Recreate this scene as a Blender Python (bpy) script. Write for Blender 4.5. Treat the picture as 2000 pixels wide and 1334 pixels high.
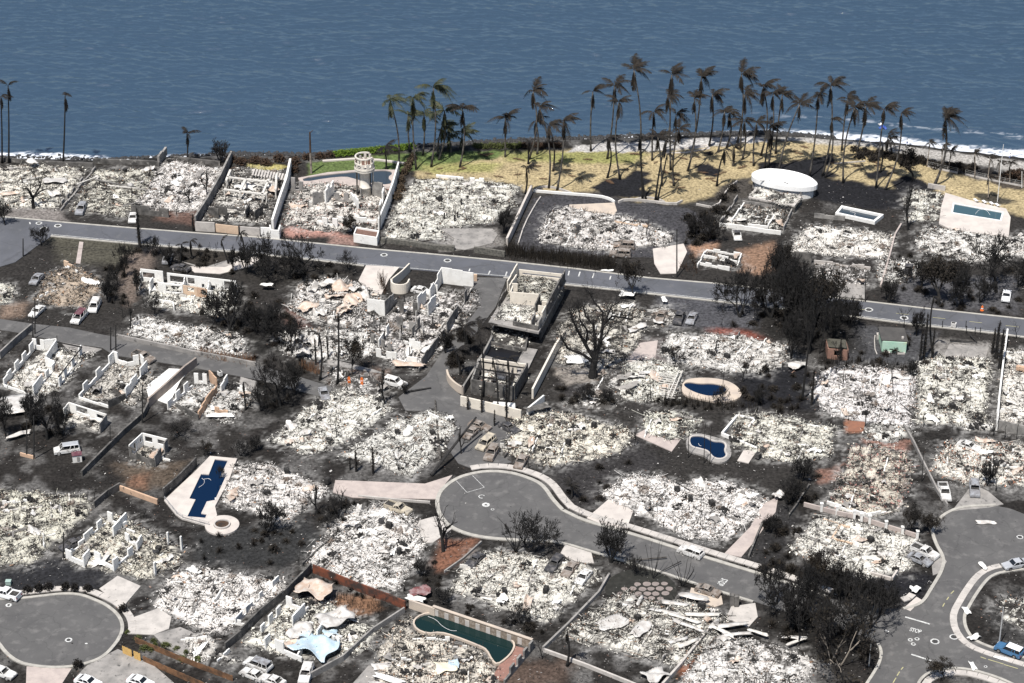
import bpy, bmesh, math, random
import numpy as np
from mathutils import Vector, Matrix, Euler

scene = bpy.context.scene
for o in list(bpy.data.objects):
    bpy.data.objects.remove(o)
C = scene.collection

# ------------------------------------------------------------------ camera
FPX = 4600.0                      # focal length in photo pixels (2000 px wide)
DEP = math.radians(29.5)          # depression of the optical axis
DIST = 484.0
CAM = Vector((0.0, -DIST * math.cos(DEP), DIST * math.sin(DEP)))
cam_data = bpy.data.cameras.new('camera')
cam_data.sensor_width = 36.0
cam_data.lens = 36.0 * FPX / 2000.0
cam_data.clip_start = 1.0
cam_data.clip_end = 20000.0
cam = bpy.data.objects.new('camera', cam_data)
C.objects.link(cam)
cam.location = CAM
cam.rotation_euler = (math.radians(90) - DEP, 0, 0)
scene.camera = cam

# ------------------------------------------------------------------ sky, sun, exposure
SUN_EL = math.radians(64)
SUN_FROM = Vector((-0.42, -0.80, 0)).normalized()      # horizontal direction towards the sun
world = bpy.data.worlds.new('World')
scene.world = world
world.use_nodes = True
wn = world.node_tree
wn.nodes.clear()
sky = wn.nodes.new('ShaderNodeTexSky')
sky.sky_type = 'NISHITA'
sky.sun_disc = False
sky.sun_elevation = SUN_EL
sky.sun_rotation = math.atan2(SUN_FROM.x, SUN_FROM.y)
sky.altitude = 200
sky.dust_density = 1.5
bg = wn.nodes.new('ShaderNodeBackground')
bg.inputs['Strength'].default_value = 0.075
wo = wn.nodes.new('ShaderNodeOutputWorld')
wn.links.new(sky.outputs[0], bg.inputs[0])
wn.links.new(bg.outputs[0], wo.inputs[0])
sun_data = bpy.data.lights.new('sun', 'SUN')
sun_data.energy = 4.8
sun_data.angle = math.radians(0.5)
sun_data.color = (1.0, 0.965, 0.91)
sun = bpy.data.objects.new('sun', sun_data)
C.objects.link(sun)
sdir = Vector((SUN_FROM.x * math.cos(SUN_EL), SUN_FROM.y * math.cos(SUN_EL), math.sin(SUN_EL)))
sun.rotation_euler = sdir.to_track_quat('Z', 'Y').to_euler()
sun.location = (0, 0, 120)
scene.view_settings.view_transform = 'Standard'
scene.view_settings.look = 'None'
scene.view_settings.exposure = 0.3
scene.view_settings.gamma = 1.0
scene.view_settings.use_curve_mapping = False
scene.render.engine = 'CYCLES'
scene.cycles.max_bounces = 5
scene.cycles.diffuse_bounces = 2
scene.cycles.glossy_bounces = 2
scene.cycles.transparent_max_bounces = 4

# ------------------------------------------------------------------ measuring: photo pixel -> place on the ground
_cd, _sd = math.cos(DEP), math.sin(DEP)
def ray(px, py):
    a = (px - 1000.0) / FPX
    b = (667.0 - py) / FPX
    return Vector((a, _cd + b * _sd, -_sd + b * _cd))
def G(px, py, z=0.0):
    d = ray(px, py)
    t = (z - CAM.z) / d.z
    return Vector((CAM.x + d.x * t, CAM.y + d.y * t, z))
def AD(px, py, Y):
    d = ray(px, py)
    t = (Y - CAM.y) / d.y
    return CAM.x + d.x * t, CAM.z + d.z * t
def P2(pts, z=0.0):
    return [tuple(G(x, y, z).xy) for x, y in pts]
def px_per_m(px, py):
    return (G(px + 1, py) - G(px, py)).length ** -1

RNG = np.random.default_rng(7)
random.seed(7)

# ------------------------------------------------------------------ numpy noise
_tab = np.random.default_rng(3).random((8, 256, 256)).astype(np.float32)
def vnoise(x, y, k=0):
    xi = np.floor(x).astype(int); yi = np.floor(y).astype(int)
    fx = x - xi; fy = y - yi
    fx = fx * fx * (3 - 2 * fx); fy = fy * fy * (3 - 2 * fy)
    t = _tab[k % 8]
    a = t[xi & 255, yi & 255]; b = t[(xi + 1) & 255, yi & 255]
    c = t[xi & 255, (yi + 1) & 255]; d = t[(xi + 1) & 255, (yi + 1) & 255]
    return (a * (1 - fx) + b * fx) * (1 - fy) + (c * (1 - fx) + d * fx) * fy
def fbm(x, y, k=0, o=4):
    s = 0; a = .5; n = 0
    for i in range(o):
        s = s + a * vnoise(x, y, k + i); n += a
        x = x * 2.03 + 17.3; y = y * 2.03 + 5.1; a *= .5
    return s / n
def sdist(poly, x, y):
    """signed distance to a polygon, positive inside"""
    x = np.asarray(x, float); y = np.asarray(y, float)
    ins = np.zeros(x.shape, bool); dm = np.full(x.shape, 1e9)
    n = len(poly)
    for i in range(n):
        x1, y1 = poly[i]; x2, y2 = poly[(i + 1) % n]
        ex, ey = x2 - x1, y2 - y1
        L = ex * ex + ey * ey + 1e-12
        t = np.clip(((x - x1) * ex + (y - y1) * ey) / L, 0, 1)
        dm = np.minimum(dm, (x - x1 - t * ex) ** 2 + (y - y1 - t * ey) ** 2)
        if abs(ey) > 1e-9:
            c = ((y1 > y) != (y2 > y)) & (x < (ex) * (y - y1) / ey + x1)
            ins ^= c
    d = np.sqrt(dm)
    return np.where(ins, d, -d)
def smooth(a, b, x):
    t = np.clip((x - a) / (b - a), 0, 1)
    return t * t * (3 - 2 * t)

# ------------------------------------------------------------------ objects
LAB = []
def tag(o, label=None, cat=None, group=None, kind=None):
    if label: o['label'] = label
    if cat: o['category'] = cat
    if group: o['group'] = group
    if kind: o['kind'] = kind
    return o
def later(o, desc, cat, px, py, group=None):
    """label is completed from the nearest landmark once everything stands"""
    o['category'] = cat
    if group: o['group'] = group
    LAB.append((o, desc, px, py))
def empty(name, loc, rz=0.0):
    o = bpy.data.objects.new(name, None)
    o.empty_display_size = .3
    C.objects.link(o)
    o.location = loc; o.rotation_euler = (0, 0, rz)
    return o
def link(name, me, parent=None, mat=None, loc=(0, 0, 0), rot=(0, 0, 0), sc=(1, 1, 1)):
    o = bpy.data.objects.new(name, me)
    C.objects.link(o)
    if parent is not None: o.parent = parent
    o.location = loc; o.rotation_euler = rot; o.scale = sc
    if mat is not None:
        if len(me.materials) == 0: me.materials.append(mat)
        if me.materials[0] is not mat:
            o.material_slots[0].link = 'OBJECT'; o.material_slots[0].material = mat
    return o
def mesh(name, V, F, mat=None, smooth_=False, col=None):
    me = bpy.data.meshes.new(name)
    me.from_pydata([tuple(map(float, v)) for v in V], [], [tuple(f) for f in F])
    if mat is not None: me.materials.append(mat)
    if smooth_:
        me.polygons.foreach_set('use_smooth', [True] * len(me.polygons))
    if col is not None: set_col(me, col)
    me.update()
    return me
def set_col(me, col, name='col'):
    a = me.color_attributes.new(name, 'FLOAT_COLOR', 'POINT')
    c = np.ones((len(me.vertices), 4), np.float32)
    c[:, :3] = col
    a.data.foreach_set('color', c.ravel())
def np_mesh(name, V, F4, mat=None, col=None, smooth_=False):
    """fast quad mesh from arrays"""
    me = bpy.data.meshes.new(name)
    V = np.asarray(V, np.float32); F4 = np.asarray(F4, np.int32)
    nv, nf = len(V), len(F4)
    me.vertices.add(nv); me.vertices.foreach_set('co', V.ravel())
    me.loops.add(nf * 4); me.loops.foreach_set('vertex_index', F4.ravel())
    me.polygons.add(nf)
    me.polygons.foreach_set('loop_start', np.arange(0, nf * 4, 4, dtype=np.int32))
    me.polygons.foreach_set('loop_total', np.full(nf, 4, np.int32))
    if smooth_: me.polygons.foreach_set('use_smooth', np.ones(nf, bool))
    me.update(calc_edges=True)
    if mat is not None: me.materials.append(mat)
    if col is not None: set_col(me, col)
    return me

class MB:
    """collects simple solids into one mesh"""
    def __init__(s, org=(0, 0, 0)):
        s.V = []; s.F = []; s.o = Vector(org)
    def add(s, V, F):
        n = len(s.V)
        s.V += [tuple(Vector(v) - s.o) for v in V]
        s.F += [tuple(i + n for i in f) for f in F]
        return s
    def prism(s, pts, z0, z1):
        n = len(pts)
        a = sum(pts[i][0] * pts[(i + 1) % n][1] - pts[(i + 1) % n][0] * pts[i][1] for i in range(n))
        if a < 0: pts = pts[::-1]
        V = [(x, y, z0) for x, y in pts] + [(x, y, z1) for x, y in pts]
        F = [tuple(range(n))[::-1], tuple(range(n, 2 * n))]
        F += [(i, (i + 1) % n, n + (i + 1) % n, n + i) for i in range(n)]
        return s.add(V, F)
    def box(s, cx, cy, z0, sx, sy, sz, yaw=0.0, tilt=None):
        m = Matrix.Rotation(yaw, 3, 'Z')
        if tilt is not None: m = m @ Euler(tilt).to_matrix()
        c = Vector((cx, cy, z0 + sz / 2))
        V = [c + m @ Vector((a * sx / 2, b * sy / 2, d * sz / 2)) for d in (-1, 1) for a, b in ((-1, -1), (1, -1), (1, 1), (-1, 1))]
        return s.add(V, [(3, 2, 1, 0), (4, 5, 6, 7), (0, 1, 5, 4), (1, 2, 6, 5), (2, 3, 7, 6), (3, 0, 4, 7)])
    def wall(s, a, b, t, cols, z=0.0):
        """a,b world xy; cols = [(u0,u1,[(z0,z1),..]),..]"""
        a = Vector(a[:2]); b = Vector(b[:2]); d = (b - a)
        L = d.length; d /= max(L, 1e-6); n = Vector((-d.y, d.x)) * (t / 2)
        for u0, u1, zs in cols:
            p, q = a + d * (u0 * L), a + d * (u1 * L)
            for z0, z1 in zs:
                s.prism([tuple(p - n), tuple(q - n), tuple(q + n), tuple(p + n)], z + z0, z + z1)
        return s
    def beam(s, a, b, w, h=None):
        a = Vector(a); b = Vector(b); h = h or w
        d = (b - a)
        if d.length < 1e-5: return s
        d.normalize()
        u = d.cross(Vector((0, 0, 1)))
        if u.length < 1e-3: u = Vector((1, 0, 0))
        u.normalize(); v = u.cross(d)
        V = []
        for p in (a, b):
            for i, j in ((-1, -1), (1, -1), (1, 1), (-1, 1)):
                V.append(p + u * (i * w / 2) + v * (j * h / 2))
        return s.add(V, [(0, 1, 2, 3), (7, 6, 5, 4), (0, 4, 5, 1), (1, 5, 6, 2), (2, 6, 7, 3), (3, 7, 4, 0)])
    def tube(s, pts, rad, n=6, cap=True):
        pts = [Vector(p) for p in pts]
        if not hasattr(rad, '__len__'): rad = [rad] * len(pts)
        V = []; F = []
        for i, p in enumerate(pts):
            d = (pts[min(i + 1, len(pts) - 1)] - pts[max(i - 1, 0)])
            if d.length < 1e-6: d = Vector((0, 0, 1))
            d.normalize()
            u = d.cross(Vector((.13, .97, .21))); u.normalize(); v = d.cross(u)
            for k in range(n):
                a = 2 * math.pi * k / n
                V.append(p + (u * math.cos(a) + v * math.sin(a)) * rad[i])
        for i in range(len(pts) - 1):
            for k in range(n):
                F.append((i * n + k, i * n + (k + 1) % n, (i + 1) * n + (k + 1) % n, (i + 1) * n + k))
        if cap:
            F.append(tuple(range(n))[::-1]); F.append(tuple(range((len(pts) - 1) * n, len(pts) * n)))
        return s.add(V, F)
    def lathe(s, cx, cy, prof, n=24, a0=0, a1=2 * math.pi):
        full = abs(a1 - a0 - 2 * math.pi) < 1e-6
        m = n if full else n + 1
        V = []
        for r, z in prof:
            for k in range(m):
                a = a0 + (a1 - a0) * k / n
                V.append((cx + r * math.cos(a), cy + r * math.sin(a), z))
        F = []
        for i in range(len(prof) - 1):
            for k in range(n):
                k2 = (k + 1) % m
                F.append((i * m + k, i * m + k2, (i + 1) * m + k2, (i + 1) * m + k))
        return s.add(V, F)
    def strip(s, pts, o0, o1, z0, z1, closed=False):
        """band along a polyline between two sideways offsets"""
        A = offset(pts, o0, closed); B = offset(pts, o1, closed)
        n = len(A); V = []
        for i in range(n):
            V += [(*A[i], z0), (*B[i], z0), (*B[i], z1), (*A[i], z1)]
        F = []
        for i in range(n if closed else n - 1):
            j = (i + 1) % n
            for k in range(4):
                F.append((i * 4 + k, i * 4 + (k + 1) % 4, j * 4 + (k + 1) % 4, j * 4 + k))
        if not closed:
            F.append((3, 2, 1, 0)); F.append(tuple((n - 1) * 4 + k for k in range(4)))
        return s.add(V, F)
    def build(s, name, mat, parent=None, smooth_=False, recalc=True):
        me = mesh(name, s.V, s.F, mat, smooth_)
        if recalc:
            bm = bmesh.new(); bm.from_mesh(me)
            bmesh.ops.recalc_face_normals(bm, faces=bm.faces)
            bm.to_mesh(me); bm.free()
        if parent is None:
            return link(name, me, None, mat, loc=s.o)
        return link(name, me, parent, mat)
def offset(pts, o, closed=False):
    pts = [Vector(p[:2]) for p in pts]; n = len(pts); R = []
    for i in range(n):
        a = pts[i - 1] if (closed or i > 0) else None
        b = pts[(i + 1) % n] if (closed or i < n - 1) else None
        p = pts[i]
        ns = []
        if a is not None and (p - a).length > 1e-6: d = (p - a).normalized(); ns.append(Vector((-d.y, d.x)))
        if b is not None and (b - p).length > 1e-6: d = (b - p).normalized(); ns.append(Vector((-d.y, d.x)))
        m = ns[0] if len(ns) == 1 else (ns[0] + ns[1])
        if m.length < 1e-4: m = ns[0]
        m.normalize()
        k = max(.45, m.dot(ns[0]))
        R.append(tuple(p + m * (o / k)))
    return R
def chaikin(pts, k=2, closed=False):
    pts = [tuple(p) for p in pts]
    for _ in range(k):
        q = []; n = len(pts)
        rng = range(n) if closed else range(n - 1)
        if not closed: q.append(pts[0])
        for i in rng:
            a = pts[i]; b = pts[(i + 1) % n]
            q.append((a[0] * .75 + b[0] * .25, a[1] * .75 + b[1] * .25))
            q.append((a[0] * .25 + b[0] * .75, a[1] * .25 + b[1] * .75))
        if not closed: q.append(pts[-1])
        pts = q
    return pts
def resample(pts, step):
    pts = [Vector(p[:2]) for p in pts]
    d = [0]
    for i in range(1, len(pts)): d.append(d[-1] + (pts[i] - pts[i - 1]).length)
    n = max(1, round(d[-1] / step)); out = []
    j = 0
    for k in range(n + 1):
        t = d[-1] * k / n
        while j < len(pts) - 2 and d[j + 1] < t: j += 1
        f = (t - d[j]) / max(d[j + 1] - d[j], 1e-9)
        out.append(tuple(pts[j].lerp(pts[j + 1], min(1, f))))
    return out

# ------------------------------------------------------------------ materials
def rgb(r, g, b):
    f = lambda c: (c / 255 / 12.92) if c / 255 <= .04045 else ((c / 255 + .055) / 1.055) ** 2.4
    return (f(r), f(g), f(b))
MATS = {}
def M(name, c1, c2=None, scale=1.5, lo=.42, hi=.62, rough=.9, bump=0, bscale=12, metal=0, spec=.3, c3=None, scale3=7, lo3=.6, hi3=.7, coords='world', detail=5, cracks=0):
    if name in MATS: return MATS[name]
    m = bpy.data.materials.new(name); m.use_nodes = True
    nt = m.node_tree; nd = nt.nodes; lk = nt.links
    b = nd['Principled BSDF']
    b.inputs['Roughness'].default_value = rough
    b.inputs['Metallic'].default_value = metal
    b.inputs['Specular IOR Level'].default_value = spec
    b.inputs['Base Color'].default_value = (*c1, 1)
    if coords == 'world':
        g = nd.new('ShaderNodeNewGeometry'); vec = g.outputs['Position']
    else:
        g = nd.new('ShaderNodeTexCoord')
        oi = nd.new('ShaderNodeObjectInfo')
        ad = nd.new('ShaderNodeVectorMath'); ad.operation = 'MULTIPLY_ADD'
        cb = nd.new('ShaderNodeCombineXYZ')
        for i in range(3): lk.new(oi.outputs['Random'], cb.inputs[i])
        lk.new(cb.outputs[0], ad.inputs[0]); ad.inputs[1].default_value = (91, 57, 33)
        lk.new(g.outputs['Object'], ad.inputs[2]); vec = ad.outputs[0]
    src = None
    def layer(ca, cb_, sc, l, h):
        n = nd.new('ShaderNodeTexNoise'); n.inputs['Scale'].default_value = sc; n.inputs['Detail'].default_value = detail; n.inputs['Roughness'].default_value = .6
        lk.new(vec, n.inputs['Vector'])
        mr = nd.new('ShaderNodeMapRange'); mr.inputs[1].default_value = l; mr.inputs[2].default_value = h
        lk.new(n.outputs['Fac'], mr.inputs[0])
        mx = nd.new('ShaderNodeMix'); mx.data_type = 'RGBA'
        lk.new(mr.outputs[0], mx.inputs['Factor'])
        if isinstance(ca, tuple): mx.inputs['A'].default_value = (*ca, 1)
        else: lk.new(ca, mx.inputs['A'])
        mx.inputs['B'].default_value = (*cb_, 1)
        return mx.outputs['Result']
    if c2 is not None:
        src = layer(c1, c2, scale, lo, hi)
    if c3 is not None:
        src = layer(src if src is not None else c1, c3, scale3, lo3, hi3)
    if cracks:
        vo = nd.new('ShaderNodeTexVoronoi'); vo.feature = 'DISTANCE_TO_EDGE'; vo.inputs['Scale'].default_value = cracks
        wn_ = nd.new('ShaderNodeTexNoise'); wn_.inputs['Scale'].default_value = .5; wn_.inputs['Detail'].default_value = 4
        va = nd.new('ShaderNodeVectorMath'); va.operation = 'MULTIPLY_ADD'; lk.new(vec, wn_.inputs['Vector']); lk.new(wn_.outputs['Color'], va.inputs[0]); va.inputs[1].default_value = (3, 3, 0); lk.new(vec, va.inputs[2])
        lk.new(va.outputs[0], vo.inputs['Vector'])
        mr_ = nd.new('ShaderNodeMapRange'); mr_.inputs[1].default_value = .004; mr_.inputs[2].default_value = .016; mr_.inputs[3].default_value = .28; mr_.inputs[4].default_value = 0
        lk.new(vo.outputs['Distance'], mr_.inputs[0])
        mk_ = nd.new('ShaderNodeMix'); mk_.data_type = 'RGBA'; lk.new(mr_.outputs[0], mk_.inputs['Factor']); lk.new(src, mk_.inputs['A']); mk_.inputs['B'].default_value = (.04, .04, .04, 1); src = mk_.outputs['Result']
    if src is not None: lk.new(src, b.inputs['Base Color'])
    if bump:
        n = nd.new('ShaderNodeTexNoise'); n.inputs['Scale'].default_value = bscale; n.inputs['Detail'].default_value = 4
        lk.new(vec, n.inputs['Vector'])
        bp = nd.new('ShaderNodeBump'); bp.inputs['Strength'].default_value = bump; bp.inputs['Distance'].default_value = .05
        lk.new(n.outputs['Fac'], bp.inputs['Height']); lk.new(bp.outputs[0], b.inputs['Normal'])
    MATS[name] = m
    return m
def M_attr(name, lo=.75, hi=1.2, nscale=6, rough=.95, spec=.15, bump=.0, speck=False):
    m = bpy.data.materials.new(name); m.use_nodes = True
    nt = m.node_tree; nd = nt.nodes; lk = nt.links
    b = nd['Principled BSDF']; b.inputs['Roughness'].default_value = rough; b.inputs['Specular IOR Level'].default_value = spec
    a = nd.new('ShaderNodeAttribute'); a.attribute_name = 'col'
    g = nd.new('ShaderNodeNewGeometry')
    n = nd.new('ShaderNodeTexNoise'); n.inputs['Scale'].default_value = nscale; n.inputs['Detail'].default_value = 6; n.inputs['Roughness'].default_value = .65
    lk.new(g.outputs['Position'], n.inputs['Vector'])
    mr = nd.new('ShaderNodeMapRange'); mr.inputs[1].default_value = .3; mr.inputs[2].default_value = .7; mr.inputs[3].default_value = lo; mr.inputs[4].default_value = hi
    lk.new(n.outputs['Fac'], mr.inputs[0])
    mx = nd.new('ShaderNodeMix'); mx.data_type = 'RGBA'; mx.blend_type = 'MULTIPLY'; mx.inputs['Factor'].default_value = 1
    lk.new(a.outputs['Color'], mx.inputs['A']); lk.new(mr.outputs[0], mx.inputs['B'])
    if speck:      # charred bits lying in the ash
        n2 = nd.new('ShaderNodeTexNoise'); n2.inputs['Scale'].default_value = 2.3; n2.inputs['Detail'].default_value = 9; n2.inputs['Roughness'].default_value = .78
        lk.new(g.outputs['Position'], n2.inputs['Vector'])
        m2 = nd.new('ShaderNodeMapRange'); m2.inputs[1].default_value = .785; m2.inputs[2].default_value = .86; m2.inputs[4].default_value = .92
        n3 = nd.new('ShaderNodeTexNoise'); n3.inputs['Scale'].default_value = .28; n3.inputs['Detail'].default_value = 3
        lk.new(g.outputs['Position'], n3.inputs['Vector'])
        ma = nd.new('ShaderNodeMath'); ma.operation = 'MULTIPLY_ADD'; lk.new(n3.outputs['Fac'], ma.inputs[0]); ma.inputs[1].default_value = .42; lk.new(n2.outputs['Fac'], ma.inputs[2])
        lk.new(ma.outputs[0], m2.inputs[0])
        mk = nd.new('ShaderNodeMix'); mk.data_type = 'RGBA'; lk.new(m2.outputs[0], mk.inputs['Factor']); lk.new(mx.outputs['Result'], mk.inputs['A']); mk.inputs['B'].default_value = (.05, .047, .044, 1)
        mx = mk
    lk.new(mx.outputs['Result'], b.inputs['Base Color'])
    if bump:
        bp = nd.new('ShaderNodeBump'); bp.inputs['Strength'].default_value = bump; bp.inputs['Distance'].default_value = .08
        lk.new(n.outputs['Fac'], bp.inputs['Height']); lk.new(bp.outputs[0], b.inputs['Normal'])
    return m
M_ground = M_attr('scorched_soil', .35, 1.75, 1.6, bump=.6)
M_rubble = M_attr('ash_rubble', .78, 1.15, 4.0, speck=True, bump=.7)
M_flake = M_attr('ash_flakes', .85, 1.1, 5.0)
M_asphalt = M('asphalt', (.108, .112, .128), (.080, .083, .092), .12, .35, .7, .9, c3=(.135, .135, .14), scale3=.6, lo3=.55, hi3=.8, cracks=.11)
M_asphalt_grey = M('worn_asphalt', (.112, .109, .107), (.082, .080, .080), .16, .35, .7, .9, c3=(.175, .168, .162), scale3=.5, lo3=.52, hi3=.8, cracks=.16)
M_concrete = M('concrete', (.50, .465, .43), (.38, .355, .33), .5, .4, .65, .9, c3=(.20, .19, .185), scale3=1.3, lo3=.62, hi3=.75)
M_conc_dirty = M('sooty_concrete', (.33, .31, .29), (.20, .19, .18), .4, .35, .65, .9, c3=(.09, .088, .085), scale3=1.1, lo3=.58, hi3=.7)
M_kerb = M('kerb_concrete', (.42, .40, .36), (.30, .285, .26), .8, .4, .7, .9)
M_white = M('white_plaster', (.80, .785, .75), (.66, .64, .60), .7, .45, .75, .85, c3=(.10, .095, .09), scale3=.9, lo3=.66, hi3=.74)
M_whiteclean = M('clean_white_plaster', (.82, .81, .78), (.70, .68, .64), .6, .42, .7, .8, c3=(.22, .205, .19), scale3=.8, lo3=.66, hi3=.78)
M_soot = M('sooty_plaster', (.16, .15, .14), (.055, .053, .05), .6, .35, .65, .95, c3=(.36, .34, .31), scale3=.8, lo3=.6, hi3=.72)
M_grey_wall = M('scorched_block_wall', (.30, .285, .265), (.12, .115, .11), .45, .4, .65, .95)
M_tan_wall = M('tan_plaster', (.62, .46, .33), (.48, .36, .27), .6, .4, .7, .9, c3=(.12, .11, .10), scale3=.8, lo3=.65, hi3=.74)
M_orange_wall = M('orange_plaster', (.56, .38, .26), (.42, .29, .21), .7, .4, .7, .9, c3=(.09, .08, .07), scale3=.9, lo3=.62, hi3=.72)
M_rustwall = M('rust_red_wall', (.20, .065, .035), (.05, .035, .03), .5, .4, .6, .9)
M_pink = M('pink_paving', (.46, .395, .36), (.35, .30, .28), .5, .4, .7, .9, c3=(.2, .17, .16), scale3=1.2, lo3=.64, hi3=.76)
M_tan_deck = M('tan_pool_deck', (.52, .44, .36), (.42, .36, .31), .5, .4, .7, .85, c3=(.25, .21, .18), scale3=1.0, lo3=.66, hi3=.76)
M_pale_deck = M('pale_pool_deck', (.56, .51, .465), (.44, .40, .37), .35, .4, .7, .85, c3=(.30, .27, .25), scale3=.8, lo3=.66, hi3=.78)
M_char = M('charred_wood', (.022, .021, .021), (.05, .047, .045), 3, .45, .7, .95, coords='object')
M_bark = M('charred_bark', (.014, .0135, .0135), (.036, .033, .031), 2.5, .45, .75, .95, coords='object')
M_bark_grey = M('scorched_grey_bark', (.115, .105, .095), (.030, .027, .025), .9, .40, .60, .9, coords='object')
M_palebark = M('pale_bark', (.34, .29, .24), (.15, .13, .11), 1.6, .4, .62, .9, coords='object')
M_leafchar = M('scorched_leaves', (.014, .012, .011), (.036, .029, .021), 1.2, .4, .65, .9, coords='object')
M_palmchar = M('scorched_fronds', (.013, .011, .009), (.036, .027, .019), 1.5, .4, .7, .8, coords='object')
M_palmblack = M('charred_fronds', (.011, .010, .010), (.028, .024, .020), 1.5, .4, .7, .9, coords='object')
M_palmgreen = M('dull_green_fronds', (.022, .030, .016), (.065, .065, .030), 1.0, .4, .65, .7, coords='object')
M_hedge = M('green_hedge_leaves', (.16, .24, .030), (.075, .13, .020), 1.5, .4, .65, .7)
M_olive = M('olive_scrub_leaves', (.10, .12, .035), (.05, .05, .025), 1.5, .4, .65, .8)
M_brownscrub = M('brown_scrub', (.075, .045, .028), (.03, .024, .02), 1.2, .4, .65, .9)
M_drystalk = M('rusty_dry_stalks', (.22, .12, .07), (.10, .065, .045), 2, .4, .7, .9)
M_paint_w = M('white_road_paint', (.62, .62, .60), (.22, .22, .22), 3.5, .44, .66, .8)
M_paint_y = M('yellow_road_paint', (.45, .42, .22), (.25, .24, .16), 2.5, .45, .7, .8)
M_iron = M('manhole_iron', (.09, .085, .08), (.05, .05, .05), 4, .4, .6, .6, metal=.3)
M_rust = M('rusted_steel', (.16, .125, .10), (.30, .27, .245), 1.1, .4, .62, .75, coords='object', c3=(.04, .036, .035), scale3=2, lo3=.6, hi3=.7)
M_ashcar = M('burnt_white_paint', (.64, .63, .61), (.36, .34, .32), 1.1, .45, .68, .7, coords='object', c3=(.08, .07, .065), scale3=2.2, lo3=.62, hi3=.72)
M_greycar = M('burnt_grey_paint', (.30, .31, .33), (.16, .15, .15), 1.1, .4, .65, .6, coords='object', c3=(.05, .045, .045), scale3=2.2, lo3=.6, hi3=.72)
M_blackcar = M('burnt_black_paint', (.045, .045, .05), (.15, .14, .135), 1.3, .45, .7, .6, coords='object')
M_tancar = M('burnt_tan_paint', (.50, .44, .34), (.30, .27, .23), 1.1, .4, .65, .6, coords='object', c3=(.07, .06, .055), scale3=2.2, lo3=.62, hi3=.72)
M_maroon = M('maroon_paint', (.12, .045, .06), (.20, .12, .12), 1.5, .45, .7, .45, coords='object')
M_whitecar = M('white_car_paint', (.82, .82, .82), rough=.35, spec=.5)
M_silver = M('silver_car_paint', (.55, .56, .58), (.45, .46, .48), 1, .4, .7, .35, metal=.3, coords='object')
M_bluecar = M('blue_car_paint', (.055, .15, .28), (.045, .12, .23), 1.5, .4, .7, .35, spec=.5, coords='object')
M_tyre = M('tyre_rubber', (.02, .02, .02), rough=.8)
M_rim = M('ashen_wheel', (.40, .39, .38), (.2, .19, .18), 5, .4, .6, .6, coords='object')
M_interior = M('burnt_interior', (.03, .029, .028), (.09, .085, .08), 3, .45, .7, .95, coords='object')
M_glass = M('dark_car_glass', (.015, .018, .022), rough=.08, spec=.6)
M_lamp_red = M('red_lens', (.35, .02, .02), rough=.3)
M_lamp_clear = M('clear_lens', (.7, .7, .68), rough=.2)
M_sheet = M('pale_sheet_metal', (.62, .60, .57), (.42, .39, .36), .8, .4, .65, .55, metal=.15, c3=(.16, .12, .10), scale3=1.4, lo3=.63, hi3=.74)
M_sheet_tan = M('tan_sheet_metal', (.48, .36, .28), (.58, .52, .46), .8, .4, .65, .6, metal=.1, c3=(.14, .09, .07), scale3=1.3, lo3=.62, hi3=.74)
M_sheet_blue = M('light_blue_sheet_metal', (.42, .54, .62), (.58, .65, .69), .7, .4, .7, .5, metal=.1, c3=(.7, .72, .72), scale3=1.2, lo3=.6, hi3=.72)
M_beam_white = M('ashen_beam', (.66, .63, .58), (.42, .40, .37), 1.2, .4, .7, .9)
M_pole_steel = M('galvanised_pole', (.55, .55, .54), (.42, .42, .42), 1.2, .4, .7, .5, metal=.3)
M_green_wall = M('green_plaster', (.36, .56, .44), (.46, .60, .50), .6, .4, .7, .85, c3=(.60, .52, .22), scale3=.5, lo3=.60, hi3=.74)
M_roofdark = M('dark_felt_roof', (.065, .062, .060), (.09, .085, .08), .6, .4, .7, .95)
M_brick = M('reddish_brick', (.28, .16, .12), (.20, .12, .095), 2, .4, .7, .9)
M_flag = M('pinkish_flagstone', (.27, .225, .205), (.19, .165, .155), .9, .4, .7, .9)
M_wood_new = M('yellow_timber', (.62, .40, .14), (.48, .30, .11), 2, .4, .7, .8)
M_wood_red = M('reddish_timber_fence', (.22, .115, .06), (.09, .055, .035), .8, .4, .65, .9)
M_orange = M('orange_plastic', (.75, .16, .03), (.65, .2, .06), 2, .4, .7, .5)
M_bluetarp = M('blue_tarp', (.03, .07, .30), (.05, .10, .36), 2, .4, .7, .6)
M_whiteplast = M('white_plastic', (.82, .82, .82), rough=.5)
M_skin = M('skin', (.42, .26, .18), rough=.6)
def water(name, c, rough=.06, bump=.25, scale=1.6):
    m = bpy.data.materials.new(name); m.use_nodes = True
    nt = m.node_tree; nd = nt.nodes; lk = nt.links; b = nd['Principled BSDF']
    b.inputs['Base Color'].default_value = (*c, 1); b.inputs['Roughness'].default_value = rough; b.inputs['IOR'].default_value = 1.33
    g = nd.new('ShaderNodeNewGeometry')
    n = nd.new('ShaderNodeTexNoise'); n.inputs['Scale'].default_value = scale; n.inputs['Detail'].default_value = 3
    lk.new(g.outputs['Position'], n.inputs['Vector'])
    bp = nd.new('ShaderNodeBump'); bp.inputs['Strength'].default_value = bump; bp.inputs['Distance'].default_value = .04
    lk.new(n.outputs['Fac'], bp.inputs['Height']); lk.new(bp.outputs[0], b.inputs['Normal'])
    return m
M_pool_blue = water('navy_pool_water', (.003, .014, .042))
M_pool_teal = water('teal_pool_water', (.050, .095, .115))
M_pool_grey = water('slate_pool_water', (.040, .055, .072))
M_pool_green = water('murky_green_pool_water', (.008, .022, .022))
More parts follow.
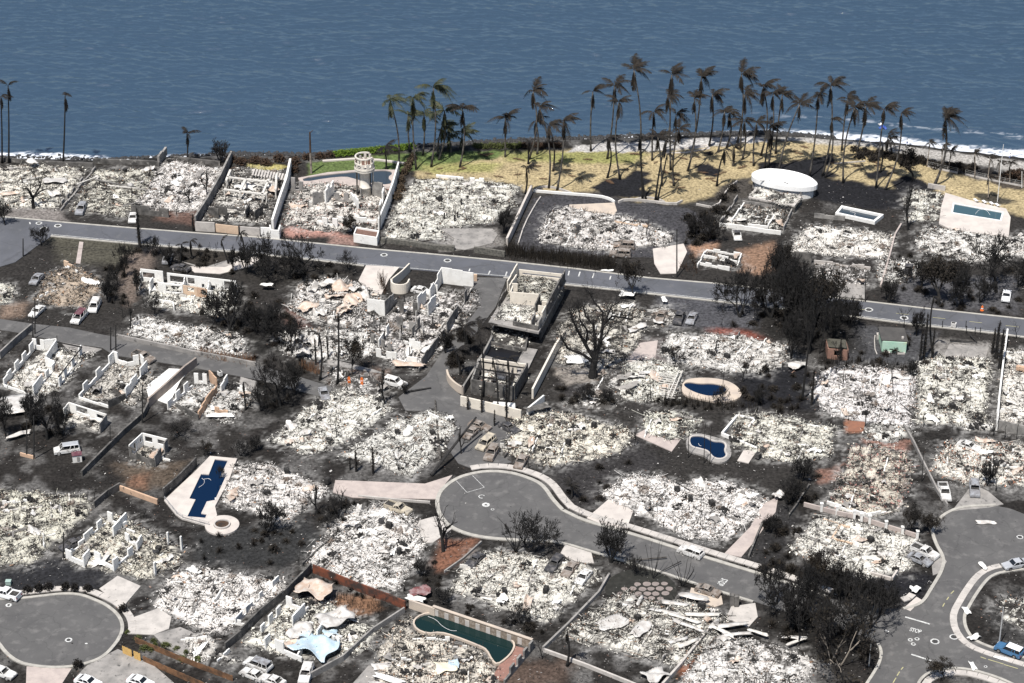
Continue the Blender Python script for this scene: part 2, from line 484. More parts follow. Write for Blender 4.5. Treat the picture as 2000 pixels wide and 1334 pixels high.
# ================================================================== shoreline, ground, sea
SEA_Z = -1.2
shore_px = [(-160, 309), (0, 306), (60, 307), (130, 309), (210, 311), (300, 306), (450, 300), (600, 302), (650, 299), (800, 286), (940, 277), (1090, 271),
            (1300, 263), (1480, 259), (1560, 263), (1640, 269), (1760, 279), (1850, 290), (1950, 301), (2050, 311), (2200, 330)]
_sh = np.array([tuple(G(x, y, SEA_Z).xy) for x, y in shore_px])
def shore_y(x):
    return np.interp(x, _sh[:, 0], _sh[:, 1])

def axis(lo, hi, step, outer, k=1.35):
    a = list(np.arange(lo, hi + 1e-6, step)); s = step
    left = []; x = lo
    while x > -outer: s *= k; x -= s; left.append(x)
    s = step; right = []; x = hi
    while x < outer: s *= k; x += s; right.append(x)
    return np.array(left[::-1] + a + right)
def grid(xs, ys):
    X, Y = np.meshgrid(xs, ys)
    nx, ny = len(xs), len(ys)
    i = np.arange((ny - 1) * (nx - 1)); r = i // (nx - 1); c = i % (nx - 1)
    a = r * nx + c
    return X, Y, np.stack([a, a + 1, a + nx + 1, a + nx], 1)

# colours that the soil itself has: (polygon in photo pixels, colour, soft edge in metres)
BURNT = (.019, .0172, .0158)
TAN = (.31, .25, .145)
GREEN = (.085, .115, .040)
BLACK = (.013, .013, .015)
SAND = (.30, .285, .265)
PALESAND = (.36, .345, .33)
REDSOIL = (.145, .070, .045)
ASHG = (.14, .135, .13)
BROWN = (.075, .058, .044)
ZONES = [
    # ash-dusted town soil
    ([(-200, 320), (560, 320), (780, 350), (1000, 370), (1400, 400), (2200, 420), (2200, 700), (-200, 640)], (.026, .0238, .022), 8),
    ([(540, 700), (1000, 760), (1500, 760), (1700, 900), (1500, 1000), (900, 900), (560, 850)], (.026, .0238, .022), 10),
    # lawns
    ([(600, 318), (800, 296), (880, 296), (990, 293), (1000, 308), (880, 332), (800, 332), (780, 338), (600, 345)], GREEN, 1.5),
    ([(815, 334), (870, 322), (1000, 303), (1110, 291), (1190, 295), (1290, 293), (1380, 284), (1500, 274), (1700, 278), (1830, 330), (2080, 388), (2080, 440), (1985, 420), (1900, 398), (1830, 376),
      (1740, 368), (1640, 352), (1560, 345), (1430, 360), (1400, 378), (1340, 398), (1250, 392), (1180, 374), (1030, 374), (1000, 358), (815, 348)], TAN, 2.0),
    ([(985, 296), (1090, 296), (1200, 296), (1260, 300), (1240, 318), (1100, 318), (985, 312)], (.20, .195, .075), 3),
    ([(820, 322), (900, 318), (985, 318), (960, 335), (840, 338)], (.22, .21, .085), 3),
    ([(480, 318), (560, 322), (545, 335), (490, 330)], (.30, .26, .10), 1),
    # black scorch marks on the lawn
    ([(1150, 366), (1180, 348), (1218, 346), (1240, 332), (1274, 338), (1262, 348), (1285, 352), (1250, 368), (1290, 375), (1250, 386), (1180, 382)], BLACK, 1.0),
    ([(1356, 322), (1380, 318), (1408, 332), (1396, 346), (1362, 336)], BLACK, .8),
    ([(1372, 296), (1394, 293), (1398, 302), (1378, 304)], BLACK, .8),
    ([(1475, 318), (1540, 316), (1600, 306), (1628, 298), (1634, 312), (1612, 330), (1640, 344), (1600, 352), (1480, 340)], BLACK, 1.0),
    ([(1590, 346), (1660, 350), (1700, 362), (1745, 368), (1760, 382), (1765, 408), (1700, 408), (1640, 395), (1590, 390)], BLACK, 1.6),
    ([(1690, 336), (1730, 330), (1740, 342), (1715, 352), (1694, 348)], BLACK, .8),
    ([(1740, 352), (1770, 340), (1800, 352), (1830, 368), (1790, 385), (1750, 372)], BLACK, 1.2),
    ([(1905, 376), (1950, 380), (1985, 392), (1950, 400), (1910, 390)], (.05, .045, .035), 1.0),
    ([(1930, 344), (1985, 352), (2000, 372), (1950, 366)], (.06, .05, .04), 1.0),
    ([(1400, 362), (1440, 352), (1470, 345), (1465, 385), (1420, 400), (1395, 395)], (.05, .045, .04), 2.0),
    # beach
    ([(1108, 296), (1120, 284), (1300, 272), (1490, 266), (1500, 275), (1390, 286), (1290, 295), (1180, 297)], PALESAND, .8),
    ([(1500, 268), (1560, 266), (1640, 270), (1760, 282), (1850, 294), (2100, 330), (2100, 362), (1960, 330), (1880, 318), (1780, 304), (1700, 286), (1600, 280)], SAND, 1.5),
    # drive round the white ruin
    ([(1040, 388), (1085, 378), (1190, 388), (1320, 402), (1390, 420), (1400, 470), (1330, 500), (1230, 500), (1020, 490), (1005, 470)], (.045, .044, .048), 1.2),
    # bare red and brown soil
    ([(1445, 490), (1510, 470), (1520, 520), (1490, 540), (1450, 530)], (.20, .125, .085), 3),
    ([(1345, 480), (1400, 470), (1400, 490), (1360, 500)], (.25, .15, .10), 2),
    ([(1370, 630), (1480, 650), (1500, 665), (1420, 665)], (.16, .05, .035), 3),
    ([(868, 1052), (935, 1052), (905, 1095), (850, 1120), (840, 1095)], REDSOIL, 2),
    ([(1600, 920), (1645, 905), (1640, 935), (1605, 945)], (.15, .085, .065), 1.5),
    ([(1655, 820), (1690, 822), (1688, 845), (1650, 845)], (.22, .10, .06), 1.0),
    ([(1690, 858), (1780, 862), (1775, 880), (1690, 875)], (.20, .11, .085), 2),
    ([(220, 905), (320, 905), (370, 900), (330, 950), (260, 960)], BROWN, 3),
    ([(255, 930), (290, 925), (285, 955), (255, 950)], (.13, .075, .05), 2),
    ([(1320, 1280), (1370, 1270), (1360, 1310), (1325, 1320)], (.17, .075, .045), 1.5),
    ([(655, 1160), (740, 1160), (745, 1190), (690, 1205), (650, 1190)], (.16, .09, .055), 2),
    ([(640, 720), (760, 720), (760, 750), (640, 752)], (.085, .060, .048), 2),
    ([(940, 1290), (1120, 1290), (1100, 1334), (960, 1360)], (.07, .05, .04), 4),
    ([(80, 440), (260, 470), (260, 520), (120, 510)], (.062, .058, .045), 4),
    ([(0, 590), (60, 590), (40, 620), (0, 622)], (.15, .11, .085), 3),
    ([(240, 500), (300, 480), (290, 540), (250, 600), (235, 560)], (.12, .095, .08), 3),
    ([(260, 470), (330, 470), (280, 500)], BLACK, 2),
    ([(370, 470), (470, 490), (450, 520), (360, 515)], (.03, .026, .022), 2),
    ([(300, 385), (400, 395), (385, 440), (310, 430)], (.10, .062, .05), 3),
    ([(640, 480), (700, 478), (690, 465), (640, 455)], (.20, .13, .11), 2),
    ([(560, 440), (640, 448), (690, 462), (560, 460)], (.30, .17, .14), 2),
    ([(560, 600), (610, 590), (600, 640), (545, 640)], (.10, .06, .05), 3),
    ([(860, 445), (970, 445), (985, 480), (860, 490)], (.16, .15, .14), 1.5),
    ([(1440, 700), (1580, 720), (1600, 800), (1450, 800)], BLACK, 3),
    ([(1070, 900), (1240, 850), (1300, 900), (1200, 990), (1110, 990)], (.030, .028, .028), 3),
    ([(1480, 1000), (1540, 970), (1560, 1010), (1520, 1120), (1440, 1090)], (.024, .023, .023), 3),
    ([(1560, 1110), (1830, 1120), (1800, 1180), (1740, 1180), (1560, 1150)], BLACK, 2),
    ([(0, 1120), (100, 1090), (230, 1110), (200, 1150), (60, 1150), (0, 1165)], (.020, .020, .022), 2),
    ([(380, 1040), (600, 1010), (640, 1060), (560, 1110), (380, 1100)], (.026, .026, .026), 3),
    ([(20, 400), (110, 405), (130, 432), (10, 428)], (.16, .145, .135), 2),
    ([(1220, 700), (1260, 660), (1330, 660), (1300, 730)], (.10, .085, .08), 3),
    ([(1090, 750), (1190, 740), (1180, 790), (1110, 785)], (.03, .028, .028), 2),
    ([(1080, 720), (1140, 705), (1170, 745), (1110, 750)], (.19, .17, .15), 2),
    ([(1280, 560), (1500, 590), (1480, 640), (1290, 640)], (.060, .060, .066), 3),
    ([(1640, 630), (1830, 650), (1800, 710), (1640, 710)], (.052, .052, .055), 3),
    ([(1830, 660), (1945, 670), (1930, 700), (1820, 700)], (.16, .15, .14), 2),
    ([(1740, 540), (1990, 540), (1990, 610), (1760, 600)], (.065, .064, .068), 3),
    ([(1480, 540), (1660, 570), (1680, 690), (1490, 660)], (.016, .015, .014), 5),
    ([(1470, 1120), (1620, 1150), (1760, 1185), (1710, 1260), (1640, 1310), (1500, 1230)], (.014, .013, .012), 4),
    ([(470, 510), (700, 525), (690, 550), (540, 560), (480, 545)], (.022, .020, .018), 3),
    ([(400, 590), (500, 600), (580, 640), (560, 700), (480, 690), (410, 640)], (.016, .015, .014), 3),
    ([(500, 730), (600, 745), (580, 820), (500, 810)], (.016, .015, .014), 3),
    ([(1960, 1160), (2040, 1140), (2060, 1260), (1960, 1250), (1915, 1200)], (.028, .027, .026), 2),
]
gx = axis(-128, 128, .5, 6000); gy = axis(-128, 108, .5, 900)
gy = gy[gy < 260]
X, Y, F = grid(gx, gy)
d = Y - shore_y(X)
Z = -.06 - .07 * fbm(X * .21, Y * .21, 1)
bay = smooth(-5.0, 0.0, d)
Z = Z * (1 - bay) + SEA_Z * bay
Z = np.where(d > 0, SEA_Z - .28 * d, Z)
Z = np.maximum(Z, -9)
Z += .12 * (fbm(X * .9, Y * .9, 5, 2) - .5) * bay
wx = X + 2.2 * (fbm(X * .45, Y * .45, 2) - .5) + .7 * (fbm(X * 1.7, Y * 1.7, 4, 2) - .5)
wy = Y + 2.2 * (fbm(X * .45 + 40, Y * .45, 3) - .5) + .7 * (fbm(X * 1.7 + 9, Y * 1.7, 6, 2) - .5)
col = np.empty(X.shape + (3,)); col[:] = BURNT
var = fbm(X * .16, Y * .16, 6)
ashy = smooth(.46, .70, fbm(X * .33 + 7, Y * .33, 2)) * .5
col += ashy[..., None] * (np.array(ASHG) - col)
col *= (.5 + 1.0 * var)[..., None]
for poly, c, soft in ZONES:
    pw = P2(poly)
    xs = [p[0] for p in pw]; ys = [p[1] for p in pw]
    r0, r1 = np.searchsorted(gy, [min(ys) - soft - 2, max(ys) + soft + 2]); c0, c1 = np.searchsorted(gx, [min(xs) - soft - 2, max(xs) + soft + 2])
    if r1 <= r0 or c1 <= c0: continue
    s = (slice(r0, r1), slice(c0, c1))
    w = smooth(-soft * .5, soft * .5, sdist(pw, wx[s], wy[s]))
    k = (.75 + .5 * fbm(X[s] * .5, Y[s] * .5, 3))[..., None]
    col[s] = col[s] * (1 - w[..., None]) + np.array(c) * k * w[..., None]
shorew = smooth(-2.2, -.3, d + 1.5 * (fbm(X * .3, Y * .3, 1) - .5))
rocky = np.interp(X, [G(1500, 262).x, G(1600, 265).x], [1, 0]) * shorew
col = col * (1 - rocky[..., None]) + np.array((.03, .03, .032)) * rocky[..., None]
ground = link('ground', np_mesh('ground', np.stack([X, Y, Z], -1).reshape(-1, 3), F, M_ground, col.reshape(-1, 3), True))
tag(ground, 'scorched soil and lawns of the burnt seaside town', 'ground', kind='structure')

# ---- sea
sx = axis(-135, 135, .55, 7000); sy = axis(86, 215, .42, 9000)
sy = sy[sy > 30]
X, Y, F = grid(sx, sy)
H = np.zeros_like(X)
rs = np.random.default_rng(11)
wob = 3.5 * (fbm(X * .03, Y * .03, 1) - .5)
for k in range(46):
    lam = 1.3 * (1.065 ** k)
    th = math.radians(90 + rs.normal(-7, 19))
    amp = (.085 * math.exp(-(math.log(lam / 2.3) / .62) ** 2) + .014) * lam / 6.283 * rs.uniform(.6, 1.3)
    q = (X * math.cos(th) + Y * math.sin(th)) / lam + wob * rs.uniform(.5, 1.2) / lam * 3 + rs.random()
    mod = .35 + 1.3 * vnoise(X / (lam * 3.2) + 31 * k, Y / (lam * 1.6) + 7 * k, k)
    s = np.sin(2 * math.pi * q)
    H += amp * mod * (s + .25 * (s * s - .5))
H += .34 * (fbm(X * .35, Y * .8, 2, 4) - .5)
fade = np.clip(1 - (np.abs(X) - 150) / 400, .2, 1) * np.clip(1 - (Y - 230) / 500, .15, 1)
ds = Y - shore_y(X)
H *= fade * (.35 + .65 * smooth(0, 18, ds))
foam = np.zeros_like(X)
fn = fbm(X * .22, Y * .7, 3); f2 = fbm(X * .9, Y * 1.3, 5)
xl, xr = G(215, 308).x, G(1420, 265).x
left = 1 - smooth(xl - 14, xl + 6, X); right = smooth(xr - 20, xr + 40, X)
mid = .45 + .55 * (left + right)
wid = .8 + 1.6 * left + 3.0 * right + 3.5 * fn * mid
foam = smooth(.18, .75, (1 - ds / wid) * (-.15 + 2.0 * f2) * mid * 1.15) * (ds < 30)
line2 = np.exp(-((ds - (9 + 5 * fn)) / .8) ** 2) * smooth(.45, .62, f2) * right
foam = np.clip(foam + .45 * line2, 0, 1)
H += .1 * foam * f2
M_sea = bpy.data.materials.new('sea_water'); M_sea.use_nodes = True
nt = M_sea.node_tree; nd = nt.nodes; lk = nt.links; b = nd['Principled BSDF']
b.inputs['Roughness'].default_value = .16; b.inputs['IOR'].default_value = 2.4; b.inputs['Specular IOR Level'].default_value = .8
at = nd.new('ShaderNodeAttribute'); at.attribute_name = 'col'
mx = nd.new('ShaderNodeMix'); mx.data_type = 'RGBA'
lk.new(at.outputs['Fac'], mx.inputs['Factor']); mx.inputs['A'].default_value = (.032, .060, .092, 1); mx.inputs['B'].default_value = (.60, .63, .68, 1)
lk.new(mx.outputs['Result'], b.inputs['Base Color'])
mr = nd.new('ShaderNodeMapRange'); mr.inputs[3].default_value = .06; mr.inputs[4].default_value = .9
lk.new(at.outputs['Fac'], mr.inputs[0]); lk.new(mr.outputs[0], b.inputs['Roughness'])
g = nd.new('ShaderNodeNewGeometry'); mp = nd.new('ShaderNodeMapping'); mp.inputs['Scale'].default_value = (.5, .95, 1)
lk.new(g.outputs['Position'], mp.inputs['Vector'])
n1 = nd.new('ShaderNodeTexNoise'); n1.inputs['Scale'].default_value = 1.5; n1.inputs['Detail'].default_value = 4; n1.inputs['Roughness'].default_value = .6
lk.new(mp.outputs[0], n1.inputs['Vector'])
bp = nd.new('ShaderNodeBump'); bp.inputs['Strength'].default_value = 1.0; bp.inputs['Distance'].default_value = .12
lk.new(n1.outputs['Fac'], bp.inputs['Height']); lk.new(bp.outputs[0], b.inputs['Normal'])
sea = link('sea', np_mesh('sea', np.stack([X, Y, H + SEA_Z], -1).reshape(-1, 3), F, M_sea, np.repeat(foam.reshape(-1, 1), 3, 1), True))
tag(sea, 'choppy blue sea along the shore', 'sea', kind='structure')

# ---- dark rocks along the water's edge
def scatter_rocks():
    V = []; F = []; t = [(-1, -1, -1), (1, -1, -1), (1, 1, -1), (-1, 1, -1), (-.7, -.7, 1), (.7, -.6, .8), (.6, .7, 1), (-.6, .6, .7)]
    q = [(4, 5, 6, 7), (0, 1, 5, 4), (1, 2, 6, 5), (2, 3, 7, 6), (3, 0, 4, 7)]
    r = np.random.default_rng(5)
    for i in range(3600):
        px = r.uniform(430, 1640) if i % 9 else r.uniform(-20, 430)
        x = G(px, 290).x
        y = shore_y(x) + r.normal(-.3, .55)
        s = abs(r.normal(.16, .10)) + .08
        a = r.uniform(0, 6.28); c, sn = math.cos(a), math.sin(a)
        z = SEA_Z + .1 + max(0, -(y - shore_y(x))) * .25
        n = len(V)
        for vx, vy, vz in t:
            j = r.uniform(.7, 1.25)
            V.append((x + s * j * (vx * c - vy * sn), y + s * j * (vx * sn + vy * c), z + s * .6 * vz * j))
        F += [tuple(k + n for k in f) for f in q]
    return np_mesh('shore_rocks', V, F, M('dark_lava_rock', (.03, .03, .032), (.07, .068, .066), 2, .4, .7, .8))
tag(link('shore_rocks', scatter_rocks()), 'black lava rocks along the water edge', 'rocks', kind='stuff')

# ================================================================== roads
CLEAR = []
def road(name, pts, z, mat, label):
    CLEAR.append(pts)
    o = MB().prism(P2(pts), -.3, z).build(name, mat)
    return tag(o, label, 'road', kind='structure')
CLEAR_LAWN = [(815, 334), (1000, 303), (1290, 293), (1500, 274), (1700, 278), (1830, 330), (2080, 388), (2080, 440), (1830, 376), (1640, 352), (1430, 360), (1340, 398), (1030, 374), (815, 348)]
CLEAR.append(CLEAR_LAWN)
main_top = [(-160, 412), (34, 427), (131, 436), (252, 446), (393, 457), (494, 464), (652, 480), (743, 489), (848, 498), (984, 511), (1123, 526), (1267, 544), (1398, 555), (1499, 566), (1659, 586), (1820, 605), (1998, 624), (2200, 645)]
main_bot = [(-160, 440), (100, 460), (262, 475), (459, 491), (625, 508), (712, 518), (848, 530), (984, 541), (1107, 555), (1228, 568), (1398, 587), (1655, 616), (1781, 632), (1946, 650), (2200, 684)]
street = road('main_street', main_top + main_bot[::-1], .030, M_asphalt, 'blue grey asphalt main street running behind the seaside ruins')
side = road('side_street', [(-160, 438), (104, 459), (70, 482), (30, 512), (-30, 530), (-160, 540)], .026, M_asphalt, 'short side street joining the main street at far left')
lane_top = [(-160, 603), (0, 623), (60, 632), (136, 640), (181, 650), (228, 659), (378, 691), (498, 712), (584, 736), (650, 756)]
lane_bot = [(-160, 628), (0, 644), (50, 652), (113, 667), (199, 679), (223, 694), (367, 716), (463, 734), (500, 741), (584, 764), (640, 778)]
lane = road('lane', lane_top + lane_bot[::-1], .028, M_asphalt_grey, 'narrow grey lane behind the white walled ruins')
drive_px = [(893, 541), (990, 543), (968, 600), (930, 650), (890, 690), (872, 732), (888, 762), (925, 795), (985, 815), (1000, 850), (968, 885), (1000, 903), (930, 918), (895, 905), (872, 872), (893, 832), (850, 803), (792, 802), (778, 776), (832, 735), (862, 690), (905, 640), (935, 600)]
drive = road('access_drive', drive_px, .034, M_asphalt_grey, 'ash strewn access drive beside the two storey concrete shell')
A_top = [(860, 997), (857, 976), (866, 957), (892, 937), (922, 927), (957, 922), (995, 925), (1023, 933), (1050, 944), (1064, 958), (1075, 976), (1096, 998), (1138, 1019), (1220, 1041), (1298, 1066), (1386, 1094), (1499, 1128), (1579, 1156), (1613, 1168), (1690, 1182), (1766, 1191)]
A_bot = [(860, 997), (868, 1014), (887, 1031), (926, 1045), (984, 1052), (1062, 1054), (1102, 1059), (1160, 1077), (1286, 1114), (1352, 1136), (1404, 1153), (1472, 1174), (1560, 1203), (1640, 1228), (1690, 1243), (1712, 1258)]
roadA = road('cul_de_sac_street', A_top + A_bot[::-1][:-1], .026, M_asphalt_grey, 'grey street ending in the central cul-de-sac bulb')
B_left = [(1946, 988), (1930, 989), (1900, 990), (1872, 994), (1850, 1004), (1836, 1016), (1826, 1030), (1824, 1042), (1833, 1066), (1843, 1082), (1847, 1097), (1843, 1115), (1832, 1135), (1820, 1154), (1809, 1173), (1795, 1184), (1766, 1191)]
B_low = [(1712, 1258), (1719, 1272), (1716, 1292), (1705, 1312), (1689, 1336), (1670, 1370)]
B_isl = [(2060, 1108), (1990, 1114), (1962, 1119), (1946, 1123), (1930, 1133), (1909, 1162), (1893, 1190), (1886, 1204), (1888, 1225), (1901, 1246), (1918, 1256), (1946, 1266), (1998, 1282), (2080, 1305)]
B_bot = [(1775, 1370), (1791, 1333), (1800, 1321), (1812, 1313), (1840, 1305), (1867, 1303), (1893, 1306), (1920, 1312), (1959, 1325), (2000, 1345), (2080, 1380)]
roadB = road('junction_road', B_left + B_low + B_bot + B_isl[::-1] + [(2060, 1010), (2000, 1004), (1975, 994)], .022, M_asphalt_grey, 'wide grey road from the right cul-de-sac to the lower junction')
C_pts = [(-90, 1172), (0, 1172), (42, 1171), (92, 1165), (118, 1162), (144, 1162), (165, 1166), (184, 1174), (202, 1182), (215, 1191), (226, 1201), (233, 1212), (236, 1223), (235, 1235), (226, 1252), (210, 1272), (196, 1283), (178, 1291), (139, 1301), (92, 1302), (47, 1295), (28, 1285), (13, 1272), (0, 1254), (-20, 1235), (-90, 1230)]
roadC = road('left_cul_de_sac', C_pts, .024, M_asphalt_grey, 'grey cul-de-sac bulb at lower left')

# kerbs, verges and footpaths
def kerb_and_path(pts_px, side_, label, path=None, kerb=.75, gap=.9, width=1.3, z0=0.0):
    w = chaikin(P2(pts_px), 2)
    k = MB(); k.strip(w, .0, side_ * kerb, -.2, .14)
    o = k.build('kerb', M_kerb); tag(o, f'pale concrete kerb {label}', 'kerb', kind='structure')
    if path:
        a, b_ = path
        n = len(w); sub = w[int(a * (n - 1)):int(b_ * (n - 1)) + 1]
        mid = resample(offset(sub, side_ * (kerb + gap + width / 2)), 1.7)
        root = empty('footpath', (*mid[0], 0)); tag(root, f'concrete footpath slabs {label}', 'footpath', kind='structure')
        for i in range(len(mid) - 1):
            p = Vector(mid[i]); q = Vector(mid[i + 1]); d_ = (q - p).normalized(); nn = Vector((-d_.y, d_.x)) * width / 2
            p2 = p + d_ * .025; q2 = q - d_ * .025; zz = .12 + random.uniform(-.008, .008)
            MB(root.location).prism([tuple(p2 - nn), tuple(q2 - nn), tuple(q2 + nn), tuple(p2 + nn)], -.1, zz).build('slab', M_concrete, root)
kerb_and_path(A_top[:12], 1, 'round the central cul-de-sac', (.40, 1.0), width=1.5, gap=.8)
kerb_and_path(A_top[11:19], 1, 'along the upper side of the cul-de-sac street', (0, 1), width=1.4)
kerb_and_path(A_bot[:6], -1, 'under the central cul-de-sac', None)
kerb_and_path(A_bot[5:12], -1, 'along the lower side of the cul-de-sac street', None, kerb=.5)
kerb_and_path(B_left, -1, 'left of the right cul-de-sac', (.86, .97), kerb=.6, gap=1.4)
kerb_and_path(B_isl, -1, 'round the lower right corner island', (.18, .98), kerb=.55, gap=1.0, width=1.2)
kerb_and_path(B_low, 1, 'at the thicket corner', None, kerb=.5)
kerb_and_path(B_bot, -1, 'at the bottom right corner', (.1, .9), kerb=.5, gap=.2)
kerb_and_path([(-90, 1172), (0, 1172), (42, 1171), (92, 1165), (118, 1162), (144, 1162), (165, 1166), (184, 1174), (202, 1182), (215, 1191), (226, 1201), (233, 1212), (236, 1223), (235, 1235), (226, 1252)], 1, 'over the left cul-de-sac', (.05, .93), kerb=.6, gap=.7, width=1.3)
kerb_and_path([(226, 1252), (210, 1272), (196, 1283), (178, 1291), (139, 1301), (92, 1302), (47, 1295), (28, 1285), (13, 1272), (0, 1254), (-20, 1235)], 1, 'under the left cul-de-sac', None, kerb=.6)
for pts, s_, lb in ((main_top[:9], 1, 'on the seaward side of the main street left half'), (main_top[8:], 1, 'on the seaward side of the main street right half'), (main_bot[1:6], -1, 'on the near side of the main street left half'), (main_bot[7:], -1, 'on the near side of the main street right half')):
    w = P2(pts); o = MB().strip(w, 0, s_ * .5, -.2, .10).build('kerb', M_kerb); tag(o, f'thin pale kerb {lb}', 'kerb', kind='structure')

# painted markings
def ring(parent, px, py, r, w=.42, zs=.034, iron=True, name='manhole_ring', a1=2 * math.pi):
    c = G(px, py)
    m = MB().lathe(c.x, c.y, [(r - w, zs), (r, zs)], 20, 0.4, .4 + a1)
    m.build(name, M_paint_w, parent)
    if iron:
        MB().lathe(c.x, c.y, [(.001, zs + .003), (r - w - .03, zs + .003)], 16).build('manhole_cover', M_iron, parent)
def bar(parent, a, b, w, zs=.034, mat=None, name='painted_line'):
    MB().prism([tuple(x) for x in _band(G(*a), G(*b), w)], zs - .02, zs).build(name, mat or M_paint_w, parent)
def _band(a, b, w):
    a = a.xy; b = b.xy; d_ = (b - a).normalized(); n = Vector((-d_.y, d_.x)) * w / 2
    return [a - n, b - n, b + n, a + n]
for x, y, r in ((76, 436, .75), (85, 446, .8), (113, 441, .85), (750, 498, .8), (874, 509, .85)): ring(street, x, y, r, .3, .036)
for x, y, r in ((1697, 605, .9), (1766, 621, .9)): ring(street, x, y, r, .3, .036)
for a, b_ in (((58, 434), (59, 438)), ((918, 525), (916, 530)), ((957, 529), (954, 536)), ((990, 531), (987, 540)), ((1112, 529), (1110, 538)), ((1133, 531), (1130, 540)), ((1160, 534), (1157, 543)), ((1193, 539), (1191, 546))): bar(street, a, b_, .28, .036)
for i in range(14):
    t0 = i / 14; q = lambda t: (1500 + 500 * t, 584 + 56 * t)
    if i % 2: bar(street, q(t0), q(t0 + .05), .12, .036, M_paint_y)
for i in range(len(main_bot) - 3):
    a, b_ = main_bot[i + 1], main_bot[i + 2]
    bar(street, (a[0], a[1] - 2.2), (b_[0], b_[1] - 2.2), .14, .036, None)
ring(roadA, 949, 986, .72, .5, .032); ring(roadA, 941, 970, .62, .16, .032, False, a1=4.6); ring(roadA, 962, 995, .32, .12, .032)
for a, b_ in (((891, 939), (912, 962)), ((912, 962), (946, 952)), ((923, 929), (946, 952))): bar(roadA, a, b_, .09, .032)
ring(roadB, 1826, 1253, .78, .26, .028); ring(roadB, 1863, 1244, .74, .22, .028); ring(roadB, 1992, 1049, .62, .2, .028)
for x, y in ((1778, 1250), (1791, 1248), (1784, 1258)): ring(roadB, x, y, .42, .2, .028)
ring(roadB, 1925, 1302, .3, .14, .028)
bar(roadB, (1768, 1205), (1816, 1219), .34, .028); bar(roadB, (1729, 1231), (1736, 1234), .34, .028); bar(roadB, (1780, 1278), (1826, 1293), .34, .028)
for a, b_ in (((1863, 1154), (1857, 1160)), ((1853, 1166), (1849, 1172)), ((1845, 1178), (1841, 1185)), ((1930, 1288), (1960, 1297)), ((1961, 1298), (1988, 1306)), ((1915, 1283), (1926, 1287)), ((1764, 1303), (1760, 1308)), ((1757, 1312), (1752, 1320)), ((1750, 1324), (1744, 1334))): bar(roadB, a, b_, .16, .028, M_paint_y)
ring(roadC, 134, 1250, .62, .26, .030); ring(roadC, 17, 1182, .55, .3, .030)
bar(roadC, (166, 1257), (171, 1257), .3, .030)
def stencil(parent, txt, px, py, up_px, z, size):
    c = G(px, py); u = (G(*up_px) - c).xy.normalized()
    cu = bpy.data.curves.new('stencil', 'FONT'); cu.body = txt; cu.size = size; cu.align_x = 'CENTER'; cu.align_y = 'CENTER'; cu.fill_mode = 'FRONT'; cu.offset = .03
    o = bpy.data.objects.new('painted_word', cu); C.objects.link(o); o.parent = parent
    o.location = (c.x, c.y, z); o.rotation_euler = (0, 0, math.atan2(u.y, u.x) - math.pi / 2); o.scale = (.8, 1.5, 1)
    cu.materials.append(M_paint_w)
stencil(roadA, 'STOP', 1410, 1137, (1440, 1147), .031, 1.15)
stencil(roadB, 'STOP', 1788, 1232, (1812, 1180), .027, 1.0)

# driveways and paved yards
def paving(pts, mat, label, z=.05, name='driveway', joints=0):
    CLEAR.append(pts)
    o = MB().prism(P2(pts), -.15, z).build(name, mat); return tag(o, label, 'paving', kind='structure')
paving([(858, 446), (962, 447), (972, 458), (962, 475), (908, 488), (880, 484), (888, 466)], M_conc_dirty, 'grey ashy driveway below the ruin right of the tower')
paving([(1275, 486), (1335, 476), (1342, 492), (1322, 534), (1290, 535), (1278, 515)], M_pale_deck, 'pale pink driveway left of the lone street pole')
paving([(1112, 400), (1200, 396), (1205, 412), (1195, 424), (1110, 416)], M_tan_deck, 'tan terrace slab behind the circular driveway ruin')
paving([(655, 938), (830, 945), (862, 935), (884, 928), (862, 955), (852, 975), (690, 972), (650, 962)], M_pink, 'pinkish driveway entering the central cul-de-sac from the left', .06)
paving([(852, 1008), (868, 1016), (884, 1032), (846, 1060), (806, 1060), (770, 1035), (815, 1018)], M_concrete, 'pale driveway left of the red soil bed', .06)
paving([(1160, 1000), (1188, 976), (1240, 990), (1225, 1030), (1205, 1036), (1146, 1012)], M_pale_deck, 'square pale driveway above the cul-de-sac street', .06)
paving([(1414, 1082), (1465, 1030), (1490, 985), (1520, 970), (1515, 1000), (1470, 1062), (1448, 1088)], M_pink, 'long pinkish driveway right of the white burnt SUV', .06)
paving([(1104, 1064), (1155, 1080), (1160, 1100), (1120, 1098), (1095, 1080)], M_concrete, 'pale driveway under the cul-de-sac street', .06)
paving([(1428, 1185), (1475, 1178), (1480, 1205), (1462, 1225), (1418, 1208)], M_concrete, 'pale driveway beside the charred gate posts', .06)
paving([(194, 1150), (230, 1125), (275, 1145), (245, 1180), (215, 1168)], M_concrete, 'pale driveway above the left cul-de-sac', .06)
paving([(250, 1210), (310, 1188), (335, 1205), (330, 1228), (300, 1240), (255, 1238)], M_concrete, 'tan concrete forecourt right of the left cul-de-sac', .06)
paving([(300, 1240), (352, 1225), (392, 1242), (360, 1282), (320, 1262)], M_conc_dirty, 'grey garage slab with cracked joints', .065)
paving([(170, 1300), (230, 1268), (300, 1300), (340, 1334), (310, 1370), (150, 1370), (150, 1320)], M_conc_dirty, 'large grey forecourt under the left cul-de-sac', .055)
paving([(52, 1302), (140, 1306), (115, 1345), (50, 1360)], M_pink, 'pinkish driveway under the left cul-de-sac', .05)
paving([(640, 700), (730, 722), (760, 732), (640, 712)], M_conc_dirty, 'grey footing strip beside the dark round tree', .05)
paving([(340, 505), (420, 535), (480, 515), (500, 490), (470, 500), (400, 522), (360, 512)], M_conc_dirty, 'curving pale garden path below the main street', .045, 'garden_path')
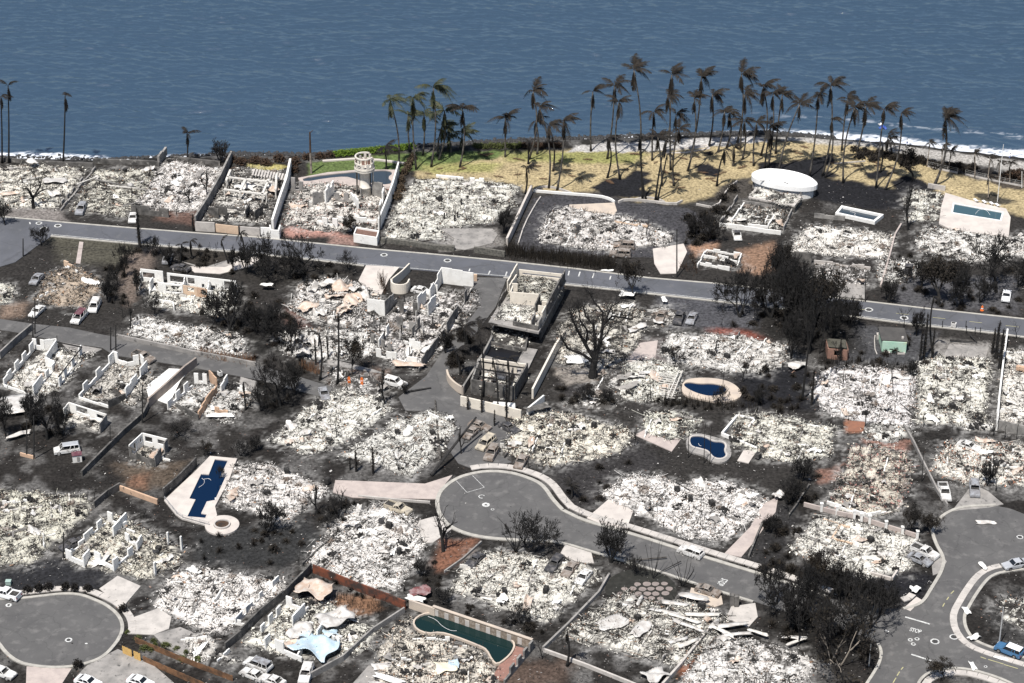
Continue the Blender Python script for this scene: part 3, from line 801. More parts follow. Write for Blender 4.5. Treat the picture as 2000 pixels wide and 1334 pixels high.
paving([(365, 520), (440, 522), (470, 508), (520, 495), (490, 520), (430, 535), (380, 532)], M_pale_deck, 'pale gravel turning circle behind the long white walled ruin', .05, 'turning_circle')
paving([(148, 514), (155, 472), (163, 473), (157, 515)], M_pink, 'narrow pink path to the tan rubble mound', .05, 'garden_path')
paving([(715, 518), (780, 522), (760, 545), (745, 575), (720, 570), (700, 548)], M_pale_deck, 'pale driveway right of the crumpled sheet metal ruin', .045)
paving([(1588, 545), (1625, 535), (1692, 560), (1690, 584), (1640, 580)], M_conc_dirty, 'grey driveway behind the black tree thicket', .045)
paving([(1690, 738), (1790, 735), (1775, 765), (1700, 755)], M_pale_deck, 'pale swept slab behind the small bare tree', .05, 'slab_floor')
paving([(1240, 850), (1262, 838), (1330, 858), (1312, 882)], M_pink, 'pink tiled floor left of the second kidney pool', .06, 'tiled_floor')
paving([(1225, 705), (1250, 670), (1285, 665), (1280, 700), (1240, 715)], M_pink, 'pinkish broken path left of the upper ash lot', .045, 'garden_path')
paving([(1452, 880), (1480, 878), (1462, 905), (1440, 900)], M_pale_deck, 'small pale slab right of the second kidney pool', .06, 'slab_floor')
paving([(1660, 822), (1690, 824), (1686, 843), (1655, 842)], M('red_tiles', (.26, .12, .075), (.2, .10, .07), 1, .4, .7, .9), 'small red tiled floor above the reddish rubble', .05, 'tiled_floor')
paving([(1736, 955), (1750, 950), (1765, 985), (1752, 995)], M_concrete, 'thin pale slab beside the reddish rubble', .05, 'slab_floor')
paving([(1350, 1148), (1408, 1160), (1412, 1180), (1395, 1186), (1345, 1165)], M_tan_deck, 'tan carport slab under the burnt sedan by the street', .05, 'carport_slab')
paving([(1858, 1000), (1900, 945), (1930, 960), (1960, 985), (1930, 992), (1872, 997)], M_conc_dirty, 'grey driveway at the top of the right cul-de-sac', .045)
paving([(1820, 1105), (1838, 1082), (1849, 1097), (1838, 1118), (1822, 1124)], M_conc_dirty, 'pale apron beside the right cul-de-sac', .045)
paving([(1765, 1188), (1790, 1166), (1800, 1172), (1778, 1194)], M_pale_deck, 'curved pale slab at the corner left of the junction', .06, 'corner_slab')
paving([(690, 1334), (720, 1300), (760, 1300), (790, 1334), (780, 1370), (690, 1370)], M_conc_dirty, 'grey slab at the bottom below the long green pool', .05, 'slab_floor')
paving([(285, 755), (330, 720), (370, 722), (352, 745), (330, 790), (290, 775)], M_whiteclean, 'white swept yard of the ruin with burnt pickup', .05, 'yard_floor')
paving([(118, 668), (200, 682), (180, 692), (140, 690)], M_conc_dirty, 'pale strip of driveway below the lane', .05)
paving([(470, 736), (505, 746), (500, 765), (465, 755)], M_conc_dirty, 'pale driveway patch beside the ruin with orange walls', .05)
paving([(1855, 672), (1932, 678), (1925, 700), (1840, 700)], M_conc_dirty, 'grey driveway right of the green walled shed', .05)
# ================================================================== swimming pools
def fill_between(outer, inner, z0, z1, org):
    bm = bmesh.new()
    def loop(pts, z):
        vs = [bm.verts.new((x - org[0], y - org[1], z)) for x, y in pts]
        return vs, [bm.edges.new((vs[i], vs[(i + 1) % len(vs)])) for i in range(len(vs))]
    vo, eo = loop(outer, z1); vi, ei = loop(inner, z1)
    bmesh.ops.triangle_fill(bm, edges=eo + ei, use_beauty=True)
    for vs in (vo, vi):
        lo = [bm.verts.new((v.co.x, v.co.y, z0)) for v in vs]
        for i in range(len(vs)):
            bm.faces.new((vs[i], vs[(i + 1) % len(vs)], lo[(i + 1) % len(vs)], lo[i]))
    bmesh.ops.recalc_face_normals(bm, faces=bm.faces)
    me = bpy.data.meshes.new('deck'); bm.to_mesh(me); bm.free()
    return me
def pool(water_px, deck_px, wmat, dmat, label, zd=.42, zw=.10, rough_round=2, rim=.35, rimmat=None, droundk=0):
    wp = P2(water_px, zw); CLEAR.append(deck_px or water_px)
    if rough_round: wp = chaikin(wp, rough_round, True)
    cx = sum(p[0] for p in wp) / len(wp); cy = sum(p[1] for p in wp) / len(wp)
    root = empty('swimming_pool', (cx, cy, 0)); tag(root, label, 'pool')
    a = sum(wp[i][0] * wp[(i + 1) % len(wp)][1] - wp[(i + 1) % len(wp)][0] * wp[i][1] for i in range(len(wp)))
    if a < 0: wp = wp[::-1]
    rimo = offset(wp, -rim, True)
    if deck_px:
        dp = P2(deck_px, zd)
        if droundk: dp = chaikin(dp, droundk, True)
        link('deck', fill_between(dp, offset(wp, -rim * .9, True), -.1, zd - .03, (cx, cy)), root, dmat)
    MB(root.location).strip(wp, 0, -rim, -.1, zd, True).build('coping', rimmat or M_whiteclean, root)
    MB(root.location).prism(wp, zw - .2, zw).build('water', wmat, root)
    return root
pool([(590, 349), (640, 342), (691, 337), (740, 334), (759, 334), (768, 340), (757, 348), (766, 356), (760, 362), (730, 361), (690, 350), (675, 346), (640, 349), (594, 357)],
     [(582, 347), (640, 336), (700, 331), (780, 331), (775, 345), (762, 368), (700, 368), (660, 356), (590, 360)], M_pool_grey, M_pink, 'slate coloured lagoon pool with pink deck behind the round tower', zd=.3, zw=.08, rough_round=1, rimmat=M_pink)
pool([(1646, 408), (1719, 423.5), (1706, 434), (1637, 419)], None, M_pool_grey, M_concrete, 'rectangular raised pool with thick white rim', zd=.75, zw=.2, rough_round=0, rim=.55)
pool([(1864, 399), (1957, 416), (1953, 431), (1861, 416)], [(1846, 376), (1900, 392), (1965, 407), (1974, 424), (1970, 462), (1862, 450), (1834, 436), (1838, 405)], M_pool_teal, M_pale_deck, 'teal pool with pinkish deck and white loungers', rough_round=0, zd=.3, zw=.12)
pool([(420, 898), (445, 901), (431, 931), (441, 932), (420, 978), (404, 981), (393, 1004), (404, 1006), (401, 1013), (366, 1010), (382, 977), (370, 975), (393, 927), (408, 928)],
     [(410, 890), (463, 895), (446, 940), (420, 988), (424, 1006), (405, 1022), (352, 1008), (321, 976), (383, 918)], M_pool_blue, M_pale_deck, 'navy pool with stepped corners in a pale stone deck', rough_round=0, zd=.3, zw=.12, rim=.25, rimmat=M_pale_deck)
pool([(1334, 752), (1344, 747), (1367, 751), (1393, 750), (1414, 755), (1421, 763), (1409, 772), (1388, 776), (1362, 770), (1341, 760)],
     [(1330, 770), (1334, 742), (1360, 737), (1400, 738), (1432, 747), (1450, 765), (1445, 778), (1412, 787), (1367, 779)], M_pool_blue, M_tan_deck, 'kidney shaped navy pool with broad tan deck', zd=.32, zw=.1, rimmat=M_tan_deck, droundk=2)
pool([(1347, 862), (1350, 854), (1362, 852), (1378, 855), (1393, 864), (1412, 864), (1417, 872), (1413, 881), (1419, 890), (1410, 897), (1394, 895), (1384, 881), (1370, 877), (1351, 873)],
     [(1338, 866), (1345, 850), (1362, 845), (1385, 850), (1415, 858), (1426, 872), (1430, 890), (1414, 904), (1390, 902), (1375, 888), (1345, 882)], M_pool_blue, M_conc_dirty, 'kidney shaped navy pool below thin bare poles', zd=.32, zw=.1, rimmat=M_concrete, droundk=2)
pool([(808, 1218), (817, 1207), (835, 1200), (856, 1203), (912, 1221), (969, 1240), (995, 1250), (1004, 1261), (999, 1275), (987, 1288), (971, 1299), (963, 1292), (952, 1271), (940, 1264), (889, 1244), (860, 1236), (835, 1239), (815, 1231)],
     None, M_pool_green, M_conc_dirty, 'long murky green pool with rounded ends at bottom centre', zd=.4, zw=.05, rim=.3, rimmat=M_tan_deck, rough_round=1)
pool([(944, 696), (961, 675), (1024, 684), (1007, 716)], [(932, 702), (958, 668), (1050, 682), (1022, 740), (928, 722)], water('black_pool_water', (.012, .012, .014), .3), M_conc_dirty, 'black empty rectangular pool behind the lower concrete house', rough_round=0, zd=.5, zw=.08, rim=.3, rimmat=M_grey_wall)
# round planter at the end of the stepped pool
c = G(434, 1027)
rt = empty('round_planter', c); tag(rt, 'round pale planter ring with dark plants beside the navy pool', 'planter')
MB(c).lathe(c.x, c.y, [(3.1, -.1), (3.1, .25), (1.55, .25), (1.55, -.1)], 28).build('paved_ring', M_pale_deck, rt)
MB(c).lathe(c.x, c.y, [(1.5, -.1), (1.5, .55), (1.25, .55), (1.25, 0)], 24).build('inner_wall', M_concrete, rt)
MB(c).lathe(c.x, c.y, [(1.25, .3), (.01, .36)], 16).build('soil', M_brownscrub, rt)

# ================================================================== rubble
WHITE_A = np.array((.84, .82, .765))
def rubble_mesh(poly, seed, dens=11.0, hmax=.6, dark=.25, tint=(1, 1, 1), cell=.33, yaw0=0.5, long_=.10, big=1.0, accent=(.34, .22, .15), acc=.05):
    r = np.random.default_rng(seed)
    P = np.array(poly); x0, y0 = P.min(0) - 2.2; x1, y1 = P.max(0) + 2.2
    xs = np.arange(x0, x1 + cell, cell); ys = np.arange(y0, y1 + cell, cell)
    X, Y, F = grid(xs, ys)
    def field(X, Y):
        wx = X + 1.9 * (fbm(X * .4 + seed, Y * .4, 2, 4) - .5); wy = Y + 1.9 * (fbm(X * .4, Y * .4 + seed, 3, 4) - .5)
        d_ = sdist(poly, wx, wy)
        h = (.12 + .88 * fbm(X * .42 + seed * 3.7, Y * .42, 1, 4)) * (.35 + 1.3 * fbm(X * 2.3, Y * 2.3 + seed, 4, 3))
        return d_, hmax * h * smooth(-.1, 1.6, d_) - .16 * (1 - smooth(-.5, .25, d_))
    D, Hh = field(X, Y)
    keep = (D.reshape(-1)[F] > -.45).all(1); F = F[keep]
    tint = np.array(tint) * r.uniform(.88, 1.04) * np.array((1, r.uniform(.975, 1.005), r.uniform(.94, 1.02)))
    def ashcol(X, Y, d_, soft):
        n = fbm(X * .55 + seed, Y * .55, 5, 4); n2 = fbm(X * 1.6, Y * 1.6 + seed, 6, 3); n3 = vnoise(X * 3.1 + seed, Y * 3.1, 2)
        dk = smooth(.505, .615, n * .5 + n2 * .32 + n3 * .18 + (dark - .25) * .5)
        w = .58 + .42 * n3
        c_ = WHITE_A * w[..., None] * tint
        c_ = c_ * (1 - dk[..., None]) + np.array((.060, .056, .052)) * dk[..., None]
        e = smooth(-.4, .9, d_)[..., None]
        return c_ * e + np.array((.12, .115, .11)) * (1 - e), dk
    cb, _ = ashcol(X, Y, D, 1)
    V = [np.stack([X, Y, Hh], -1).reshape(-1, 3)]; FF = [F]; CC = [cb.reshape(-1, 3)]
    nv = len(V[0])
    A = keep.sum() * cell * cell
    def chips(n, kind):
        nonlocal nv
        if n < 1: return
        x = r.uniform(x0, x1, n * 4); y = r.uniform(y0, y1, n * 4)
        d_, h = field(x, y)
        cl = fbm(x * .8 + seed, y * .8, 7, 3); k = np.where((d_ > -np.abs(r.normal(0, .45, len(x)))) & (cl + r.normal(0, .06, len(x)) > .43))[0][:n]
        x, y, d_, h = x[k], y[k], d_[k], h[k]; n = len(k)
        if n == 0: return
        h = np.maximum(h, -.06); cc, dk = ashcol(x, y, d_, 1)
        u = r.random(n)
        bright = WHITE_A * tint * r.uniform(.7, 1.1, (n, 1))
        c_ = bright
        pd = .07 + dark * .42 + .45 * dk
        c_ = np.where((u < pd)[:, None], np.array((.035, .032, .030)) * r.uniform(.5, 2.2, (n, 1)), c_)
        c_ = np.where(((u >= pd) & (u < pd + .10))[:, None], np.array((.33, .315, .30)) * r.uniform(.6, 1.3, (n, 1)), c_)
        c_ = np.where((u > 1 - acc)[:, None], np.array(accent) * r.uniform(.5, 1.3, (n, 1)), c_)
        yaw = np.where(r.random(n) < .45, yaw0 + (r.random(n) < .5) * math.pi / 2 + r.normal(0, .15, n), r.uniform(0, 6.283, n))
        if kind == 'sheet':
            T = np.array([(-1, -1, 0), (0, -1, .25), (1, -1, 0), (-1, 1, 0), (0, 1, .25), (1, 1, 0)], float); Q = np.array([(0, 1, 4, 3), (1, 2, 5, 4)])
            S = np.stack([r.gamma(1.3, .065, n) + .035, r.gamma(1.3, .042, n) + .03, np.full(n, .5)], 1) * big
            S[:, 2] = S[:, 0] * r.normal(0, .8, n)
            tl = r.normal(0, .36, (n, 2)); lift = .04
        elif kind == 'box':
            T = np.array([(-1, -1, -1), (1, -1, -1), (1, 1, -1), (-1, 1, -1), (-1, -1, 1), (1, -1, 1), (1, 1, 1), (-1, 1, 1)], float)
            Q = np.array([(4, 5, 6, 7), (0, 1, 5, 4), (1, 2, 6, 5), (2, 3, 7, 6), (3, 0, 4, 7)])
            S = np.stack([r.gamma(1.3, .045, n) + .03, r.gamma(1.3, .038, n) + .028, r.gamma(1.3, .032, n) + .02], 1) * big
            tl = r.normal(0, .35, (n, 2)); lift = .05
        else:
            a = np.array([0, 2.09, 4.19])
            ring_ = np.stack([np.zeros(3), np.cos(a), np.sin(a)], 1)
            T = np.concatenate([ring_ + (-1, 0, 0), ring_ + (1, 0, 0)]); Q = np.array([(0, 1, 4, 3), (1, 2, 5, 4), (2, 0, 3, 5)])
            L = r.gamma(2.2, .3, n) + .25; w = r.uniform(.02, .045, n) * big
            S = np.stack([L, w, w], 1); tl = np.stack([r.normal(0, .25, n), r.normal(0, .22, n)], 1); lift = .14
            if kind == 'stick':
                S[:, 0] = r.uniform(.15, .6, n); S[:, 1:] = r.uniform(.03, .08, (n, 1)); tl[:, 1] = 1.57 + r.normal(0, .2, n); lift = .25
            c_ = np.where((r.random(n) < (.62 if kind == 'rod' else .8))[:, None], np.array((.03, .028, .026)) * r.uniform(.5, 2, (n, 1)), c_)
        cz, sz = np.cos(yaw), np.sin(yaw)
        P_ = T[None] * S[:, None]
        ca, sa = np.cos(tl[:, 0])[:, None], np.sin(tl[:, 0])[:, None]; cb_, sb = np.cos(tl[:, 1])[:, None], np.sin(tl[:, 1])[:, None]
        X1, Y1, Z1 = P_[..., 0], P_[..., 1], P_[..., 2]
        Y1, Z1 = Y1 * ca - Z1 * sa, Y1 * sa + Z1 * ca
        X1, Z1 = X1 * cb_ + Z1 * sb, -X1 * sb + Z1 * cb_
        Xr = X1 * cz[:, None] - Y1 * sz[:, None] + x[:, None]; Yr = X1 * sz[:, None] + Y1 * cz[:, None] + y[:, None]
        Zr = Z1 + (h + lift + abs(r.normal(0, .06, n)))[:, None]
        m = T.shape[0]
        V.append(np.stack([Xr, Yr, Zr], -1).reshape(-1, 3))
        FF.append((Q[None] + (np.arange(n) * m)[:, None, None]).reshape(-1, 4) + nv)
        CC.append(np.repeat(c_, m, 0)); nv += n * m
    chips(int(A * dens * .60), 'sheet'); chips(int(A * dens * .24), 'box'); chips(int(A * dens * long_ * 1.7), 'rod'); chips(int(A * .30), 'stick')
    return np.concatenate(V), np.concatenate(FF), np.concatenate(CC)

HOUSES = {}; LOTS = []; LOTP = {}
def house(key, poly_px, label, seed=None, name='burnt_house', cat='ruin', **kw):
    poly = P2(poly_px)
    cx = sum(p[0] for p in poly) / len(poly); cy = sum(p[1] for p in poly) / len(poly)
    root = empty(name, (cx, cy, 0)); tag(root, label, cat, 'burnt out houses')
    seed = seed or (len(HOUSES) * 13 + 5)
    e = max(((Vector(poly[i]) - Vector(poly[i - 1])) for i in range(len(poly))), key=lambda v: v.length)
    V, F, Cc = rubble_mesh(poly, seed, yaw0=math.atan2(e.y, e.x), **kw)
    V[:, 0] -= cx; V[:, 1] -= cy
    o = link('rubble', np_mesh('rubble', V, F, M_rubble, Cc), root); o['kind'] = 'stuff'
    HOUSES[key] = root; LOTS.append(poly); LOTP[key] = poly
    return root
def hwall(root, a, b, prof, mat=None, t=.22, openings=None, name='wall', z=0.0, absolute=False):
    """a wall of a house; prof = one height or a list of stepped heights; openings = [(u0,u1,z0,z1)]"""
    pa = a if absolute else G(*a).xy; pb = b if absolute else G(*b).xy
    if not hasattr(prof, '__len__'): prof = [prof]
    n = len(prof); cuts = {0.0, 1.0} | {i / n for i in range(n)}
    for o in openings or []: cuts |= {o[0], o[1]}
    cuts = sorted(cuts); cols = []
    for u0, u1 in zip(cuts[:-1], cuts[1:]):
        um = (u0 + u1) / 2; h = prof[min(n - 1, int(um * n))]
        segs = [(-.2, h)]
        for o in openings or []:
            if o[0] < um < o[1]:
                segs = [(s0, min(s1, o[2])) for s0, s1 in segs if s0 < o[2]] + [(max(s0, o[3]), s1) for s0, s1 in segs if s1 > o[3]]
        segs = [s_ for s_ in segs if s_[1] - s_[0] > .01]
        if segs: cols.append((u0, u1, segs))
    m = MB(root.location); m.wall(pa, pb, t, cols, z)
    return m.build(name, mat or M_white, root)
def stub(n, hi=2.3, lo=.5, p=.5, seed=0):
    r = random.Random(seed); return [hi * r.uniform(.85, 1.05) if r.random() < p else lo * r.uniform(.5, 1.3) for _ in range(n)]

# ---------- seaside row
h = house('s1', [(-60, 330), (0, 328), (75, 322), (165, 330), (150, 368), (108, 408), (60, 404), (-60, 408)], 'ash covered seaside ruin at the far left edge with pale sheets', dark=.25, hmax=.7, tint=(1, .98, .95))
hwall(h, (120, 400), (162, 352), stub(8, .9, .25, .6, 1), M_grey_wall, .3)
h = house('s2', [(190, 334), (300, 330), (292, 372), (262, 402), (245, 424), (135, 410), (165, 368)], 'grey seaside ruin with long fallen beams, second from left', dark=.33, hmax=.7, tint=(.9, .89, .86))
hwall(h, (118, 412), (186, 330), stub(10, .7, .3, .6, 2), M_conc_dirty, .35)
h = house('s3', [(305, 334), (330, 312), (420, 328), (440, 330), (398, 408), (340, 412), (262, 398)], 'pale ash seaside ruin just left of the dark diagonal wall', dark=.2, hmax=.55)
hwall(h, (310, 322), (325, 300), [2.2, 1.8], M_conc_dirty, .5); hwall(h, (257, 416), (330, 424), [2.0, 2.2, 1.2, 2.1], M_soot, .3)
h = house('s4', [(462, 328), (548, 334), (534, 380), (518, 436), (400, 428), (425, 380)], 'walled seaside ruin with white roof beams left of the tower house', dark=.36, hmax=.5)
hb = [((450, 332), (442, 352)), ((444, 346), (532, 356)), ((438, 370), (520, 380)), ((480, 350), (468, 376)), ((525, 350), (512, 380)), ((540, 340), (538, 370))]
for a, b in hb:
    za = 2.3; A_ = G(*a, za); B_ = G(*b, za)
    MB(h.location).beam(A_, B_, .5, .3).build('beam', M_beam_white, h)
    for p in (A_, B_): MB(h.location).beam((p.x, p.y, -.1), (p.x, p.y, za), .28).build('post', M_beam_white, h)
hwall(h, (422, 421), (482, 428), [2.5, 2.5], M_soot, .25, [(.0, .02, 0, .1), (.38, .98, 0, 2.2)])
hwall(h, (480, 430), (488, 415), 2.4, M_soot); hwall(h, (498, 432), (514, 418), [2.5, 2.2], M_soot); hwall(h, (408, 424), (428, 428), 2.6, M_soot)
for i in range(12):      # slatted terrace
    a = G(497 + i * 5.6, 330 + i * .9, 1.2); b = G(493 + i * 5.6, 342 + i * .9, 1.2)
    MB(h.location).beam(a, b, .45, .12).build('terrace_slab', M_concrete, h)
h = house('s5', [(582, 362), (640, 358), (700, 364), (758, 372), (742, 455), (690, 448), (640, 450), (553, 440)], 'tower house ruin with pink brick debris and standing piers', dark=.3, hmax=.75, acc=.10, accent=(.42, .2, .16), tint=(.95, .93, .9))
for a, b, pr in (((612, 404), (632, 398), [3.6, 3.2]), ((636, 402), (652, 380), [3.8, 4.2, 3.0, 3.6]), ((654, 396), (690, 400), [2.6, 1.0, 2.8, 1.2]), ((620, 440), (660, 446), [1.2, 2.2, .8, 2.4]), ((660, 436), (735, 440), [1.6, 1.4, 1.8, 1.2]), ((570, 372), (600, 378), [3.4, .5, 2.8, 1.0]), ((728, 385), (748, 390), [4.0, 4.2]), ((750, 388), (742, 420), [3.0, 1.2, 2.6]), ((686, 392), (700, 412), [2.2, 2.8])):
    hwall(h, a, b, pr, random.choice([M_grey_wall, M_conc_dirty, M_white]), .35)
h = house('s6', [(812, 352), (930, 352), (1012, 364), (1000, 400), (962, 432), (900, 442), (858, 446), (870, 468), (752, 468), (775, 402)], 'big ash covered ruin just right of the tower house', dark=.2, hmax=.6)
hwall(h, (852, 345), (905, 350), [.5, .5], M_white, .5); hwall(h, (918, 354), (945, 355), [.9, .4, .9], M_white, .5)
for x, y in ((874, 402), (901, 402), (888, 434), (868, 430), (894, 428)): MB(h.location).box(*G(x, y).xy, -.1, .35, .35, 1.9).build('pier', random.choice([M_white, M_char]), h)
h = house('s7', [(1075, 418), (1110, 402), (1150, 414), (1205, 420), (1270, 440), (1316, 462), (1300, 482), (1260, 480), (1195, 492), (1060, 474), (1056, 445)], 'ash mound ruin inside the black circular driveway', dark=.24, hmax=.5)
fr = [(1213, 438), (1222, 430), (1267, 436), (1262, 460)]
for a, b in zip(fr[:-1], fr[1:]):
    MB(h.location).beam(G(*a, 1.9), G(*b, 1.9), .14).build('frame_rail', M_char, h)
for a in fr: MB(h.location).beam(G(*a, -.1), G(*a, 1.9) - (G(*a, 1.9) - G(*a)) * Vector((1, 1, 0)), .12).build('frame_post', M_char, h)
hwall(h, (1200, 436), (1265, 446), [.6, .5, .7], M_tan_wall, .3)
h = house('s8', [(1448, 400), (1548, 408), (1540, 430), (1515, 452), (1412, 440)], 'grid walled foundation ruin in front of the white curved roof', dark=.42, hmax=.5, acc=.12)
for a, b in (((1440, 388), (1405, 440)), ((1454, 398), (1428, 438)), ((1450, 398), (1540, 412)), ((1552, 402), (1530, 450)), ((1405, 442), (1525, 458)), ((1460, 445), (1500, 448)), ((1500, 446), (1512, 424))):
    hwall(h, a, b, stub(5, 1.0, .5, .7, a[0]), random.choice([M_white, M_conc_dirty]), .28)
h = house('s8b', [(1382, 492), (1446, 500), (1438, 522), (1366, 514)], 'small black floored outbuilding foundation with low white walls', dark=.75, hmax=.2, dens=5)
for a, b in (((1380, 490), (1446, 500)), ((1374, 503), (1440, 515)), ((1362, 522), (1380, 490)), ((1440, 520), (1448, 500)), ((1366, 516), (1425, 528))): hwall(h, a, b, stub(5, .8, .4, .6, a[1]), M_white, .25)
h = house('s9', [(1585, 442), (1660, 446), (1742, 460), (1738, 490), (1722, 502), (1640, 500), (1545, 490), (1560, 460)], 'wide bright ash ruin in front of the white rimmed pool', dark=.16, hmax=.5)
hwall(h, (1590, 448), (1720, 470), stub(12, .8, .3, .4, 3), M_white, .3); hwall(h, (1550, 508), (1585, 514), [2.2, 2.3], M_soot, .3); hwall(h, (1590, 514), (1700, 526), stub(9, .9, .5, .5, 4), M_concrete, .3)
hwall(h, (1590, 424), (1650, 430), [1.0, .8, 1.0], M_grey_wall, .3)
h = house('s9b', [(1600, 512), (1690, 524), (1690, 556), (1640, 552), (1592, 540)], 'small scorched shrubbery ruin above the driveway slab', dark=.4, hmax=.6)
h = house('s10', [(1802, 446), (1870, 450), (1970, 462), (2060, 450), (2060, 530), (1990, 500), (1900, 512), (1850, 500), (1790, 490)], 'broad ash ruin below the pool with loungers', dark=.26, hmax=.6)
h = house('s11', [(1760, 395), (1790, 372), (1838, 378), (1832, 420), (1820, 432), (1770, 430), (1795, 410)], 'small ash patch ruin left of the pool with loungers', dark=.3, hmax=.5)
hwall(h, (1812, 366), (1846, 372), [1.1], M_concrete, .3)
h = house('s12', [(1720, 505), (1790, 512), (1800, 530), (1760, 552), (1716, 548)], 'grey debris patch beside the long garden wall at right', dark=.4, hmax=.5)

# ---------- middle row
h = house('m1', [(100, 532), (140, 518), (195, 545), (190, 570), (160, 600), (110, 596), (66, 586), (85, 556)], 'tan brown rubble mound of a collapsed house at left', dark=.28, hmax=.9, tint=(.62, .53, .45), acc=.14, accent=(.3, .19, .12))
hwall(h, (126, 518), (142, 524), [1.2, .8], M_tan_wall, .35)
h = house('m1b', [(-40, 552), (22, 556), (24, 590), (-40, 600)], 'small ash heap at the left edge above the lane', dark=.25, hmax=.5)
h = house('m2', [(284, 548), (460, 566), (452, 606), (420, 616), (300, 596)], 'long white walled roofless ruin below the main street', dark=.22, hmax=.5)
hwall(h, (276, 548), (320, 553), [2.9], M_whiteclean, .22, [(.1, .62, .9, 2.2)]); hwall(h, (328, 556), (462, 572), [2.9], M_whiteclean, .22, [(.04, .28, .9, 2.4), (.30, .40, .9, 2.4), (.5, .54, 0, 1.3), (.63, .70, 0, 1.2), (.83, .98, .6, 2.6)])
hwall(h, (310, 573), (358, 578), [2.7], M_whiteclean, .22, [(.32, .95, .7, 2.3)]); hwall(h, (359, 578), (386, 582), 2.6, M_tan_wall, .22, [(.32, .8, 1.3, 2.3)]); hwall(h, (386, 582), (406, 586), 2.6, M_orange_wall, .22, [(.42, .9, 1.0, 2.3)])
hwall(h, (406, 586), (440, 590), [2.4, .5, 2.3], M_white, .22); hwall(h, (300, 590), (338, 596), [.9], M_white, .25); hwall(h, (338, 596), (340, 606), .9, M_white, .25)
for a, b in (((276, 548), (272, 566)), ((358, 578), (362, 562)), ((462, 572), (456, 596)), ((406, 586), (410, 568)), ((292, 576), (300, 560))): hwall(h, a, b, stub(4, 2.6, .8, .6, a[0]), M_white, .22)
h = house('m3', [(258, 622), (300, 618), (330, 632), (400, 640), (470, 654), (478, 690), (420, 694), (378, 682), (250, 652)], 'pale ash heap behind the low lane wall', dark=.2, hmax=.6)
h = house('m4', [(580, 560), (640, 545), (700, 552), (745, 585), (740, 622), (690, 640), (620, 632), (570, 606)], 'collapsed ruin heaped with crumpled pale sheet metal', dark=.28, hmax=1.1, big=1.3)
h = house('m5', [(600, 640), (700, 645), (745, 640), (735, 690), (650, 705), (560, 690), (540, 665)], 'grey debris field below the crumpled sheet metal', dark=.3, hmax=.7)
h = house('m6', [(768, 600), (830, 578), (930, 568), (930, 592), (880, 660), (815, 722), (765, 712), (730, 660)], 'long ruin of thin scorched partition walls beside the access drive', dark=.30, hmax=.32, long_=.25, dens=7)
for i, (a, b, pr, mt) in enumerate((((862, 552), (925, 560), [3.0, 2.9, 2.7], M_white), ((862, 552), (840, 590), [2.8, 2.0, 2.6], M_white), ((925, 562), (898, 610), stub(6, 2.4, .5, .5, 5), M_grey_wall), ((898, 610), (868, 660), stub(7, 2.2, .4, .6, 6), M_grey_wall), ((868, 660), (818, 726), stub(9, 2.0, .5, .6, 7), M_grey_wall),
                                 ((718, 612), (752, 616), [2.8, 2.8], M_white), ((752, 616), (775, 590), stub(4, 2.6, 1.2, .7, 8), M_grey_wall), ((775, 642), (812, 650), [2.4, .4, 2.0], M_grey_wall), ((816, 610), (832, 592), [3.0, 2.6], M_white), ((836, 620), (856, 596), stub(4, 2.8, .8, .6, 9), M_white), ((780, 612), (816, 618), [2.6, .3, .4, 2.6], M_soot),
                                 ((850, 604), (892, 612), stub(4, 1.8, .5, .5, 10), M_white), ((725, 670), (765, 690), stub(6, 1.9, .4, .5, 11), M_grey_wall), ((735, 695), (815, 715), stub(8, 1.5, .4, .5, 12), M_white), ((800, 682), (822, 686), [2.0, 1.7], M_white), ((760, 650), (740, 680), stub(4, 1.8, .5, .5, 13), M_white), ((842, 572), (868, 578), [1.8, .5], M_white), ((820, 640), (800, 668), stub(4, 2.2, .6, .5, 14), M_grey_wall))):
    hwall(h, a, b, [v * 1.25 for v in pr], mt, .2)
for x, y in [(763, 600), (790, 590), (805, 600), (793, 628), (803, 645), (781, 668), (791, 706), (768, 640), (812, 668), (845, 640), (826, 655), (752, 668), (742, 650), (832, 618), (858, 632), (775, 690), (800, 700), (730, 640), (785, 655), (812, 632)]:
    MB(h.location).beam(G(x, y, -.1), G(x, y, 0) + Vector((random.uniform(-.15, .15), 0, random.uniform(1.6, 3.4))), .2).build('post', random.choice([M_char, M_grey_wall, M_beam_white, M_beam_white]), h)
hw = house('m7', [(1118, 606), (1160, 596), (1230, 592), (1262, 612), (1240, 680), (1180, 738), (1150, 720), (1088, 705), (1092, 650)], 'grey ash lot around and behind the huge bare tree', dark=.36, hmax=.55, tint=(.86, .85, .82))
h = house('m8', [(1305, 648), (1360, 655), (1440, 655), (1530, 674), (1535, 700), (1500, 726), (1440, 728), (1380, 715), (1310, 712), (1290, 690)], 'bright ash lot above the tan decked kidney pool', dark=.15, hmax=.45)
h = house('m9', [(1222, 708), (1262, 700), (1335, 726), (1318, 776), (1255, 785), (1205, 772)], 'bright ruin with rows of fallen joists left of the kidney pool', dark=.18, hmax=.4)
for i in range(11):
    a = G(1283 + 1.0 * i, 728 + i * 4.6, .75); b = G(1322 + .4 * i - i * .7, 734 + i * 4.4, .75)
    MB(h.location).beam(a, b, .16, .16).build('joist', M_beam_white, h)
for a, b in (((1333, 724), (1312, 776)), ((1326, 724), (1303, 778))): MB(h.location).beam(G(*a, .9), G(*b, .9), .2).build('beam', M_beam_white, h)
h = house('m10', [(1612, 722), (1680, 716), (1742, 720), (1790, 738), (1780, 800), (1772, 834), (1700, 826), (1612, 806), (1590, 765)], 'bright ash lot with pale swept slab right of the black scrub', dark=.15, hmax=.4)
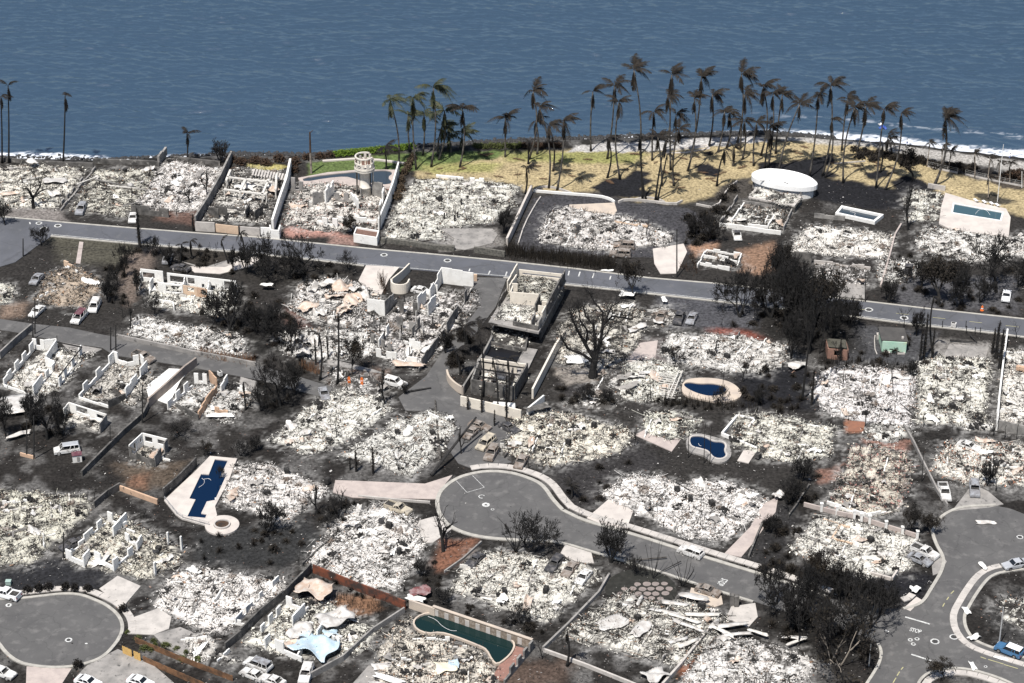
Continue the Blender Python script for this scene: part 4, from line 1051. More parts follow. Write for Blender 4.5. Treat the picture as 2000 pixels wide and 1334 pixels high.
h = house('m11', [(1800, 706), (1830, 696), (1938, 700), (1932, 760), (1926, 826), (1860, 830), (1792, 828), (1788, 750)], 'mottled ash lot left of the tall white boundary wall', dark=.27, hmax=.55, tint=(.95, .94, .9))
h = house('m12', [(1960, 680), (2060, 690), (2060, 850), (1950, 836), (1955, 760)], 'bright ash lot at the right edge behind the white wall', dark=.2, hmax=.45)
h = house('m13', [(1300, 600), (1330, 606), (1300, 640), (1240, 640), (1250, 605)], 'thin debris strip beside the three parked burnt cars', dark=.4, hmax=.35, dens=5)

# ---------- lower rows
h = house('w1', [(102, 680), (178, 690), (150, 716), (118, 760), (80, 772), (8, 752), (50, 715)], 'white stub walled house at the far left below the lane', dark=.2, hmax=.3)
for a, b, pr in (((65, 680), (88, 684), [2.3, .9, 2.4]), ((88, 684), (112, 680), [2.4, 2.3]), ((66, 684), (8, 754), [2.2, .6, 2.0, .8, 2.1, .6, 2.0, 1.6]), ((112, 684), (92, 714), [2.5, 2.5]), ((90, 716), (108, 722), [2.2, 2.0]), ((108, 722), (84, 750), [1.8, .4, 2.0, .5]), ((84, 750), (66, 774), [2.4, 2.4]), ((160, 692), (116, 756), [2.2, .3, .3, 2.0, .3, .3, 2.1, .4, 2.0]), ((8, 754), (66, 776), [.4, .5, .4])): hwall(h, a, b, pr, M_whiteclean, .25)
MB(h.location).beam(G(112, 668, 2.4), G(160, 678, 2.4), .22).build('beam', M_char, h); MB(h.location).beam(G(160, 678, 2.4), G(114, 736, 2.2), .18).build('beam', M_char, h)
h = house('w2', [(220, 712), (280, 716), (300, 736), (262, 790), (240, 782), (165, 778)], 'white walled roofless house beside the burnt pickup', dark=.25, hmax=.3, tint=(.9, .88, .84))
for a, b, pr in (((222, 706), (250, 716), [2.5, .9, 1.0]), ((250, 716), (272, 712), [1.0, 2.3]), ((222, 708), (155, 778), [2.5, .9, .9, 2.2, .9, .8, 2.2, .9]), ((288, 724), (268, 748), [2.4, 2.4, .6]), ((268, 748), (246, 778), [2.2, 2.4, 2.0, 2.3]), ((155, 778), (212, 796), [.4, .3, .5]), ((276, 712), (288, 726), [2.4, .5])): hwall(h, a, b, pr, M_whiteclean, .25)
hwall(h, (212, 796), (246, 780), [1.6, 1.4], M_soot, .25)
h = house('w3', [(385, 752), (455, 748), (500, 768), (478, 800), (450, 826), (395, 812), (328, 800)], 'white and orange walled ruin right of the long tan boundary wall', dark=.24, hmax=.35)
for a, b, pr, mt in (((380, 748), (405, 750), [2.3, .6, 2.3], M_white), ((410, 744), (424, 758), [2.5, 2.3], M_orange_wall), ((376, 756), (328, 800), [.5, 2.2, .6, 2.2, .8, 1.9], M_whiteclean), ((432, 772), (445, 752), [2.2, 2.5], M_white), ((424, 768), (388, 818), [1.8, 2.2, 2.3, 2.0, 1.6], M_orange_wall), ((344, 796), (388, 820), [1.0, 1.2], M_soot), ((420, 806), (446, 812), [1.4, .9, 1.2], M_orange_wall)): hwall(h, a, b, pr, mt, .25)
h = house('w4', [(140, 802), (205, 816), (190, 842), (128, 826)], 'narrow roofless outbuilding with brown shuttered window wall', dark=.35, hmax=.3)
hwall(h, (136, 806), (210, 830), [2.4], M_whiteclean, .22, [(.2, .5, .9, 2.2), (.74, .95, 1.0, 1.9)]); hwall(h, (136, 806), (126, 818), 2.3, M_white); hwall(h, (210, 830), (196, 846), [2.4, 2.2], M_grey_wall)
hwall(h, (126, 822), (190, 846), stub(6, .8, .3, .5, 5), M_grey_wall, .22)
h = house('w5', [(268, 872), (320, 884), (312, 906), (270, 900)], 'small square roofless white cottage with dark window openings', dark=.3, hmax=.35, tint=(.8, .78, .74))
cn = [(280, 868), (328, 880), (303, 912), (254, 892)]
hwall(h, cn[0], cn[1], 2.6, M_whiteclean, .22, [(.10, .40, .9, 2.1), (.62, .90, 1.1, 2.1)]); hwall(h, cn[3], cn[0], 2.6, M_whiteclean, .22, [(.30, .5, .2, 2.1), (.76, .92, .9, 2.1)])
hwall(h, cn[1], cn[2], [2.6, .4, 2.5, 2.3], M_grey_wall, .22); hwall(h, cn[2], cn[3], [1.6, 1.2, 1.5, 2.3], M_soot, .22, [(.72, .9, 1.0, 1.8)])
for i, (pts, lb, kw) in enumerate((
    ([(-40, 958), (60, 962), (165, 968), (180, 990), (120, 1050), (60, 1100), (-40, 1105)], 'wide mottled ash lot at the lower left edge', dict(dark=.3, tint=(.93, .92, .88))),
    ([(640, 768), (700, 758), (752, 780), (766, 800), (715, 840), (640, 880), (600, 886), (530, 862), (580, 815)], 'bright ash lot under the end of the lane', dict(dark=.2)),
    ([(775, 820), (848, 798), (892, 826), (862, 880), (800, 930), (735, 905), (660, 892)], 'bright ash lot left of the fallen utility pole', dict(dark=.2)),
    ([(1010, 816), (1070, 800), (1130, 812), (1215, 836), (1236, 850), (1210, 880), (1120, 905), (1060, 910), (985, 880)], 'cream mottled ash lot right of the cluster of burnt cars', dict(dark=.28, tint=(.97, .95, .89), acc=.08)),
    ([(1268, 806), (1320, 800), (1370, 818), (1345, 850), (1310, 862), (1250, 845)], 'small ash lot with pink tiles left of the second kidney pool', dict(dark=.32)),
    ([(1440, 812), (1500, 808), (1640, 836), (1612, 892), (1560, 905), (1500, 895), (1425, 868)], 'wide greyish ash lot right of the second kidney pool', dict(dark=.26, tint=(.93, .93, .91))),
    ([(1662, 874), (1700, 868), (1772, 884), (1778, 935), (1760, 1000), (1690, 1010), (1618, 990), (1640, 930)], 'reddish brick rubble lot at right', dict(dark=.27, acc=.26, accent=(.40, .22, .19), tint=(.92, .86, .83))),
    ([(1852, 862), (1930, 860), (2060, 870), (2060, 950), (1960, 948), (1890, 945), (1815, 920)], 'ash lot with orange brick debris at the right edge', dict(dark=.28, acc=.18, accent=(.5, .25, .16))),
    ([(1690, 826), (1762, 832), (1778, 848), (1740, 862), (1690, 858)], 'small ash patch beside the red tiled floor', dict(dark=.28)),
    ([(1222, 928), (1290, 930), (1330, 945), (1410, 935), (1468, 960), (1500, 978), (1470, 1015), (1420, 1056), (1350, 1050), (1250, 1005), (1172, 965)], 'bright ash lot above the white burnt SUV', dict(dark=.14)),
    ([(1590, 1012), (1660, 1015), (1790, 1052), (1785, 1085), (1770, 1115), (1690, 1128), (1600, 1100), (1548, 1075)], 'bright ash lot left of the right cul-de-sac', dict(dark=.13)),
    ([(455, 910), (520, 905), (610, 938), (645, 960), (600, 985), (565, 1020), (520, 1010), (430, 978)], 'bright ash lot right of the stepped navy pool', dict(dark=.17)),
    ([(690, 995), (740, 985), (810, 1012), (836, 1062), (815, 1090), (770, 1155), (700, 1140), (600, 1098), (640, 1040)], 'bright ash lot beside the red soil bed', dict(dark=.2)),
    ([(925, 1082), (990, 1078), (1150, 1102), (1165, 1125), (1130, 1160), (1072, 1215), (1000, 1195), (880, 1152)], 'bright ash lot under the central street with three burnt cars', dict(dark=.18)),
    ([(205, 1012), (245, 1010), (350, 1070), (352, 1095), (300, 1130), (240, 1120), (130, 1092)], 'white stub walled ruin above the left cul-de-sac', dict(dark=.28, tint=(.92, .89, .84))),
    ([(345, 1115), (400, 1110), (545, 1132), (560, 1145), (470, 1210), (430, 1240), (380, 1225), (300, 1178)], 'bright ash lot left of the long diagonal black wall', dict(dark=.15, hmax=.8)),
    ([(555, 1180), (620, 1165), (700, 1210), (745, 1225), (700, 1275), (600, 1285), (480, 1258)], 'white walled ruin with blue and white roof sheets', dict(dark=.25)),
    ([(795, 1206), (806, 1236), (862, 1246), (935, 1268), (955, 1295), (975, 1312), (960, 1370), (720, 1370), (740, 1270), (755, 1240)], 'cream ash lot below the long green pool', dict(dark=.27, tint=(.95, .92, .86), acc=.1)),
    ([(1215, 1160), (1300, 1185), (1340, 1170), (1420, 1205), (1400, 1240), (1330, 1300), (1240, 1280), (1100, 1240), (1140, 1200)], 'white debris lot with flagstone patio and grey panels', dict(dark=.26, hmax=.8, long_=.25, tint=(.97, .96, .92), acc=.08)),
    ([(1400, 1240), (1480, 1250), (1590, 1290), (1570, 1340), (1500, 1370), (1310, 1370), (1350, 1310)], 'mottled ash lot at the bottom beside the thicket', dict(dark=.22)),
    ([(1955, 1172), (2060, 1160), (2060, 1236), (1990, 1228), (1960, 1210)], 'small debris lot inside the kerbed corner island', dict(dark=.42)),
    ([(1900, 830), (1935, 828), (1935, 840), (1880, 836)], 'narrow ash strip at the foot of the white boundary wall', dict(dark=.25)),
    ([(365, 1240), (400, 1235), (425, 1258), (400, 1290), (360, 1285)], 'small ash heap beside the grey garage slab', dict(dark=.22)),
    ([(400, 1260), (470, 1290), (440, 1300)], 'thin ash strip beside the orange timber fence', dict(dark=.4)),
    ([(630, 712), (720, 735), (760, 760), (740, 775), (660, 765)], 'thin debris strip under the orange barrier panels', dict(dark=.45, dens=6)),
    ([(1180, 735), (1240, 720), (1200, 790), (1185, 800), (1100, 795)], 'dark debris strip beside the tall perimeter wall', dict(dark=.55, dens=6)),
)):
    house(f'l{i}', pts, lb, **kw)
h = HOUSES['l14']      # white stub walls above left cul-de-sac
for a, b, pr in (((212, 1022), (240, 1034), [2.6, 1.0, 1.0]), ((240, 1034), (248, 1030), [1.4]), ((248, 1024), (222, 1052), [2.6, 2.5]), ((208, 1026), (165, 1062), [.6, 2.2, .7, 2.0, 2.0]), ((165, 1062), (132, 1086), [1.2, .3, .8]), ((130, 1090), (164, 1106), [2.0, .9, 1.0]), ((164, 1108), (176, 1092), [2.3, 2.2]), ((186, 1096), (222, 1114), [2.2, .9, .9]), ((222, 1116), (260, 1086), [2.4, .9, 1.0, 2.2]), ((246, 1058), (268, 1070), [2.0, .6, 1.0]), ((268, 1078), (278, 1064), [2.0, 2.2]), ((248, 1040), (264, 1046), [.9]), ((328, 1066), (330, 1064), [2.8]), ((354, 1074), (356, 1072), [2.8]), ((302, 1124), (305, 1120), [2.6])): hwall(h, a, b, pr, M_whiteclean, .28)
h = HOUSES['l16']
for a, b, pr in (((560, 1186), (594, 1198), [2.4, 1.1, 1.1]), ((596, 1202), (572, 1228), [2.6, 2.6]), ((548, 1200), (510, 1240), [2.0, .5, 2.2, .5, 1.8]), ((538, 1270), (590, 1292), [2.4, .9, .9]), ((582, 1288), (590, 1276), [1.2]), ((518, 1268), (528, 1258), [2.2]), ((650, 1258), (664, 1266), [1.9, .5, 1.9]), ((620, 1250), (632, 1232), [2.0, 2.0]), ((640, 1240), (668, 1252), [.9, 1.0])): hwall(h, a, b, pr, M_whiteclean, .26)
h = HOUSES['l15']
for a, b, pr in (((500, 1180), (545, 1140), stub(7, 1.9, .5, .6, 2)), ((460, 1220), (500, 1180), stub(6, 1.5, .4, .5, 3)), ((420, 1180), (440, 1150), stub(4, 1.2, .4, .5, 4)), ((405, 1215), (425, 1225), [1.2, .6])): hwall(h, a, b, pr, M_white, .22)
h = HOUSES['l6']
hwall(h, (1615, 985), (1690, 1010), stub(8, .9, .4, .4, 4), M_white, .3); hwall(h, (1690, 1010), (1740, 1000), stub(5, .8, .3, .4, 4), M_white, .3)
h = HOUSES['l10']
for a, b in (((1608, 1018), (1660, 1034)), ((1625, 1055), (1665, 1066)), ((1640, 1030), (1625, 1055)), ((1700, 1122), (1742, 1133)), ((1742, 1133), (1752, 1118))): hwall(h, a, b, .55, M_pale_deck if a[1] > 1100 else M_tan_wall, .35)
h = HOUSES['l5']
for a, b in (((1410, 850), (1440, 815)), ((1440, 815), (1475, 822)), ((1410, 850), (1480, 880)), ((1475, 822), (1462, 838))): hwall(h, a, b, .6, M_white, .4)
h = HOUSES['m12']
hwall(h, (1984, 724), (2030, 732), 1.2, M_orange_wall, .8, name='orange_counter')

# low footings, fallen sheets and charred heaps inside the ash lots
def _heap(seed):
    r = random.Random(seed); m_ = MB()
    for k in range(26):
        a = r.uniform(0, 6.28); q = abs(r.gauss(0, .5)); m_.box(q * math.cos(a), q * math.sin(a), max(0, .5 - q * .5) * r.random(), r.uniform(.1, .7), r.uniform(.06, .3), r.uniform(.05, .3), r.uniform(0, 3), (r.gauss(0, .5), r.gauss(0, .5), 0))
    return mesh('charred_heap', m_.V, m_.F, M_char)
def _crumple(seed):
    r = np.random.default_rng(seed); nx, ny = 9, 7; u, v = np.meshgrid(np.linspace(-1, 1, nx), np.linspace(-1, 1, ny)); p = r.uniform(0, 6, 4)
    z = .22 * np.abs(np.sin(u * 2.2 + p[0])) + .16 * np.sin(v * 2.5 + u * 1.5 + p[1]) + .1 * np.sin(u * 6 + v * 3 + p[2])
    i = np.arange((ny - 1) * (nx - 1)); a = (i // (nx - 1)) * nx + i % (nx - 1)
    return np_mesh('roof_sheet', np.stack([u * (1 + .15 * np.sin(v * 3 + p[3])), v * .7, z], -1).reshape(-1, 3), np.stack([a, a + 1, a + nx + 1, a + nx], 1), M_sheet)
HEAPS = [_heap(i) for i in range(4)]; CRUMP = [_crumple(i) for i in range(6)]
def furnish(key, seed, nf=7, ns=6, nh=8):
    root = HOUSES[key]; poly = LOTP[key]; r = random.Random(seed); P_ = np.array(poly); o_ = root.location
    e = max(((Vector(poly[i]) - Vector(poly[i - 1])) for i in range(len(poly))), key=lambda v: v.length); yw = math.atan2(e.y, e.x)
    c_ = P_.mean(0); A = abs(sum(poly[i - 1][0] * poly[i][1] - poly[i][0] * poly[i - 1][1] for i in range(len(poly)))) / 2; k_ = min(1.6, max(.3, A / 260))
    def inside(m_=.6):
        for _ in range(60):
            x, y = r.uniform(*sorted(P_[:, 0])[::len(P_) - 1]), r.uniform(*sorted(P_[:, 1])[::len(P_) - 1])
            if sdist(poly, np.array([x]), np.array([y]))[0] > m_: return x, y
        return tuple(c_)
    for i in range(int(nf * k_)):
        x, y = inside(1.2); d_ = Vector((math.cos(yw + (i % 2) * 1.571), math.sin(yw + (i % 2) * 1.571))); L = r.uniform(2.5, 6.5); a = Vector((x, y)) - d_ * L / 2; b = a + d_ * L
        n = max(2, int(L / .7)); hh = [r.choice((.35, .5, .6, .25, .9)) * r.uniform(.8, 1.2) for _ in range(n)]
        hwall(root, a, b, hh, r.choice([M_white, M_whiteclean, M_conc_dirty, M_beam_white]), .22, None, 'footing', absolute=True)
    for i in range(int(ns * k_)):
        x, y = inside(); s_ = r.uniform(.5, 1.5); link('roof_sheet', r.choice(CRUMP), root, r.choice([M_sheet, M_sheet, M_whiteclean, M_sheet_tan, M_conc_dirty]), (x - o_.x, y - o_.y, .5), (r.gauss(0, .2), r.gauss(0, .2), yw + r.uniform(0, 6)), (s_ * r.uniform(.6, 1.6), s_ * r.uniform(.5, 1), s_))
    for i in range(int(nh * k_)):
        x, y = inside(); s_ = r.uniform(.6, 1.5); link('charred_heap', r.choice(HEAPS), root, r.choice([M_char, M_char, M_rust]), (x - o_.x, y - o_.y, .22), (0, 0, r.uniform(0, 6)), (s_, s_, s_ * r.uniform(.6, 1.1)))
for i, k in enumerate(list(HOUSES)):
    furnish(k, i + 3, *((7, 6, 8) if k[0] in 'lm' else (4, 5, 7)))

# ash drifted out of the lots onto the soil around them
_a = ground.data.color_attributes['col']; _n = len(ground.data.vertices)
_c = np.empty(_n * 4, np.float32); _a.data.foreach_get('color', _c); _c = _c.reshape(-1, 4)
_v = np.empty(_n * 3, np.float32); ground.data.vertices.foreach_get('co', _v); _v = _v.reshape(-1, 3)
_nz = fbm(_v[:, 0] * .5, _v[:, 1] * .5, 4); _n2 = fbm(_v[:, 0] * 1.5, _v[:, 1] * 1.5, 6, 3); _w = np.zeros(_n)
for poly in LOTS:
    p_ = np.array(poly); k = np.where((_v[:, 0] > p_[:, 0].min() - 7) & (_v[:, 0] < p_[:, 0].max() + 7) & (_v[:, 1] > p_[:, 1].min() - 7) & (_v[:, 1] < p_[:, 1].max() + 7))[0]
    if len(k): _w[k] = np.maximum(_w[k], smooth(-3.2, .8, sdist(poly, _v[k, 0], _v[k, 1]) + 6 * (_nz[k] - .5)))
_w = (_w * smooth(.36, .66, _n2) * .55)[:, None]
_c[:, :3] = _c[:, :3] * (1 - _w) + np.array((.36, .35, .335)) * _w
_a.data.foreach_set('color', _c.ravel())

# ================================================================== two-storey concrete shell and lower house
Zs = 3.4
root = empty('concrete_house', G(1030, 600)); tag(root, 'two storey concrete house shell with roofless upper floor', 'house')
HOUSES['shell'] = root
NL, NR, FR_, FL = G(954, 629, Zs).xy, G(1052, 649, Zs).xy, G(1106, 549, Zs - .3).xy, G(1010, 536, Zs).xy
lerp = lambda a, b, t: a + (b - a) * t
def quad(u, v):   # u across, v from near to far
    return lerp(lerp(NL, NR, u), lerp(FL, FR_, u), v)
o_ = root.location
MB(o_).prism([tuple(p) for p in (NL, NR, FR_, FL)], Zs - .45, Zs).build('upper_floor_slab', M_conc_dirty, root)
for (u0, v0, u1, v1) in ((.03, .16, .03, .99), (.03, .985, .97, .985), (.96, .12, .96, .97), (.05, .17, .92, .17)):
    hwall(root, quad(u0, v0), quad(u1, v1), Zs - .46, M_soot, .3, None, 'lower_wall', absolute=True)
def up(u0, v0, u1, v1, prof, mat=None, ops=None, t=.25): hwall(root, quad(u0, v0), quad(u1, v1), prof, mat or M_tan_pale, t, ops, 'upper_wall', Zs, True)
M_tan_pale = M('pale_cream_plaster', (.70, .64, .55), (.58, .53, .46), .5, .45, .75, .85, c3=(.13, .12, .11), scale3=.9, lo3=.66, hi3=.75)
up(.02, .99, .98, .99, [1.4], M_tan_pale, [(.10, .98, .35, .75)]); up(.98, .30, .98, .97, [2.6, 2.7, 2.7, 2.6], M_soot, [(.2, .3, .9, 1.9), (.62, .74, .9, 1.9)], .3)
up(.02, .62, .02, .97, [2.7, 2.9, 3.0]); up(.10, .55, .10, .80, [2.6, 2.4]); up(.20, .42, .74, .46, [2.7], M_tan_pale); up(.20, .42, .16, .56, [2.7, 2.5]); up(.10, .62, .22, .63, [2.3])
up(.76, .30, .76, .47, [2.4, 2.6], M_soot); up(.80, .47, .97, .48, [1.0]); up(.97, .16, .97, .30, [2.5, 2.5]); up(.82, .30, .97, .30, [2.2])
up(.02, .30, .02, .60, [1.4, 1.6, 1.2], M_soot); up(.48, .03, .98, .03, [1.0], M_soot, None, .3); up(.84, .03, .84, .16, [2.2], M_grey_wall); up(.97, .04, .97, .15, [1.8], M_grey_wall); up(.38, .58, .38, .62, [2.0], M_soot); up(.48, .03, .48, .12, [1.0], M_soot)
def rubble_quad(key, poly, z, parent, **kw):
    V, F, Cc = rubble_mesh(poly, 77, cell=.35, **kw)
    V[:, 0] -= parent.location.x; V[:, 1] -= parent.location.y; V[:, 2] += z
    o = link('rubble', np_mesh('rubble', V, F, M_rubble, Cc), parent); o['kind'] = 'stuff'
rubble_quad('a', [tuple(quad(*p)) for p in ((.08, .50), (.92, .50), (.92, .95), (.08, .95))], Zs + .1, root, dens=9, hmax=.3, dark=.16, long_=.5, tint=(.92, .92, .9))
rubble_quad('b', [tuple(quad(*p)) for p in ((.10, .08), (.92, .08), (.92, .38), (.10, .38))], Zs + .1, root, dens=9, hmax=.35, dark=.22)
# terrace in front of the upper storey
pt = [G(957, 676), G(965, 640), G(1032, 652), G(1026, 690)]
hwall(root, pt[0].xy, pt[3].xy, [1.1, 1.0, 1.0], M_soot, .3, None, 'terrace_wall', absolute=True); hwall(root, pt[0].xy, pt[1].xy, [1.0], M_grey_wall, .3, None, 'terrace_wall', absolute=True); hwall(root, pt[3].xy, pt[2].xy, [1.1], M_soot, .3, None, 'terrace_wall', absolute=True)
rubble_quad('c', [tuple(p.xy) for p in pt], .35, root, dens=7, hmax=.3, dark=.55)
# lower house
root = empty('concrete_house', G(980, 755)); tag(root, 'low roofless concrete house in front of the black empty pool', 'house')
HOUSES['lowshell'] = root
q = [G(921, 768), G(1004, 782), G(1030, 735), G(938, 722)]
hwall(root, q[0].xy, q[1].xy, [3.2, 3.2, 3.1, 3.2], M_soot, .3, [(.18, .30, 1.0, 2.2), (.55, .66, 1.0, 2.2)], absolute=True); hwall(root, q[1].xy, q[2].xy, [3.2, 3.1], M_soot, .3, absolute=True)
hwall(root, q[2].xy, q[3].xy, [2.8, 2.8, 2.6], M_tan_pale, .3, [(.12, .22, 0, 2.1)], absolute=True); hwall(root, q[3].xy, q[0].xy, [2.8, 3.0], M_grey_wall, .3, absolute=True)
hwall(root, (992, 770), (1002, 738), [2.6, 2.4], M_soot, .25)
for t in (.2, .5, .8): MB(root.location).beam((*lerp(q[0].xy, q[3].xy, t), 3.0), (*lerp(q[1].xy, q[2].xy, t), 3.0), .2, .25).build('roof_beam', M_char, root)
rubble_quad('d', [tuple((p - G(978, 752)).xy * .9 + G(978, 752).xy) for p in q], .1, root, dens=8, hmax=.5, dark=.35, acc=.15, accent=(.4, .2, .15))

# ================================================================== round tower
c = G(714, 384); root = empty('round_tower', c); tag(root, 'round white stone tower with open ring of arches at its top', 'tower')
M_tower = M('weathered_white_stone', (.66, .62, .55), (.50, .46, .41), .8, .4, .68, .9, c3=(.20, .17, .15), scale3=1.2, lo3=.62, hi3=.72)
MB(c).lathe(c.x, c.y, [(1.25, -.2), (1.25, 2.4), (1.35, 2.45), (1.35, 2.7), (1.2, 2.75), (1.2, 6.6), (1.9, 7.0)], 22).build('core_column', M_tower, root, True)
for a0, a1, hh, mt in ((-.35, .35, 6.9, M_tower), (.9, 1.3, 6.9, M_grey_wall), (1.9, 2.3, 6.9, M_soot), (2.75, 3.35, 6.9, M_tower), (4.15, 4.3, 3.0, M_grey_wall)):
    MB(c).lathe(c.x, c.y, [(2.05, -.2), (2.05, hh), (1.8, hh), (1.8, -.2)], 8, a0, a1).build('pier', mt, root)
MB(c).lathe(c.x, c.y, [(1.2, 6.55), (2.0, 6.75), (2.35, 6.9), (2.35, 7.15), (2.2, 7.2), (2.2, 7.35), (2.4, 7.4), (2.4, 7.6), (.1, 7.6)], 30).build('cornice', M_tower, root)
n = 10      # gallery drum with round openings
drum = MB(c)
for k in range(n):
    a0 = 2 * math.pi * k / n + .12; a1 = 2 * math.pi * (k + 1) / n + .12; w = (a1 - a0)
    for f0, f1 in ((0, .22), (.78, 1.0)): drum.lathe(c.x, c.y, [(2.3, 7.6), (2.25, 9.0), (2.02, 9.0), (2.02, 7.6), (2.3, 7.6)], 2, a0 + w * f0, a0 + w * f1)
    for j in range(6):
        f0 = .22 + .56 * j / 6; f1 = .22 + .56 * (j + 1) / 6; m_ = ((j + .5) / 6 - .5) * 2; r_ = math.sqrt(max(0, 1 - m_ * m_)) * .5
        for z0, z1 in ((7.6, 8.3 - r_), (8.3 + r_, 9.0)):
            if z1 - z0 > .02: drum.lathe(c.x, c.y, [(2.3, z0), (2.27, z1), (2.02, z1), (2.02, z0), (2.3, z0)], 1, a0 + w * f0, a0 + w * f1)
drum.build('arched_drum', M_tower, root)
for k in range(n):
    a = 2 * math.pi * k / n + .12
    MB(c).lathe(c.x, c.y, [(2.15, 9.0), (2.12, 10.1 if k % 3 else 9.7), (1.85, 10.1 if k % 3 else 9.7), (1.85, 9.0)], 3, a, a + .30).build('ring_post', random.choice([M_tower, M_brick, M_tower]), root)
MB(c).lathe(c.x, c.y, [(2.2, 10.1), (2.2, 10.4), (1.85, 10.4), (1.85, 10.1), (2.2, 10.1)], 20, 1.0, 5.9).build('top_ring', M_tower, root)
for x_, z_ in ((-.5, 1.0), (.4, 1.4)): MB(c).box(c.x + x_, c.y + .3, 7.6, .3, .3, 1.9).build('broken_column', M_brick, root)

# ================================================================== white curved roof
c = G(1532, 372); root = empty('curved_roof_house', c); tag(root, 'ruin with bright white oval roof slab and drooping rim', 'ruin')
zr = 2.9; cc_ = G(1532, 352, zr)
ell = []
for k in range(36):
    a = 2 * math.pi * k / 36
    ell.append((cc_.x + 7.4 * math.cos(a), cc_.y + (4.9 if math.sin(a) > 0 else 3.6) * math.sin(a) - .30 * 7.4 * math.cos(a)))
V = [(x, y, zr + .25) for x, y in ell] + [(cc_.x + (x - cc_.x) * .93, cc_.y + (y - cc_.y) * .93, zr + .62) for x, y in ell] + [(cc_.x + (x - cc_.x) * .86, cc_.y + (y - cc_.y) * .86, zr + .42) for x, y in ell] + [(x, y, zr - .9) for x, y in ell]
F = [(i, (i + 1) % 36, 36 + (i + 1) % 36, 36 + i) for i in range(36)] + [(36 + i, 36 + (i + 1) % 36, 72 + (i + 1) % 36, 72 + i) for i in range(36)] + [tuple(range(72, 108))] + [(108 + i, 108 + (i + 1) % 36, (i + 1) % 36, i) for i in range(36)]
m = MB(c); m.add(V, F); m.build('oval_roof', M('bright_white_roof', (.86, .855, .84), (.80, .79, .77), .5, .45, .75, .8, c3=(.3, .28, .26), scale3=1.2, lo3=.74, hi3=.8), root)
for a, b in (((1484, 353), (1504, 353)), ((1530, 355), (1546, 362))): MB(c).beam(G(*a, zr + .46), G(*b, zr + .46), .22, .06).build('roof_slit', M_char, root)
sl = [G(1462, 385, 1.7), G(1476, 366, 1.7), G(1566, 384, 1.7), G(1552, 402, 1.7)]
MB(c).prism([tuple(p.xy) for p in sl], 1.35, 1.7).build('lower_slab', M_concrete, root)
rubble_quad('e', [tuple(p.xy) for p in sl], 1.65, root, dens=9, hmax=.3, dark=.3)
for a, b in ((sl[0], sl[3]), (sl[1], sl[2]), (sl[0], sl[1]), (sl[3], sl[2])): hwall(root, a.xy, b.xy, 1.33, M_soot, .3, absolute=True)
MB(c).prism([(cc_.x + (x - cc_.x) * .9, cc_.y + (y - cc_.y) * .9) for x, y in ell], -.2, zr - .88).build('drum_wall', M_white, root)
for k in range(0, 36, 6): MB(c).beam((ell[k][0] * .93 + cc_.x * .07, ell[k][1] * .93 + cc_.y * .07, -.1), (ell[k][0] * .93 + cc_.x * .07, ell[k][1] * .93 + cc_.y * .07, zr - .3), .35).build('roof_pier', M_grey_wall, root)
HOUSES['dome'] = root

# ================================================================== green shed and brick ruin
root = empty('green_shed', G(1745, 690)); tag(root, 'small shed with pale green front wall and dark flat roof', 'shed')
a, b = G(1723, 686), G(1769, 688.5); dp = Vector((.05, 5.4)); zt = 2.35
pp = [a.xy, b.xy, b.xy + dp, a.xy + dp]
MB(root.location).wall(pp[0], pp[1], .2, [(0, .3, [(-.1, zt)]), (.3, .45, [(-.1, .35), (.75, zt)]), (.45, 1, [(-.1, zt)])]).build('front_wall', M_green_wall, root)
for i, j in ((1, 2), (2, 3), (3, 0)): MB(root.location).wall(pp[i], pp[j], .2, [(0.02, .98, [(-.1, zt - .01)])]).build('wall', M_green_wall, root)
MB(root.location).prism([tuple(pp[0] + Vector((-.3, .12))), tuple(pp[1] + Vector((.3, .12))), tuple(pp[2] + Vector((.3, .3))), tuple(pp[3] + Vector((-.3, .3)))], zt, zt + .22).build('flat_roof', M_roofdark, root)
MB(root.location).lathe(*G(1763, 663, zt).xy, [(.28, zt + .2), (.28, zt + .6), (.1, zt + .75), (.0, zt + .75)], 10).build('roof_vent', M_concrete, root)
for i, (x0, y0, w_, d_) in enumerate(((1732, 689, .95, .75), (1759, 689, 1.35, .95))):
    p = G(x0, y0); o = empty('access_hatch', p); tag(o, ('small' if i == 0 else 'large') + ' white framed hatch on the ground before the green shed', 'hatch', 'hatches before the green shed')
    fr_ = MB(p); 
    for sx_, sy_, w1, d1 in ((0, -d_ / 2, w_ + .2, .2), (0, d_ / 2, w_ + .2, .2), (-w_ / 2, 0, .2, d_ - .2), (w_ / 2, 0, .2, d_ - .2)): fr_.box(p.x + sx_, p.y + sy_, -.1, w1, d1, .32)
    fr_.build('frame', M_concrete, o); MB(p).box(p.x, p.y, -.1, w_ - .2, d_ - .2, .22).build('grate', M_iron, o)
p = G(1716, 660); o = empty('utility_cabinet', p); tag(o, 'pale utility cabinet with bent pipe left of the green shed', 'cabinet')
MB(p).box(p.x, p.y, -.1, .9, 1.0, 1.1).build('cabinet_box', M_concrete, o); MB(p).box(p.x + .1, p.y - .3, .99, .5, .3, .25).build('lid', M_soot, o)
MB(p).tube([G(1709, 655, .3), G(1708, 665, .3), G(1709, 682, .25), G(1713, 692, .1)], .11, 6).build('pipe', M_concrete, o)
root = empty('brick_outbuilding', G(1636, 700)); tag(root, 'small burnt brick outbuilding with sagging dark roof behind bare trunks', 'outbuilding')
a, b = G(1617, 700), G(1655, 703); pp = [a.xy, b.xy, b.xy + Vector((0, 4)), a.xy + Vector((0, 4))]
MB(root.location).wall(pp[0], pp[1], .25, [(0, .3, [(-.1, 2.3)]), (.3, .6, [(-.1, .8), (2.0, 2.3)]), (.6, 1, [(-.1, 2.3)])]).build('front_wall', M_brick, root)
